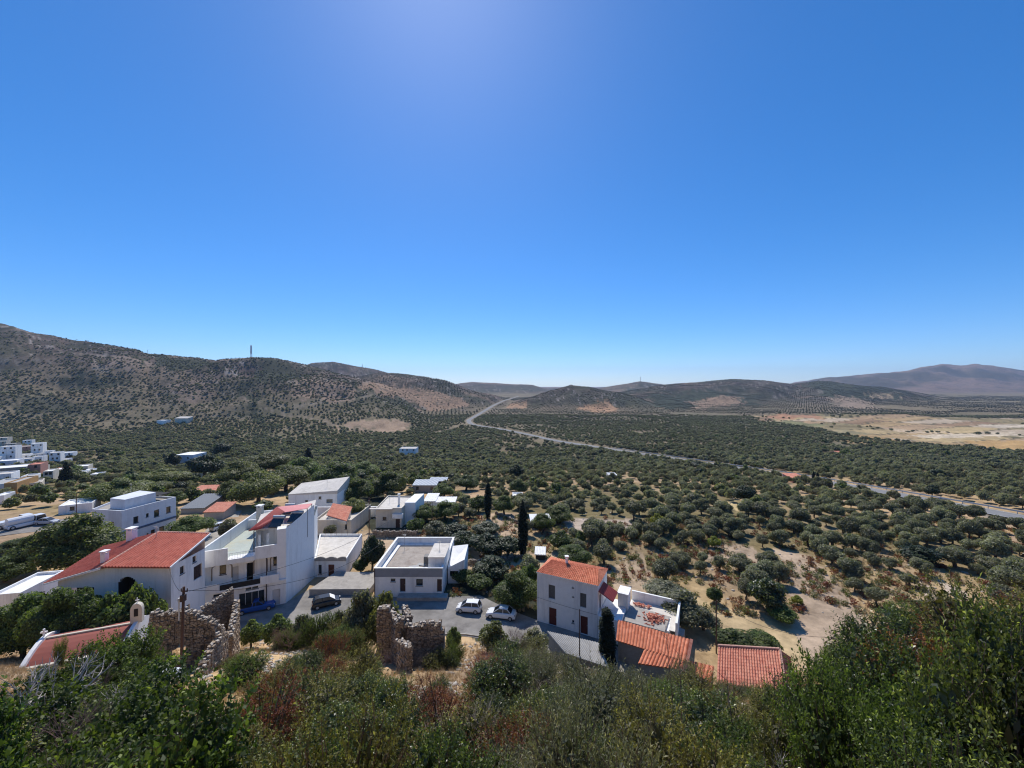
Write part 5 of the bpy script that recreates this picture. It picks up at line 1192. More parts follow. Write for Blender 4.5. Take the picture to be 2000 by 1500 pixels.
# ------------------------------------------------------------------ vehicles
def rounded_section(w, z0, z1, k=.12):
    return [(-w, z0 + k), (-w + k * .6, z0), (w - k * .6, z0), (w, z0 + k), (w * .98, z1 - k), (w * .9, z1), (-w * .9, z1), (-w * .98, z1 - k)]
def car(name, label, loc, yaw, paint, length=3.7, style='hatch', wd=.82, ht=1.48, group=None, cat='car'):
    e = empty(name, loc, label, cat, group, yaw)
    def loft(mb, secs, m=0):
        n_ = len(secs[0][1]); vs = [(x, y, z) for x, s in secs for y, z in s]
        fs = [(i * n_ + j, i * n_ + (j + 1) % n_, (i + 1) * n_ + (j + 1) % n_, (i + 1) * n_ + j) for i in range(len(secs) - 1) for j in range(n_)]
        fs += [tuple(range(n_)), tuple(range((len(secs) - 1) * n_, len(secs) * n_))[::-1]]; mb.add(vs, fs, m)
    L2 = length / 2; bz = .22
    if style == 'pickup': prof = [(-L2, .62), (-L2 + .02, .88), (-.35, .9), (.55, .92), (1.0, .9), (L2 - .25, .82), (L2, .55)]
    elif style == 'truck': prof = [(-L2, .8), (-L2 + .02, .9), (L2 - .3, .95), (L2, .9)]
    else: prof = [(-L2, .55), (-L2 + .08, .88), (-L2 + .5, .95), (.4, .94), (L2 - .9, .88), (L2 - .25, .74), (L2, .5)]
    mb = MB(); loft(mb, [(x, rounded_section(wd * (.9 if abs(x) > L2 - .1 else 1), bz, z)) for x, z in prof])
    if style == 'hatch': cab = [(-L2 + .1, .93, .9), (-L2 + .42, ht - .04, .76), (-L2 + 1.0, ht, .74), (.35, ht - .05, .74), (1.12, .9, .86)]
    elif style == 'sedan': cab = [(-L2 + .55, .93, .9), (-L2 + 1.1, ht - .06, .76), (-L2 + 1.6, ht, .74), (.25, ht - .03, .74), (1.05, .9, .86)]
    elif style == 'pickup': cab = [(-.45, .9, .9), (-.35, ht - .04, .78), (.35, ht, .76), (1.0, .9, .86)]
    else: cab = [(L2 - 1.9, .9, .98), (L2 - 1.85, 2.1, .95), (L2 - .35, 2.1, .92), (L2 - .05, 1.0, .96)]
    # cabin: glass lower, roof panel above
    g_ = MB(); loft(g_, [(x, [(-wd * w_, .86), (wd * w_, .86), (wd * w_ * .97, z), (-wd * w_ * .97, z)]) for x, z, w_ in cab])
    roofm = MB(); mids = cab[1:-1]
    loft(roofm, [(x + (.0), [(-wd * w_ * .99, z - .05), (wd * w_ * .99, z - .05), (wd * w_ * .9, z + .03), (-wd * w_ * .9, z + .03)]) for x, z, w_ in mids])
    for (xa, za, wa), (xb, zb, wb) in ((cab[0], cab[1]), (cab[-1], cab[-2])):
        for s in (-1, 1): roofm.tube((xa, s * wd * wa * .99, .9), (xb, s * wd * wb * .97, zb), .05, .045, 5)
    xm = (cab[1][0] + cab[-2][0]) / 2
    for s in (-1, 1): roofm.tube((xm, s * wd * .87, .9), (xm, s * wd * .74, ht - .03 if style != 'truck' else 2.05), .045, n=5)
    bo = bpy.data.objects.new('body', mb.mesh('body', paint)); scene.collection.objects.link(bo); bo.parent = e
    bv = bo.modifiers.new('bevel', 'BEVEL'); bv.width = .04; bv.segments = 2
    ro_ = bpy.data.objects.new('cabin_roof', roofm.mesh('cabin_roof', paint)); scene.collection.objects.link(ro_); ro_.parent = e
    go = bpy.data.objects.new('windows', g_.mesh('windows', M_glass)); scene.collection.objects.link(go); go.parent = e
    wr = .31 if style != 'truck' else .42
    for x in (-L2 + .68, L2 - .72):
        for s in (-1, 1):
            m_ = MB(); m_.tube((x, s * (wd - .17), wr), (x, s * (wd + .015), wr), wr, n=18); wo = bpy.data.objects.new('wheel', m_.mesh('wheel', M_black)); scene.collection.objects.link(wo); wo.parent = e
            m_ = MB(); m_.tube((x, s * (wd + .0), wr), (x, s * (wd + .03), wr), wr * .62, n=12); r_o = bpy.data.objects.new('rim', m_.mesh('rim', M_steel)); scene.collection.objects.link(r_o); r_o.parent = wo
    for s in (-1, 1):
        m_ = MB(); m_.box(L2 - .16, L2 - .03, s * wd * .62 - .14, s * wd * .62 + .14, .55, .68); h_o = bpy.data.objects.new('headlight', m_.mesh('headlight', M_frame)); scene.collection.objects.link(h_o); h_o.parent = e
        m_ = MB(); m_.box(-L2 - .015, -L2 + .06, s * wd * .72 - .09, s * wd * .72 + .09, .62, .82); h_o = bpy.data.objects.new('tail_light', m_.mesh('tail_light', M_door)); scene.collection.objects.link(h_o); h_o.parent = e
    m_ = MB(); m_.box(-L2 - .03, L2 + .02, -wd * .86, wd * .86, .2, .3); h_o = bpy.data.objects.new('bumper', m_.mesh('bumper', M_black)); scene.collection.objects.link(h_o); h_o.parent = e
    if style == 'pickup':
        m_ = MB(); m_.box(-L2 + .1, -.6, -wd * .85, wd * .85, .7, .905); h_o = bpy.data.objects.new('load_bed', m_.mesh('load_bed', M_black)); scene.collection.objects.link(h_o); h_o.parent = e
    return e
W_, BK_, BL_ = car_paint('white car paint', (.75, .75, .75)), car_paint('black car paint', (.012, .012, .014)), car_paint('blue car paint', (.01, .07, .3))
TL_, SV_ = car_paint('teal car paint', (.03, .14, .17)), car_paint('silver car paint', (.45, .46, .48))
zs_ = -32.95
p = P(916, 1193, -32.95); car('white_hatchback', 'white hatchback parked beside the grey flat-roofed house', (p.x, p.y, zs_), math.pi - .12, W_, 3.6, 'hatch')
p = P(979, 1205, -32.95); car('white_car', 'white car parked half under the bright green tree', (p.x, p.y, zs_), math.pi - .2, W_, 4.2, 'sedan')
p = P(638, 1182, -32.95); car('black_car', 'black car with a white sunshade in its windscreen on the paved bay', (p.x, p.y, zs_), .5, BK_, 3.9, 'hatch')
bc = [o for o in scene.objects if o.name == 'black_car'][0]; m_ = MB(); m_.slab([(1.12, -.66, .96), (1.12, .66, .96), (.42, .56, 1.44), (.42, -.56, 1.44)], .02); h_o = bpy.data.objects.new('sunshade', m_.mesh('sunshade', M_white)); scene.collection.objects.link(h_o); h_o.parent = bc
p = P(496, 1196, -32.95); car('blue_pickup', 'blue pickup parked in the shade of the apartment house', (p.x, p.y + .6, zs_), .42, BL_, 4.7, 'pickup', cat='pickup')
p = P(36, 1262, -32.95); car('teal_car', 'dark teal car in the shade at the lower left edge', (p.x, p.y, zs_), 1.3, TL_, 3.9, 'hatch')
g = G(430, 1033); car('distant_white_car', 'white car on the lane behind the apartment house', (g.x, g.y, HZ(g.x, g.y) + .02), 1.2, W_, 3.9, 'hatch')
g = G(92, 1024); car('silver_car', 'silver car beside the two white trucks, far left', (g.x, g.y, g.z + .1), .15, SV_, 4.2, 'sedan')
for px_, lb_ in ((26, 'white truck parked nearest the left edge'), (51, 'white tanker truck parked right of the other truck')):
    g = G(px_, 1028); t_ = car('truck', lb_, (g.x, g.y, g.z + .1), -1.9 + 3.14, W_, 6.2, 'truck', 1.05, 2.2, group='trucks parked on the far left street', cat='truck')
    m_ = MB()
    if 'tanker' in lb_: m_.tube((-3, 0, 1.7), (1.0, 0, 1.7), .85, n=14)
    else: m_.box(-3, 1.0, -1.05, 1.05, .95, 1.5)
    o = bpy.data.objects.new('cargo_body', m_.mesh('cargo_body', W_)); scene.collection.objects.link(o); o.parent = t_
TR = [G(-60, 1042), G(0, 1037), G(60, 1030), G(110, 1024), G(150, 1020)]
ribbon('lane', smooth_line([p + Vector((0, 0, .05)) for p in TR], 2, 2), 4.5, M_street)
LN = [G(395, 1075), G(418, 1048), G(432, 1030), G(442, 1010), G(450, 1000)]
ribbon('back_lane', smooth_line([p + Vector((0, 0, .05)) for p in LN], 2, 2), 2.6, M_conc)
FOOT.append([tuple(p[:2]) for p in TR] + [tuple((Vector(p[:2]) + Vector((0, 9)))) for p in TR[::-1]])

# ------------------------------------------------------------------ poles, wires, masts
def pole(label, px, pt, pb, Y, r=.12, arm=False, lamp=False, mt=None, lean=0):
    b_, t_ = PD(px, pb, Y), PD(px + lean, pt, Y); gz = HZ(b_.x, b_.y) - .3
    e = empty('utility_pole', (b_.x, b_.y, gz), label, 'utility pole'); mb = MB(); b_.z = min(gz, b_.z); mb.tube(b_, t_, r, r * .7, 8); mb.build('pole_shaft', mt or M_wood, e)
    if arm:
        mb = MB(); mb.tube(t_ + Vector((-.2, 0, -.35)), t_ + Vector((.3, 0, -.35)), .05)
        for k in (-.2, 0, .27): mb.tube(t_ + Vector((k, 0, -.35)), t_ + Vector((k, 0, -.12)), .05, .03)
        mb.build('crossarm', M_shut, e); mb = MB(); mb.box(t_.x - .14, t_.x + .14, t_.y - .22, t_.y + .1, t_.z - 1.1, t_.z - .6); mb.build('junction_box', M_shut, e)
    if lamp:
        mb = MB(); mb.tube(t_ + Vector((-.3, -.1, -1.0)), t_ + Vector((-.3, -.1, -2.6)), .05); mb.tube(t_ + Vector((-.3, -.1, -1.05)), t_ + Vector((-.3, -.1, -.85)), .12, .08); mb.build('lamp_bracket', M_frame, e)
    return t_
t1 = pole('dark brown wooden utility pole in front of the ruined house', 353, 1146, 1338, 31.5, .125, True, True, lean=6)
t2 = pole('thin pole standing by the corrugated shed in front of the white house', 1132, 1190, 1285, 46, .07)
t3 = pole('dark pole on the dry slope above the red tiled cottage', 1399, 1172, 1300, 49, .09, lean=0, lamp=False)
t4 = pole('slender pole beside the tree at the rose roofed house', 721, 972, 1045, 88, .11, True)
t5 = pole('pole among the gardens right of the cream house', 844, 980, 1040, 92, .1)
t6 = pole('distant pole at the right edge above the olive grove', 1975, 1068, 1118, 74, .1, True)
t7 = pole('pole beside the low white house on the left', 149, 963, 1000, 100, .1)
def cable(label, a, c, sag, r=.02):
    mb = MB(); pts = [a.lerp(c, k / 16) - Vector((0, 0, sag * 4 * (k / 16) * (1 - k / 16))) for k in range(17)]
    for p_, q_ in zip(pts[:-1], pts[1:]): mb.tube(p_, q_, r, n=4, caps=False)
    o = mb.build('cable', M_wire); tag(o, label, 'cable', 'overhead cables')
cable('cable from the brown pole across the apartment house to the right', t1 + Vector((.4, 0, -.35)), PD(770, 1010, 75), 1.4)
cable('lower cable from the brown pole across the shop front', t1 + Vector((0, 0, -.3)), PD(740, 1065, 62), 1.9)
cable('cable from the brown pole towards the red roofed house', t1 + Vector((-.35, 0, -.3)), PD(330, 1108, 49), .4, .018)
cable('cable along the front of the orange roofed white house', Vector((*(A - nb * .1), -29.6)), Vector((*(B - nb * .1), -29.9)), .1, .015)
cable('cable over the dry slope from the dark pole to the right', t3, PD(1640, 1245, 30), 1.2, .015)
def mast(label, px, pt, pb, Y, r, thick=False):
    b_, t_ = PD(px, pb, Y), PD(px, pt, Y); e = empty('antenna_mast', (b_.x, b_.y, b_.z - 6), label, 'antenna mast', 'masts on the ridges')
    mb = MB()
    for sx, sy in ((-1, -1), (1, -1), (1, 1), (-1, 1)): mb.tube((b_.x + sx * r, b_.y + sy * r, b_.z - 6), (t_.x + sx * r * .5, t_.y + sy * r * .5, t_.z), r * .22, n=4)
    h = t_.z - b_.z
    for k in range(8):
        z = b_.z + h * k / 8; mb.tube((b_.x - r, b_.y - r, z), (b_.x + r, b_.y - r, z + h / 8), r * .15, n=4)
    mb.build('lattice', M_greyw, e)
    if thick: mb = MB(); mb.tube((b_.x, b_.y, b_.z + h * .35), (b_.x, b_.y, b_.z + h * .95), r * .8, n=8); mb.build('antenna_drum', M_greyw, e)
mast('thick grey antenna mast on the rounded dark hill', 490.5, 674, 700, 900, 1.6, True)
mast('thin mast on the far ridge left of the road', 708, 712, 722, 1950, 1.6)
mast('thin mast on the small far peak at the centre right', 1251, 736, 748, 2650, 2.0)
mast('thin mast near the ridge crest at the left', 288, 683, 693, 880, .5)

# ------------------------------------------------------------------ foliage builders
def ico(sub=1):
    import bmesh
    bm = bmesh.new(); bmesh.ops.create_icosphere(bm, subdivisions=sub, radius=1.0)
    v = np.array([x.co[:] for x in bm.verts]); f = np.array([[y.index for y in x.verts] for x in bm.faces]); bm.free(); return v, f
ICO1, ICO2 = ico(1), ico(2)
def unit(v): return v / (np.linalg.norm(v, axis=1)[:, None] + 1e-9)
def crown_points(lobes, n, g, inner=.72):
    L = np.array(lobes, dtype=float); a = (L[:, 3] * L[:, 4] + L[:, 4] * L[:, 5] + L[:, 3] * L[:, 5]); 
    k = g.choice(len(L), size=int(n * 1.9), p=a / a.sum()); d = unit(g.normal(size=(len(k), 3)))
    rad = inner + (1.06 - inner) * g.random(len(k)) ** .6
    p = L[k, :3] + d * L[k, 3:6] * rad[:, None]
    deep = np.zeros(len(k), dtype=bool)
    for q in range(len(L)):
        r = np.linalg.norm((p - L[q, :3]) / L[q, 3:6], axis=1); deep |= (r < .66) & (k != q)
    keep = ~deep; return p[keep][:n], unit(d[keep][:n] / L[k[keep][:n], 3:6])
def leaf_quads(p, nrm, size, g, asp=.5, up=.35, lv=None):
    """diamond leaves about points p"""
    n = len(p); nn_ = unit(nrm * .7 + g.normal(size=(n, 3)) * .55 + np.array([0, 0, up]))
    t = unit(np.cross(nn_, g.normal(size=(n, 3)))); b_ = np.cross(nn_, t); s = size * g.uniform(.6, 1.4, n)[:, None]
    V = np.stack([p - t * s, p - b_ * s * asp + nn_ * s * .12, p + t * s, p + b_ * s * asp + nn_ * s * .12], 1).reshape(-1, 3)
    return V, np.arange(4 * n).reshape(n, 4)
def crown_mesh(name, lobes, n, size, mt, seed, core=.8, asp=.55, up=.35, clump=True):
    g = np.random.default_rng(seed); p, d = crown_points(lobes, n, g); n = len(p)
    V, Fq = leaf_quads(p, d, size, g, asp, up)
    cl = .5 + .5 * np.sin(p[:, 0] * 2.3 + seed) * np.sin(p[:, 1] * 2.1 + seed * 2) * np.sin(p[:, 2] * 2.7)
    lv = np.clip(.55 * g.random(n) + .35 * cl + .1 * g.random(n), 0, 1)
    Vs, Fs, ls = [V], [Fq], [lv]; off = len(V)
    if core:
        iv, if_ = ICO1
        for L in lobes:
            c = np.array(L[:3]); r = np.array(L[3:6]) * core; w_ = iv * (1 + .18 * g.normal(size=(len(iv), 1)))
            Vs.append(c + w_ * r); Fs.append(np.c_[if_, if_[:, 2]] + off); ls.append(np.full(len(if_), .15)); off += len(iv)  # core gets a fixed dark tone, painting the shade inside the crown
        # triangles stored as quads would repeat a corner, so split the last corner slightly
        Fa = [Fs[0]]; Va = Vs[:]; extra = []
        for f in Fs[1:]:
            Fa.append(f)
        V = np.concatenate(Va); F4 = np.concatenate(Fa)
    else: V = np.concatenate(Vs); F4 = np.concatenate(Fs)
    return poly_mesh(name, V, F4, mt, np.concatenate(ls))
def poly_mesh(name, V, F4, mt, lv):
    """quads and triangles (triangles repeat their last corner)"""
    tri = F4[:, 3] == F4[:, 2]; cnt = np.where(tri, 3, 4); st = np.r_[0, np.cumsum(cnt)[:-1]]
    idx = F4.ravel()[np.c_[np.ones((len(F4), 3), dtype=bool), ~tri].ravel()]
    me = bpy.data.meshes.new(name); me.vertices.add(len(V)); me.vertices.foreach_set('co', V.astype(np.float32).ravel())
    me.loops.add(len(idx)); me.loops.foreach_set('vertex_index', idx.astype(np.int32)); me.polygons.add(len(F4)); me.polygons.foreach_set('loop_start', st.astype(np.int32))
    me.materials.append(mt); me.update(calc_edges=True); me.validate()
    a = me.attributes.new('lv', 'FLOAT', 'FACE'); a.data.foreach_set('value', lv.astype(np.float32)); return me
def tree_wood(name, h, r, lobes, seed, mt, n=6, trunks=1):
    rd = random.Random(seed); mb = MB()
    for k in range(trunks):
        base = Vector((rd.uniform(-.2, .2) * (trunks > 1), rd.uniform(-.2, .2) * (trunks > 1), -.3)); f = Vector((rd.uniform(-.2, .2), rd.uniform(-.2, .2), h)); m_ = base.lerp(f, .5) + Vector((rd.uniform(-.15, .15), rd.uniform(-.15, .15), 0))
        mb.tube(base, m_, r * 1.25, r, n); mb.tube(m_, f, r, r * .75, n)
        for L in lobes:
            c = Vector(L[:3]); q_ = f.lerp(c, .5) + Vector((rd.uniform(-.2, .2), rd.uniform(-.2, .2), -.1)); mb.tube(f, q_, r * .55, r * .35, 5); mb.tube(q_, c, r * .35, r * .12, 4)
    return mb.mesh(name, mt, smooth=True)
def dome(seed, n=8, rx=2.0, h=3.0, z0=1.1, lr=(.85, 1.25), flat=.8):
    rd = random.Random(seed); L = [(0, 0, z0 + (h - z0) * .55, rx * .55, rx * .55, (h - z0) * .45)]
    for k in range(n):
        t = 2 * math.pi * (k + rd.random() * .7) / n; d = rx * rd.uniform(.4, .68); r = rd.uniform(*lr) * rx / 2.0
        L.append((math.cos(t) * d, math.sin(t) * d, z0 + r * flat * .9 + rd.uniform(0, 1) * max(.05, (h - z0 - 2 * r * flat)), r, r, r * flat))
    return L
# olive trees, near: six forms sharing meshes (height about 3.1 m, width about 4.4 m)
OL = []
for s in range(6):
    L = dome(s + 1, 7 + s % 3, 1.75 + .15 * (s % 2), 3.2 + .35 * (s % 3), .75 + .2 * (s % 3), (.55, 1.1), .9)
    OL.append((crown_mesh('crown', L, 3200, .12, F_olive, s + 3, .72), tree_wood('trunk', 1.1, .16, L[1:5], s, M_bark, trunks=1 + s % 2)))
BR = {}
def broad(kind, mt, ns=3, n=2600, size=.17, base=20, **kw):
    out = []
    for s in range(ns):
        L = dome(base + s, 10, 2.2, 4.4, 1.0, (.8, 1.2), .95); L += dome(base + 50 + s, 5, 1.3, 5.0, 2.8, (.7, 1.0), .95)
        out.append((crown_mesh('crown', L, n, size, mt, base + s, .8, **kw), tree_wood('trunk', 1.5, .2, L[1:6], base + s, M_bark)))
    BR[kind] = out
broad('green', F_green, base=20); broad('bright', F_bright, 2, 3400, .16, 31); broad('plane', F_plane, 3, base=41); broad('dark', F_dark, 3, base=52)
broad('yellow', F_yellow, 1, 1400, .2, 64); broad('olive', F_olive, 2, 3000, .13, 71); broad('lent', F_lent, 2, 3400, .14, 77)
broad('greenbig', F_green, 2, 9000, .085, 83); broad('planebig', F_plane, 2, 9000, .085, 91); broad('brightbig', F_bright, 1, 9000, .085, 97)
def cyp_mesh(seed, w=1.0, blunt=False):
    rd = random.Random(seed); L = []
    for k in range(11):
        t = k / 10; r = (.62 * math.sin(math.pi * min(1, .12 + t * .86)) ** .55 if not blunt else .62 * (1 - .35 * t ** 3)); L.append((rd.uniform(-.06, .06), rd.uniform(-.06, .06), .9 + t * 8.0, r * w, r * w, .75))
    return (crown_mesh('crown', L, 2600, .15, F_cyp, seed, .86, .3, .8), tree_wood('trunk', 1.2, .13, [], seed, M_bark))
BR['cypress'] = [cyp_mesh(5), cyp_mesh(6)]; BR['bluntcypress'] = [cyp_mesh(8, 1.0, True)]
def cone_mesh(seed):
    L = [(0, 0, .8 + k * .62, 2.2 * (1 - k / 8.5), 2.2 * (1 - k / 8.5), .7) for k in range(8)]
    return (crown_mesh('crown', L, 1800, .2, F_cyp, seed, .82), tree_wood('trunk', 1.2, .15, [], seed, M_bark))
BR['cone'] = [cone_mesh(9)]
DIM = {'green': (4.9, 5.2), 'bright': (4.9, 5.2), 'plane': (4.9, 5.2), 'dark': (4.9, 5.2), 'greenbig': (4.9, 5.2), 'planebig': (4.9, 5.2), 'brightbig': (4.9, 5.2), 'yellow': (4.9, 5.2), 'olive': (4.9, 5.2), 'lent': (4.9, 5.2), 'cypress': (1.3, 9.6), 'bluntcypress': (1.3, 9.6), 'cone': (4.2, 5.9)}
NAMES = {'greenbig': 'broadleaf_tree', 'planebig': 'plane_tree', 'brightbig': 'broadleaf_tree', 'green': 'broadleaf_tree', 'bright': 'broadleaf_tree', 'plane': 'plane_tree', 'dark': 'evergreen_tree', 'yellow': 'shrub', 'olive': 'olive_tree', 'lent': 'evergreen_tree', 'cypress': 'cypress_tree', 'bluntcypress': 'cypress_tree', 'cone': 'conifer_tree'}
TREES_XY = []
def put_tree(name, cat, label, meshes, loc, sc, rz, group=None):
    e = empty(name, loc, label, cat, group, rz); e.scale = sc
    child('crown', meshes[0], e); child('trunk', meshes[1], e); return e
def T(kind, px, pb, pt, wpx, label, y=None, group=None):
    g = G(px, pb) if y is None else PD(px, pb, y)
    if y is not None: g.z = HZ(g.x, g.y)
    Y = g.y; top = -(pt - 750) / F * Y; h = max(1.0, top - g.z); wd = wpx / F * Y
    if wd > 5.5 and kind + 'big' in BR: kind = kind + 'big'
    w0, h0 = DIM[kind]
    k = random.randrange(len(BR[kind])); nm = NAMES[kind]
    if h < 2.2 and kind != 'cone': nm = 'shrub'
    put_tree(nm, nm.replace('_', ' '), label, BR[kind][k], g, (wd / w0, wd / w0, h / h0), random.uniform(0, 6.28), group)
    TREES_XY.append((g.x, g.y, wd / 2))
for a in [
 ('cypress', 953, 1014, 937, 16, 'tall thin dark cypress standing alone above the garden terraces'),
 ('cypress', 1021, 1090, 974, 21, 'tallest dark cypress, just left of the open garden shed'),
 ('bluntcypress', 1186, 1283, 1188, 33, 'small dark blunt topped cypress at the corner of the white house', 46.5),
 ('cypress', 1589, 941, 920, 6, 'left one of two small cypresses beside the valley road'),
 ('cypress', 1597, 941, 922, 6, 'right one of two small cypresses beside the valley road'),
 ('cone', 129, 949, 900, 27, 'dark pointed conifer beside the left village houses'),
 ('cone', 602, 903, 873, 22, 'dark pointed conifer rising from the plane trees'),
 ('cone', 1826, 907, 892, 7, 'small cypress far right near the dry fields'),
 ('green', 150, 1122, 998, 150, 'big dark green spreading tree left of the red roofed house'),
 ('green', 65, 1115, 1040, 80, 'dark green tree at the left below the street with trucks'),
 ('green', 45, 1075, 1050, 90, 'low green tree beside the dry field at the left edge'),
 ('green', 10, 1135, 1085, 90, 'green tree at the left edge above the white flat roofs'),
 ('plane', 235, 985, 930, 105, 'yellow green plane tree behind the low white house'),
 ('plane', 320, 950, 912, 80, 'yellow green plane tree left of the small white villa'),
 ('plane', 290, 968, 938, 70, 'wide yellow green tree behind the blue and white building'),
 ('green', 376, 1050, 1003, 85, 'dense green tree below the dark barn roof'),
 ('green', 345, 985, 958, 40, 'small green tree behind the blue and white building'),
 ('dark', 400, 935, 884, 62, 'dark evergreen right of the small white villa'),
 ('dark', 337, 915, 882, 26, 'dark evergreen left of the small white villa'),
 ('dark', 432, 892, 862, 38, 'dark round evergreen in the grove above the plane trees'),
 ('plane', 465, 950, 895, 80, 'tall yellow green plane tree right of the dark evergreen'),
 ('plane', 505, 988, 915, 105, 'largest plane tree, behind the apartment house'),
 ('plane', 452, 985, 935, 60, 'grey green tree between the barn and the big plane'),
 ('plane', 560, 960, 905, 90, 'yellow green plane tree behind the gabled house'),
 ('plane', 520, 925, 880, 90, 'brownish green plane tree in the back row'),
 ('green', 655, 955, 898, 90, 'green tree behind the gabled house at its right'),
 ('green', 590, 940, 890, 70, 'green tree in front of the small pointed conifer'),
 ('plane', 690, 1020, 970, 50, 'yellow green tree right of the rose roofed house'),
 ('green', 695, 985, 930, 70, 'dark green tree behind the rose roofed house'),
 ('green', 760, 972, 915, 75, 'dark green round tree behind the cream house'),
 ('green', 710, 935, 900, 60, 'green tree in the grove left of the round dark tree'),
 ('dark', 727, 1112, 1042, 50, 'dark round tree left of the grey flat-roofed house'),
 ('bright', 705, 1118, 1090, 30, 'small bright shrub below the dark round tree'),
 ('green', 866, 975, 942, 48, 'green round tree right of the tin shed'),
 ('bright', 910, 958, 925, 52, 'bright green tree above the tan patch of ground'),
 ('green', 812, 1040, 1010, 34, 'green garden tree at the right corner of the cream house'),
 ('green', 830, 1020, 985, 50, 'garden tree behind the cream house at its right'),
 ('green', 870, 1015, 975, 60, 'garden tree behind the white sheet roof'),
 ('green', 935, 1000, 965, 40, 'garden tree left of the first cypress'),
 ('green', 985, 1005, 965, 45, 'garden tree right of the first cypress'),
 ('olive', 850, 1045, 1015, 45, 'grey green garden olive below the thin pole'),
 ('dark', 890, 1050, 1020, 50, 'dark green citrus tree in the first garden row'),
 ('dark', 905, 1075, 1035, 66, 'dark green citrus tree in the second row, left end'),
 ('dark', 950, 1085, 1040, 70, 'dark green citrus tree in the second row, middle'),
 ('dark', 992, 1088, 1045, 60, 'dark green citrus tree beside the tallest cypress'),
 ('dark', 950, 1042, 1018, 60, 'dark green citrus tree below the first cypress'),
 ('dark', 960, 1128, 1085, 70, 'dark tree in the shade below the garden terrace wall'),
 ('green', 905, 1140, 1110, 45, 'green shrubby tree right of the white annex'),
 ('green', 935, 1150, 1120, 50, 'green shrubby tree between the annex and the bright tree'),
 ('bright', 1010, 1212, 1112, 92, 'large bright green tree between the white cars and the white house', 59),
 ('bright', 1035, 1150, 1100, 40, 'bright green tree behind the orange roofed house at its left'),
 ('green', 1060, 1040, 1000, 50, 'green tree behind the open garden shed'),
 ('green', 1095, 1075, 1035, 50, 'olive green shrub right of the open garden shed'),
 ('green', 1125, 1105, 1062, 75, 'green tree behind the orange tiled roof'),
 ('green', 1090, 1020, 985, 60, 'broad green tree above the open garden shed'),
 ('bright', 1133, 1068, 1035, 26, 'small bright tree at the edge of the tan clearing'),
 ('yellow', 1284, 1030, 1001, 27, 'yellow green rounded tree among the grey olives'),
 ('yellow', 1395, 1070, 1046, 26, 'yellow leaved shrub at the edge of the tan clearing'),
 ('olive', 1295, 1165, 1135, 80, 'wide grey green tree right of the terrace annex'),
 ('olive', 1330, 1220, 1150, 95, 'large loose grey green tree above the low outbuilding'),
 ('olive', 1375, 1230, 1185, 60, 'grey green bush left of the dark pole'),
 ('bright', 1395, 1178, 1146, 32, 'round green tree at the foot of the dark pole'),
 ('lent', 1500, 1195, 1125, 75, 'dense dark green tree on the dry slope right of the dark pole'),
 ('green', 1530, 1215, 1180, 55, 'olive green bush right of the dense tree on the dry slope'),
 ('bright', 1430, 1262, 1228, 75, 'green bushes along the top of the red tiled cottage'),
 ('bright', 1490, 1262, 1235, 55, 'green bush above the right end of the red tiled cottage'),
 ('green', 1500, 1280, 1245, 60, 'green bush behind the hip of the red tiled cottage'),
 ('yellow', 1557, 1182, 1162, 24, 'small yellow shrub on the dry slope'),
 ('dark', 1455, 983, 945, 42, 'dark round evergreen in the grey olive grove'),
 ('dark', 1010, 935, 905, 34, 'dark evergreen far behind the first cypress'),
 ('green', 1012, 965, 935, 40, 'green tree behind the white slab roof'),
 ('dark', 1365, 915, 900, 30, 'dark evergreen beside the valley road'),
 ('dark', 1820, 970, 945, 26, 'dark round evergreen beyond the valley road at the right'),
 ('green', 200, 930, 910, 30, 'green tree right of the white end house'),
 ('dark', 1800, 1100, 1065, 70, 'dark broad tree in the right part of the grove'),
]:
    T(*a)
for a in [('olive', 705, 0, 1146, 75, 'loose grey green tree in front of the black car', 45.5), ('plane', 748, 0, 1150, 70, 'yellowish loose tree left of the broken wall, before the grey house', 45), ('olive', 665, 0, 1188, 45, 'small grey green bush at the street edge left of the loose tree', 48),
          ('olive', 590, 0, 1196, 50, 'low bush on the street edge before the paved bay', 48), ('green', 540, 0, 1196, 55, 'low green bush on the street edge before the shop front', 48), ('green', 490, 0, 1207, 45, 'low green bush on the street edge right of the ruin', 48),
          ('plane', 965, 0, 1212, 60, 'brownish bush on the street edge below the white car', 46), ('olive', 1045, 0, 1225, 60, 'grey green bush at the street edge below the bright tree', 44.5), ('green', 885, 0, 1222, 32, 'small green bush right of the broken wall by the street', 46)]: T(*a)
# leafy mulberry row in front of the red roofed house
for k, (px, pb, pt, w_) in enumerate([(-30, 1265, 1165, 110), (45, 1262, 1155, 110), (110, 1258, 1140, 105), (165, 1252, 1142, 100), (215, 1246, 1150, 95), (268, 1238, 1132, 78), (300, 1225, 1150, 45), (60, 1235, 1150, 100), (170, 1235, 1160, 110)]):
    T('green', px, pb, pt, w_, ['leafy tree at the left end of the row before the red roofed house', 'leafy tree above the teal car', 'leafy tree behind the left end of the chapel', 'leafy tree behind the middle of the chapel roof', 'leafy tree behind the chapel, left of the bell gable', 'leafy tree right against the front of the red roofed house', 'small leafy tree at the corner of the red roofed house', 'leafy tree in the back of the row, left', 'leafy tree in the back of the row, below the porch'][k], y=[44, 44, 43.5, 44, 44.3, 45.5, 46, 46.5, 46.8][k], group='leafy trees before the red roofed house')

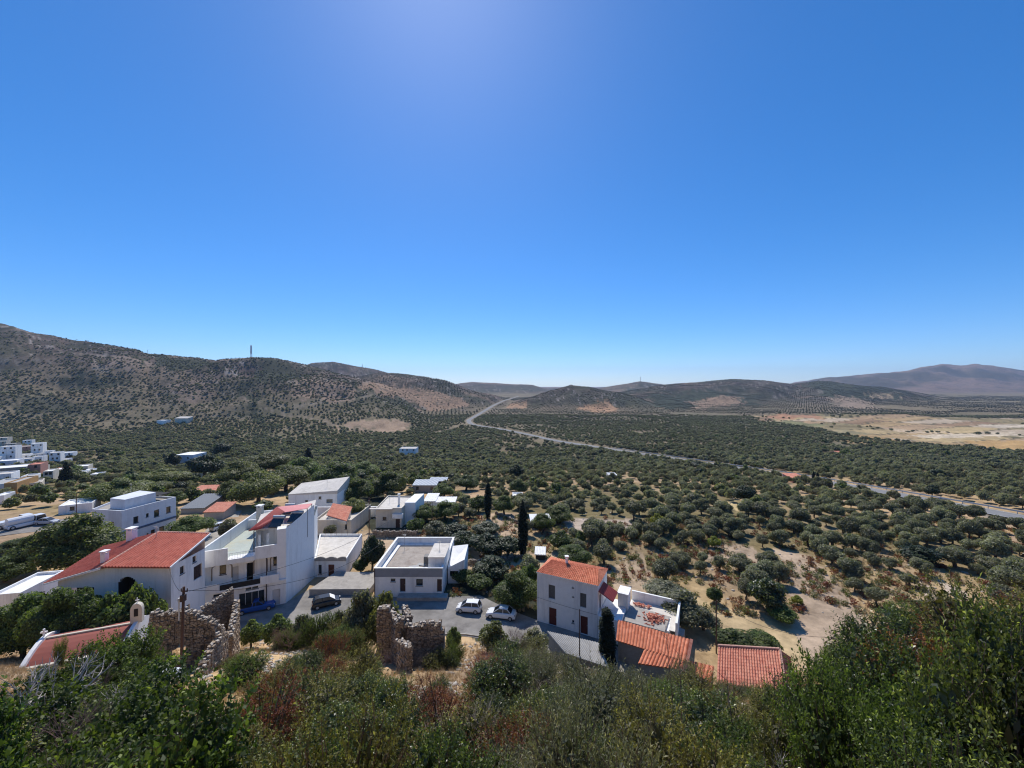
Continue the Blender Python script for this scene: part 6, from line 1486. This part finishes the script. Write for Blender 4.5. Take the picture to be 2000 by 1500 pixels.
# ------------------------------------------------------------------ olive groves
def in_any(X, Y, polys, margin=0):
    k = np.zeros(X.shape, dtype=bool)
    for p in polys:
        q_ = np.array(p, dtype=float); c = q_.mean(0)
        if margin: q_ = c + (q_ - c) * (1 + margin / (np.abs(q_ - c).max() + .1))
        k |= inpoly(X, Y, [tuple(r) for r in q_])
    return k
def grid(sp, y0, y1, seed, jit=.28, rot=.3, xf=1.5):
    g = np.random.default_rng(seed); n = int(2.2 * y1 * xf / sp); a = np.arange(-n, n + 1) * sp; X, Y = np.meshgrid(a, a); X = X.ravel(); Y = Y.ravel()
    X, Y = X * math.cos(rot) - Y * math.sin(rot), X * math.sin(rot) + Y * math.cos(rot)
    m_ = (Y > y0) & (Y < y1) & (np.abs(X) < Y * xf + 15); X, Y = X[m_], Y[m_]
    return X + g.normal(size=X.shape) * sp * jit, Y + g.normal(size=Y.shape) * sp * jit
BARE = [toland(p) for p, c in SOIL]
def allowed(X, Y, margin=1.6, road=8):
    k = ~in_any(X, Y, FOOT, margin) & (~in_any(X, Y, BARE) | ((Y > 450) & (rng.random(X.shape) < .3) & ~in_any(X, Y, BARE[:2]))); D, _ = dist_line(X, Y, ROAD); k &= D > np.where(Y < 260, 9, road)
    for L in TRACKS: D, _ = dist_line(X, Y, L); k &= D > 5
    for x, y, r in TREES_XY: k &= np.hypot(X - x, Y - y) > r * .75 + 1.2
    return k
X, Y = grid(4.05, 54, 330, 1)
u_ = 1000 + F * X / Y
k = allowed(X, Y)
keepp = np.ones(X.shape)
keepp[(u_ < 1120) & (Y < 95)] = .25; keepp[(u_ < 880) & (Y < 118)] = .12; keepp[(u_ < 1000) & (u_ > 300) & (Y < 150) & (Y > 95)] *= .8
keepp[(u_ < 230) & (Y < 300) & (Y > 110)] = .5; keepp[(u_ < 250) & (Y < 112)] = 0
keepp[(u_ > 1050) & (Y < 66)] = .35
gap = fbm(X, Y, 22, 3, 77); gap = np.where(u_ > 1350, gap * .6 + .3, gap); keepp = keepp * np.where((Y < 130), np.clip(1.05 + gap * 1.5, .35, 1), np.clip(1.15 + gap, .6, 1))
k &= rng.random(X.shape) < keepp
X, Y = X[k], Y[k]; Z = Hfull(X, Y)
okv = (np.abs(X / Y) < 1.36); X, Y, Z = X[okv], Y[okv], Z[okv]
# the 300 nearest ones in view are trees of their own
px_, py_ = proj(X, Y, Z); vis = (px_ > -20) & (px_ < 2020) & (py_ < 1290)
o_ = np.argsort(np.where(vis, Y, 1e6)); near = o_[:285]; rest = np.setdiff1d(np.arange(len(X)), near)
def olive_label(px, py, tone):
    side = 'left' if px < 700 else 'middle' if px < 1120 else 'middle right' if px < 1420 else 'right' if px < 1720 else 'far right'
    row = 'nearest part' if py > 1120 else 'front part' if py > 1060 else 'second part' if py > 1020 else 'back part'
    return '%s olive tree in the %s of the %s grove' % (tone, row, side)
for i in near:
    v = random.randrange(6); s = random.choice([random.uniform(.55, .8), random.uniform(.75, 1.0), random.uniform(.95, 1.2)])
    put_tree('olive_tree', 'olive tree', olive_label(px_[i], py_[i], 'low round grey green' if s < 1.0 else 'broad grey green'), OL[v], (X[i], Y[i], Z[i]), (s, s, s * random.uniform(.85, 1.1)), random.uniform(0, 6.28), 'olive trees of the valley grove')

SRC = bpy.data.collections.new('instance_sources')   # not linked to the scene
def source(name, me):
    o = bpy.data.objects.new(name, me); SRC_.objects.link(o)
def scatter(name, label, cat, coll, X, Y, Z, S, SZ=None, seed=0, tilt=0.0):
    """one 'stuff' object: copies of the meshes in `coll` on its points"""
    g = np.random.default_rng(seed); me = bpy.data.meshes.new(name); n = len(X); me.vertices.add(n)
    me.vertices.foreach_set('co', np.c_[X, Y, Z].astype(np.float32).ravel())
    def at(nm, ty, v): a = me.attributes.new(nm, ty, 'POINT'); a.data.foreach_set('vector' if ty == 'FLOAT_VECTOR' else 'value', v)
    SZ = S if SZ is None else SZ
    at('scl', 'FLOAT_VECTOR', np.c_[S, S, SZ].astype(np.float32).ravel()); at('rot', 'FLOAT_VECTOR', np.c_[g.normal(size=n) * tilt, g.normal(size=n) * tilt, g.random(n) * 6.283].astype(np.float32).ravel())
    at('idx', 'INT', g.integers(0, len(coll.objects), n).astype(np.int32))
    o = bpy.data.objects.new(name, me); scene.collection.objects.link(o); tag(o, label, cat, kind='stuff')
    ng = bpy.data.node_groups.new(name, 'GeometryNodeTree'); ng.interface.new_socket('Geometry', in_out='INPUT', socket_type='NodeSocketGeometry'); ng.interface.new_socket('Geometry', in_out='OUTPUT', socket_type='NodeSocketGeometry')
    gi = ng.nodes.new('NodeGroupInput'); go = ng.nodes.new('NodeGroupOutput'); ip = ng.nodes.new('GeometryNodeInstanceOnPoints'); ci = ng.nodes.new('GeometryNodeCollectionInfo')
    ci.inputs['Collection'].default_value = coll; ci.inputs['Separate Children'].default_value = True; ci.inputs['Reset Children'].default_value = True
    def na(nm, ty): x = ng.nodes.new('GeometryNodeInputNamedAttribute'); x.data_type = ty; x.inputs[0].default_value = nm; return x.outputs[0]
    mp = ng.nodes.new('GeometryNodeMeshToPoints')
    ng.links.new(gi.outputs[0], mp.inputs[0]); ng.links.new(mp.outputs[0], ip.inputs['Points']); ng.links.new(ci.outputs[0], ip.inputs['Instance']); ip.inputs['Pick Instance'].default_value = True
    ng.links.new(na('idx', 'INT'), ip.inputs['Instance Index']); ng.links.new(na('scl', 'FLOAT_VECTOR'), ip.inputs['Scale'])
    ng.links.new(na('rot', 'FLOAT_VECTOR'), ip.inputs['Rotation']); ng.links.new(ip.outputs[0], go.inputs[0])
    md = o.modifiers.new('scatter', 'NODES'); md.node_group = ng; return o
def coll(name, meshes):
    c = bpy.data.collections.new(name)
    for i, me in enumerate(meshes): o = bpy.data.objects.new('%s_%d' % (name, i), me); c.objects.link(o)
    return c
mid = []
for s in range(6):
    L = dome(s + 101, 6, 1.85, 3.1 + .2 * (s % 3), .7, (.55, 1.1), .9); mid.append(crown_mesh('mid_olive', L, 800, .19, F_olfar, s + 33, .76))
lowp = []
for s in range(6):
    L = dome(s + 131, 4, 1.95, 3.1, .4, (.85, 1.1), .9); lowp.append(crown_mesh('far_olive', L, 170, .4, F_olfar, s + 63, .9))
C_mid, C_low = coll('mid_olive', mid), coll('far_olive', lowp)
Xr, Yr_, Zr = X[rest], Y[rest], Z[rest]; a_ = Yr_ < 210
g = np.random.default_rng(5)
scatter('olive_grove', 'grey green olive grove filling the valley floor', 'olive grove', C_mid, Xr[a_], Yr_[a_], Zr[a_], g.uniform(.5, 1.15, a_.sum()), g.uniform(.55, 1.1, a_.sum()), 1)
X2, Y2 = grid(4.4, 330, 760, 2, .2, .5, 1.42)
k = allowed(X2, Y2); Z2 = np.full(X2.shape, 0.0)
gap = fbm(X2, Y2, 60, 3, 78); k &= rng.random(X2.shape) < np.clip(.95 + gap * 1.2, .25, 1)
X2, Y2 = X2[k], Y2[k]; Z2 = Hfull(X2, Y2); hillk = np.clip((Z2 + 52) / 25, 0, 1); k = rng.random(X2.shape) > hillk * .55; X2, Y2, Z2 = X2[k], Y2[k], Z2[k]
XA = np.r_[Xr[~a_], X2]; YA = np.r_[Yr_[~a_], Y2]; ZA = np.r_[Zr[~a_], Z2]
fs = np.interp(YA, [210, 330, 600], [1.0, .85, .7]); sz = g.uniform(.65, 1.35, len(XA)) * fs
scatter('far_olive_grove', 'dense distant olive groves across the plain and hill feet', 'olive grove', C_low, XA, YA, ZA - .2, sz, sz * g.uniform(.8, 1.15, len(XA)), 2)
# hills: planted rows and wild scrub
X3, Y3 = grid(7.5, 600, 1900, 3, .1, .15, 1.4)
k = allowed(X3, Y3, 1, 10); pat = fbm(X3, Y3, 190, 4, 91); u3 = 1000 + F * X3 / Y3; k &= pat > np.where(u3 > 1150, -.25, -.06); X3, Y3 = X3[k], Y3[k]; Z3 = Hfull(X3, Y3)
up_ = np.clip((Z3 + 30) / 60, 0, 1); k = rng.random(len(X3)) > up_ * .5; X3, Y3, Z3 = X3[k], Y3[k], Z3[k]
X4, Y4 = grid(8.5, 430, 2000, 4, .7, .8, 1.4); k = allowed(X4, Y4, 1, 10); X4, Y4 = X4[k], Y4[k]; Z4 = Hfull(X4, Y4)
k = (Z4 > -54) & (fbm(X4, Y4, 90, 4, 95) + .35 * fbm(X4, Y4, 18, 2, 96) > .02) ; X4, Y4, Z4 = X4[k], Y4[k], Z4[k]
print('trees', len(near), a_.sum(), len(XA), len(X3), len(X4))
XB, YB, ZB = np.r_[X3, X4], np.r_[Y3, Y4], np.r_[Z3, Z4]
scr = [crown_mesh('far_scrub', dome(s + 171, 4, 2.1, 2.6, .2), 60, .7, F_scrub, s + 93, .92) for s in range(4)]
C_scr = coll('far_scrub', scr)
scatter('hill_scrub', 'dark scrub and small planted trees dotted over the hillsides', 'scrub', C_scr, XB, YB, ZB - .3, np.r_[g.uniform(.5, .85, len(X3)), g.uniform(.3, .85, len(X4))], g.uniform(.35, .75, len(XB)), 3)
X6_, Y6_ = grid(16, 420, 1100, 8, .5, .35, 1.4); k = in_any(X6_, Y6_, [BARE[0]]) & (fbm(X6_, Y6_, 60, 3, 19) > .3); Z6_ = Hfull(X6_, Y6_)
scatter('field_trees', 'scattered trees and hedges along the edges of the dry fields', 'trees', C_low, X6_[k], Y6_[k], Z6_[k], g.uniform(.6, 1.3, k.sum()), g.uniform(.6, 1.2, k.sum()), 14)
# darker tree belts, left hill foot and village gardens
X5, Y5 = grid(6.5, 105, 420, 6, .4, .2, 1.42); u5 = 1000 + F * X5 / Y5
k = allowed(X5, Y5, 1.5, 9) & (rng.random(X5.shape) < np.where((u5 < 900) & (Y5 < 190), .3, np.where(u5 < 900, .05, .03)))
X5, Y5 = X5[k], Y5[k]; Z5 = Hfull(X5, Y5)
gm = [crown_mesh('wood_tree', dome(s + 181, 8, 2.2, 4.6, .8), 500, .32, [F_green, F_plane, F_dark, F_green][s % 4], s + 103, .84) for s in range(4)]
scatter('mixed_trees', 'mixed green garden trees among the left houses and in the grove', 'trees', coll('wood_tree', gm), X5, Y5, Z5 - .1, g.uniform(.7, 1.15, len(X5)), g.uniform(.6, 1.05, len(X5)), 4)

# ------------------------------------------------------------------ near scrub on the slope
def sprig_mesh(name, lobes, nsp, ln, nl, leaf, asp, mt, seed, up=.6, core=0, spread=.9):
    """shoots standing out of a bush, each set with leaves"""
    g = np.random.default_rng(seed); p, d = crown_points(lobes, nsp, g, .45); n = len(p)
    ax = unit(d + np.array([0, 0, up]) + g.normal(size=(n, 3)) * .45); l = ln * g.uniform(.5, 1.3, n)
    k = np.repeat(np.arange(n), nl); t = np.tile(np.linspace(.1, 1, nl), n); t = t + g.normal(size=len(t)) * .04
    a = unit(np.cross(ax, g.normal(size=(n, 3)))); b_ = np.cross(ax, a); ph = np.tile(np.arange(nl) * 2.4, n) + np.repeat(g.random(n) * 6.28, nl)
    rad = a[k] * np.cos(ph)[:, None] + b_[k] * np.sin(ph)[:, None]; ld = unit(rad * spread + ax[k] * .7 + g.normal(size=(len(k), 3)) * .2)
    base = p[k] + ax[k] * (t * l[k])[:, None]; s = leaf * g.uniform(.7, 1.3, len(k))[:, None]; side = unit(np.cross(ld, ax[k] + g.normal(size=(len(k), 3)) * .5)); nr = np.cross(side, ld)
    V = np.stack([base, base + ld * s * .55 + side * s * asp + nr * s * .1, base + ld * s * 1.1 - nr * s * .08, base + ld * s * .55 - side * s * asp + nr * s * .1], 1).reshape(-1, 3)
    Fq = np.arange(4 * len(k)).reshape(-1, 4); tip = np.clip(t, 0, 1) ** 3
    shoot = g.random(n)[k]; lv = np.clip(.45 * g.random(len(k)) + .25 * shoot + .4 * tip * (shoot > .6), 0, 1)
    if core:
        p2, d2 = crown_points([(*L[:3], L[3] * core, L[4] * core, L[5] * core) for L in lobes], 1600, g, .2)
        V2, F2 = leaf_quads(p2, d2, .05, g, .5); Vs, Fs, ls = [V, V2], [Fq, F2 + len(V)], [lv, np.full(len(p2), .05)]  # inner leaves coloured darkest, painting the shade in the bush's gaps
        V, Fq, lv = np.concatenate(Vs), np.concatenate(Fs), np.concatenate(ls)
    return poly_mesh(name, V, Fq, mt, lv), (p, ax, l)
def twig_mesh(name, seed, h=1.6, n0=9, mt=None, r0=.02, gen=4, spread=.5, kids=3):
    rd = random.Random(seed); mb = MB()
    def grow(p, d, l, r, g_):
        q_ = p + d * l; bend = p.lerp(q_, .5) + Vector((rd.gauss(0, .05), rd.gauss(0, .05), rd.gauss(0, .03))) * l; mb.tube(p, bend, r, r * .85, 3, caps=False); mb.tube(bend, q_, r * .85, r * .65, 3, caps=False)
        if g_ > 0:
            for k in range(kids):
                nd = (d + Vector((rd.gauss(0, spread), rd.gauss(0, spread), rd.gauss(.08, spread * .7)))).normalized(); grow(bend.lerp(q_, rd.uniform(.1, 1)), nd, l * rd.uniform(.55, .85), r * .6, g_ - 1)
    for k in range(n0):
        t = rd.uniform(0, 6.28); d = Vector((math.cos(t) * rd.uniform(.2, .8), math.sin(t) * rd.uniform(.2, .8), 1)).normalized(); grow(Vector((rd.uniform(-.15, .15), rd.uniform(-.15, .15), -.1)), d, h * .4, r0, gen)
    return mb.mesh(name, mt or M_twig)
def lump(seed, n=7, r=1.0, h=1.5):
    rd = random.Random(seed); L = [(0, 0, h * .42, r * .62, r * .62, h * .42)]
    for k in range(n):
        t = rd.uniform(0, 6.28); d = r * rd.uniform(.35, .7); q_ = rd.uniform(.3, .5) * r; L.append((math.cos(t) * d, math.sin(t) * d, rd.uniform(.25, .8) * h, q_, q_, q_ * rd.uniform(.8, 1.2)))
    return L
SH = {}
def shrub_kind(kind, mt, ns, **kw):
    SH[kind] = []
    for s in range(ns):
        me, (p, ax, l) = sprig_mesh('foliage', lump(s * 7 + len(kind)), mt=mt, seed=s + 200 + len(kind), **kw)
        mb = MB()
        for i in range(0, len(p), 6):
            b_ = Vector((p[i][0] * .15, p[i][1] * .15, 0)); q_ = Vector(p[i]); e_ = q_ + Vector(ax[i]) * float(l[i]); m_ = b_.lerp(q_, .55) + Vector((0, 0, .08)); mb.tube(b_, m_, .018, .011, 3, caps=False); mb.tube(m_, q_, .011, .006, 3, caps=False); mb.tube(q_, e_, .006, .003, 3, caps=False)
        SH[kind].append((me, mb.mesh('branches', M_bark)))
shrub_kind('lentisk', F_lent, 4, nsp=1300, ln=.2, nl=14, leaf=.037, asp=.26, core=.75)
shrub_kind('carob', F_bright, 3, nsp=700, ln=.26, nl=12, leaf=.065, asp=.34, core=.75)
shrub_kind('darkleaf', F_green, 3, nsp=1200, ln=.2, nl=14, leaf=.04, asp=.26, core=.75)
shrub_kind('mixed', F_mix, 3, nsp=1100, ln=.22, nl=13, leaf=.038, asp=.24, core=.7)
shrub_kind('broom', F_broom, 3, nsp=2000, ln=.34, nl=10, leaf=.05, asp=.12, up=1.3, spread=.4, core=.7)
shrub_kind('russet', F_russ, 2, nsp=700, ln=.2, nl=12, leaf=.036, asp=.25, core=0)
SH['dry'] = [(twig_mesh('twigs', s + 1, 1.7, 9, M_twig, .014, 4, .5), None) for s in range(3)]
SH['drygrey'] = [(twig_mesh('twigs', s + 11, 1.7, 9, M_twig2, .014, 4, .45), None) for s in range(2)]
SH['dead'] = [(twig_mesh('dead_branches', s + 21, 2.2, 3, M_bone, .05, 4, .55, 3), None) for s in range(2)]
LBL = {'lentisk': ('shrub', 'glossy dark green shrub'), 'carob': ('shrub', 'bright broad leaved green shrub'), 'darkleaf': ('shrub', 'mid green small leaved shrub'), 'broom': ('shrub', 'grey green wispy shrub'), 'mixed': ('shrub', 'brownish green yellow tipped shrub'),
       'russet': ('shrub', 'reddish brown withering shrub'), 'dry': ('dry_bush', 'leafless purple brown bush'), 'drygrey': ('dry_bush', 'leafless grey brown bush'), 'dead': ('dead_tree', 'pale bleached dead branches')}
PROF = np.array([(-200, 1330), (0, 1330), (60, 1310), (130, 1315), (200, 1290), (245, 1240), (285, 1222), (302, 1270), (308, 1340), (330, 1400), (400, 1410), (432, 1350), (455, 1240), (470, 1205), (520, 1192), (600, 1185), (640, 1158), (700, 1140), (735, 1150), (770, 1175), (785, 1225), (795, 1310), (860, 1320), (890, 1290), (930, 1235), (960, 1208), (1010, 1202), (1050, 1228), (1100, 1262), (1170, 1300), (1250, 1322), (1330, 1300), (1390, 1312), (1410, 1332), (1480, 1342), (1540, 1335), (1565, 1305), (1600, 1275), (1640, 1215), (1700, 1180), (1800, 1165), (2000, 1150), (2200, 1150)], dtype=float)
GRASSY = [[(296, 1292), (440, 1292), (470, 1225), (600, 1215), (590, 1262), (500, 1275), (440, 1330), (400, 1385), (300, 1385)], [(715, 1225), (770, 1225), (900, 1330), (860, 1350), (740, 1330), (700, 1290)], [(905, 1275), (975, 1280), (975, 1300), (905, 1300)]]
GR_L = [toland(p) for p in GRASSY]
rd = random.Random(21)
def region(px, py):
    h = 'far left' if px < 250 else 'left' if px < 520 else 'centre left' if px < 800 else 'centre' if px < 1080 else 'centre right' if px < 1350 else 'right' if px < 1650 else 'far right'
    v = 'at the very bottom' if py > 1440 else 'low in the thicket' if py > 1360 else 'in the middle of the thicket' if py > 1290 else 'at the upper edge of the thicket'
    return '%s, %s' % (v, h)
spots = []
for Yk, sp in ((6.2, 1.5), (8.0, 1.6), (10.2, 1.8), (12.8, 2.0), (15.8, 2.2), (19.2, 2.4), (23, 2.6), (27, 2.8), (31.5, 3.0), (36, 3.2), (41, 3.0), (44, 2.8), (46.5, 2.8)):
    n_ = int((1.42 * Yk + (14 if Yk < 34 else 0)) / sp)
    for j in range(-n_, n_ + 1): spots.append(((j + .5 * (int(Yk) % 2)) * sp + rd.gauss(0, .3), Yk + rd.gauss(0, .45)))
cnt = 0; OUTS = []
for x, y in spots:
    z = HZ(x, y); px = 1000 + F * x / y
    outside = px < -90 or px > 2090
    pg = 750 - F * z / y
    arr = (np.array([x]), np.array([y]))
    if in_any(*arr, GR_L)[0] or in_any(*arr, FOOT, .8)[0]: continue
    pw = 1.15 * F / y; pr = max(float(np.interp(px + q_ * pw, PROF[:, 0], PROF[:, 1])) for q_ in (-1, -.5, 0, .5, 1)) + rd.uniform(-8, 40)
    allow = -(pr - 750) / F * y - z
    hmax = 3.4 if px > 1500 else 2.9
    if px > 1560: hmax = 4.6
    if y > 34: hmax = 4.4
    h = min(allow, hmax * rd.uniform(.6, 1.0))
    if h < .55: continue
    if px < 300: ks = ['carob'] * 6 + ['dry'] * (5 if px < 120 else 1) + ['darkleaf']
    elif px < 860: ks = ['lentisk'] * 6 + ['darkleaf'] * 3 + ['russet'] * 3 + ['dry'] * 2 + ['mixed'] * 3 + ['russet']
    elif px < 1010: ks = (['dry'] * 4 + ['drygrey'] * 2 + ['russet'] * 2 + ['broom'] * 3 + ['lentisk'] * 2 if y > 20 else ['dry', 'drygrey', 'russet', 'russet'] + ['lentisk'] * 4 + ['mixed'] * 3 + ['broom'] * 2)
    elif px < 1270: ks = ['broom'] * 8 + ['drygrey'] + ['lentisk'] * 2 + ['mixed']
    elif px < 1560: ks = ['lentisk'] * 3 + ['darkleaf'] * 2 + ['russet'] * 2 + ['broom'] * 2 + ['dry'] + ['mixed'] * 4
    else: ks = ['lentisk'] * 7 + ['darkleaf'] * 2 + ['russet'] * 2 + ['drygrey'] + ['mixed'] * 3 + ['russet']
    kind = rd.choice(ks); nm, lb = LBL[kind]; me, st = rd.choice(SH[kind])
    if outside:
        OUTS.append((x, y, z - .1, min(h, 2.6) / 1.55)); continue
    s = h / 1.55; sw = max(.9, min(s, 1.15 if y < 9 else 1.6)) * rd.uniform(.95, 1.2)
    e = empty(nm, (x, y, z - .1), '%s %s' % (lb, region(px, min(1499, 750 - F * (z + h * .6) / y))), nm.replace('_', ' '), 'shrubs of the foreground thicket', rd.uniform(0, 6.28)); e.scale = (sw, sw, s)
    child('foliage' if st else 'twigs', me, e)
    if st: child('branches', st, e)
    cnt += 1
oa = np.array(OUTS); scatter('side_scrub', 'more green scrub on the slope at both sides of the view', 'scrub', coll('scrub_form', [SH[k_][i_][0] for k_ in ('lentisk', 'darkleaf', 'mixed') for i_ in (0, 1)]), oa[:, 0], oa[:, 1], oa[:, 2], oa[:, 3] * 1.1, oa[:, 3], 31)
print('shrubs', cnt)
# tall shoots and special plants
def S(kind, px, pb, Y, h, w_, label, nm=None):
    x = (px - 1000) / F * Y; z = HZ(x, Y); me, st = random.choice(SH[kind]); nm = nm or LBL[kind][0]
    e = empty(nm, (x, Y, z - .1), label, nm.replace('_', ' '), None, random.uniform(0, 6)); e.scale = (w_, w_, h / 1.55); child('foliage' if st else 'twigs', me, e)
    if st: child('branches', st, e)
S('dead', 60, 0, 14, 3.4, 1.6, 'bleached bare dead tree at the lower left edge', 'dead_tree')
S('dead', 235, 0, 15, 2.2, 1.1, 'pale dead branches sticking out of the bright green shrub on the left', 'dead_tree')
S('dead', 1850, 0, 8.5, 1.9, .7, 'pale curved dead twigs in the dark hollow at the lower right', 'dead_tree')
S('dead', 1540, 0, 7.5, 1.6, .7, 'pale dead twigs near the bottom right of centre', 'dead_tree')
S('darkleaf', 670, 0, 42, 2.6, 2.2, 'wispy green bush left of the broken wall')
S('drygrey', 800, 0, 34.6, 1.9, 1.3, 'dead grey creeper hanging before the middle of the broken stone wall')
S('mixed', 850, 0, 34.6, 1.6, 1.1, 'brownish shrub before the right half of the broken stone wall')
S('dry', 745, 0, 35.5, 1.5, 1.2, 'purple brown bush at the left foot of the broken stone wall')
S('lentisk', 880, 0, 35, 1.9, .9, 'dark green shrub at the right foot of the broken stone wall')
S('mixed', 455, 0, 34, 1.3, 1.0, 'brownish green shrub at the right foot of the roofless ruin')
S('broom', 760, 0, 45.5, 2.4, 1.6, 'green bush beside the door of the grey flat-roofed house')
S('broom', 590, 0, 47, 1.4, 1.5, 'low grey green bush along the street edge before the blue pickup')
S('broom', 550, 0, 46, 1.2, 1.5, 'low bush at the street edge below the shop front')
S('darkleaf', 885, 0, 38, 2.2, 1.0, 'dark creeper bush at the right end of the broken wall')
S('darkleaf', 120, 0, 37.0, 2.6, .5, 'thin dark shrub standing against the chapel roof')
S('carob', 258, 0, 27, 3.7, 1.7, 'tall bright green tree in front of the chapel', 'broadleaf_tree')
S('carob', 205, 0, 24, 2.9, 1.7, 'bright green bush below the chapel wall')
for k, (px, Y, h) in enumerate([(1530, 9, 3.8), (1555, 9.5, 4.2), (1500, 10, 3.6), (1440, 11, 3.4), (1320, 13, 4.6), (1330, 12, 4.2), (1150, 24, 4), (985, 26, 4.5)]):
    x = (px - 1000) / F * Y; z = HZ(x, Y)
    mb = MB(); rd_ = random.Random(k); b_ = Vector((x, Y, z)); t_ = b_ + Vector((rd_.uniform(-.5, .2), 0, h)); mb.tube(b_, b_.lerp(t_, .5) + Vector((.05, 0, 0)), .022, .016, 4); mb.tube(b_.lerp(t_, .5) + Vector((.05, 0, 0)), t_, .016, .005, 4)
    for j in range(9):
        q_ = b_.lerp(t_, .35 + .07 * j); mb.tube(q_, q_ + Vector((rd_.uniform(-.4, .4), rd_.uniform(-.3, .3), rd_.uniform(.15, .45))), .008, .003, 3)
    o = mb.build('bare_shoot', M_twig, org=tuple(b_)); tag(o, 'tall bare dark shoot rising above the thicket %s' % region(px, 1350), 'bare shoot', 'bare shoots above the thicket')
# dry grass and stones on the slope
def tuft(seed, n=26, h=.38):
    g = np.random.default_rng(seed); V = []; 
    for k in range(n):
        t = g.uniform(0, 6.28); r = g.uniform(0, .14); b_ = np.array([math.cos(t) * r, math.sin(t) * r, -.03]); d = np.array([math.cos(t) * g.uniform(.1, .7), math.sin(t) * g.uniform(.1, .7), 1.0]); l = h * g.uniform(.5, 1.2); s = np.array([-math.sin(t), math.cos(t), 0]) * .008
        V += [b_ - s, b_ + s, b_ + d * l + s * .2, b_ + d * l - s * .2]
    return np_mesh('grass_tuft', np.array(V), np.arange(4 * n).reshape(n, 4), M_grass)
g = np.random.default_rng(9)
n_ = 26000; Yg = g.uniform(12, 50, n_); Xg = g.uniform(-1.35, 1.35, n_) * Yg
ysg = np.interp(Xg, YS[:, 0], YS[:, 1]); k = (Yg < ysg - 1.5) & ~in_any(Xg, Yg, FOOT[:], .2); Xg, Yg = Xg[k], Yg[k]
scatter('dry_grass', 'straw coloured dry grass on the slope between ruins and shrubs', 'dry grass', coll('grass_tuft', [tuft(s) for s in range(4)]), Xg, Yg, Hfull(Xg, Yg), g.uniform(.4, 1.1, len(Xg)), None, 5, .12)
n_ = 7000; Yg = g.uniform(57, 100, n_); Xg = g.uniform(-.25, 1.35, n_) * Yg; k = ~in_any(Xg, Yg, FOOT, .4) & (fbm(Xg, Yg, 9, 3, 4) > -.1); Xg, Yg = Xg[k], Yg[k]
weed = [crown_mesh('weed', lump(s + 400, 4, .5, .5), 90, .09, [F_plane, F_broom, F_russ][s % 3], s + 400, 0) for s in range(3)] + [tuft(s + 9, 40, .5) for s in range(3)]
scatter('weeds', 'dry weeds and low tufts on the bare soil between the trees', 'weeds', coll('weed', weed), Xg, Yg, Hfull(Xg, Yg), g.uniform(.5, 1.5, len(Xg)), None, 6)
def rock(seed):
    g = np.random.default_rng(seed); v, f = ICO1; v = v * (1 + .25 * g.normal(size=(len(v), 1))) * np.array([1, .8, .6]); return np_mesh('rock', v, f, M_rock)
n_ = 5200; Yg = g.uniform(14, 50, n_); Xg = g.uniform(-1.0, .6, n_) * Yg; ysg = np.interp(Xg, YS[:, 0], YS[:, 1]); k = (Yg < ysg - .5) & (fbm(Xg, Yg, 5, 3, 6) > -.05); Xg, Yg = Xg[k], Yg[k]
n2_ = 2200; Y6 = g.uniform(57, 200, n2_); X6 = g.uniform(-.4, 1.3, n2_) * Y6; k = ~in_any(X6, Y6, FOOT, .6); X6, Y6 = X6[k], Y6[k]
XG, YG = np.r_[Xg, X6], np.r_[Yg, Y6]
scatter('rubble', 'pale loose stones and rubble on the slope and terraces', 'rubble', coll('rock', [rock(s) for s in range(4)]), XG, YG, Hfull(XG, YG), g.uniform(.05, .3, len(XG)) * np.where(YG > 56, 1.2, 1), None, 7)

# ------------------------------------------------------------------ air
HAZE = 0.5 / 7000
if HAZE:
    mb = MB(); mb.box(-9000, 9000, -420, 8600, -140, 330); hz = mb.build('haze', []) ; tag(hz, 'thin pale haze lying over the valley', 'haze', kind='stuff')
    m = bpy.data.materials.new('haze'); m.use_nodes = True; t = m.node_tree; t.nodes.clear(); o = N(t, 'ShaderNodeOutputMaterial'); pv = N(t, 'ShaderNodeVolumePrincipled')
    pv.inputs['Color'].default_value = (.55, .72, 1, 1); pv.inputs['Density'].default_value = HAZE; pv.inputs['Anisotropy'].default_value = .2
    t.links.new(pv.outputs[0], o.inputs['Volume']); hz.data.materials.append(m)
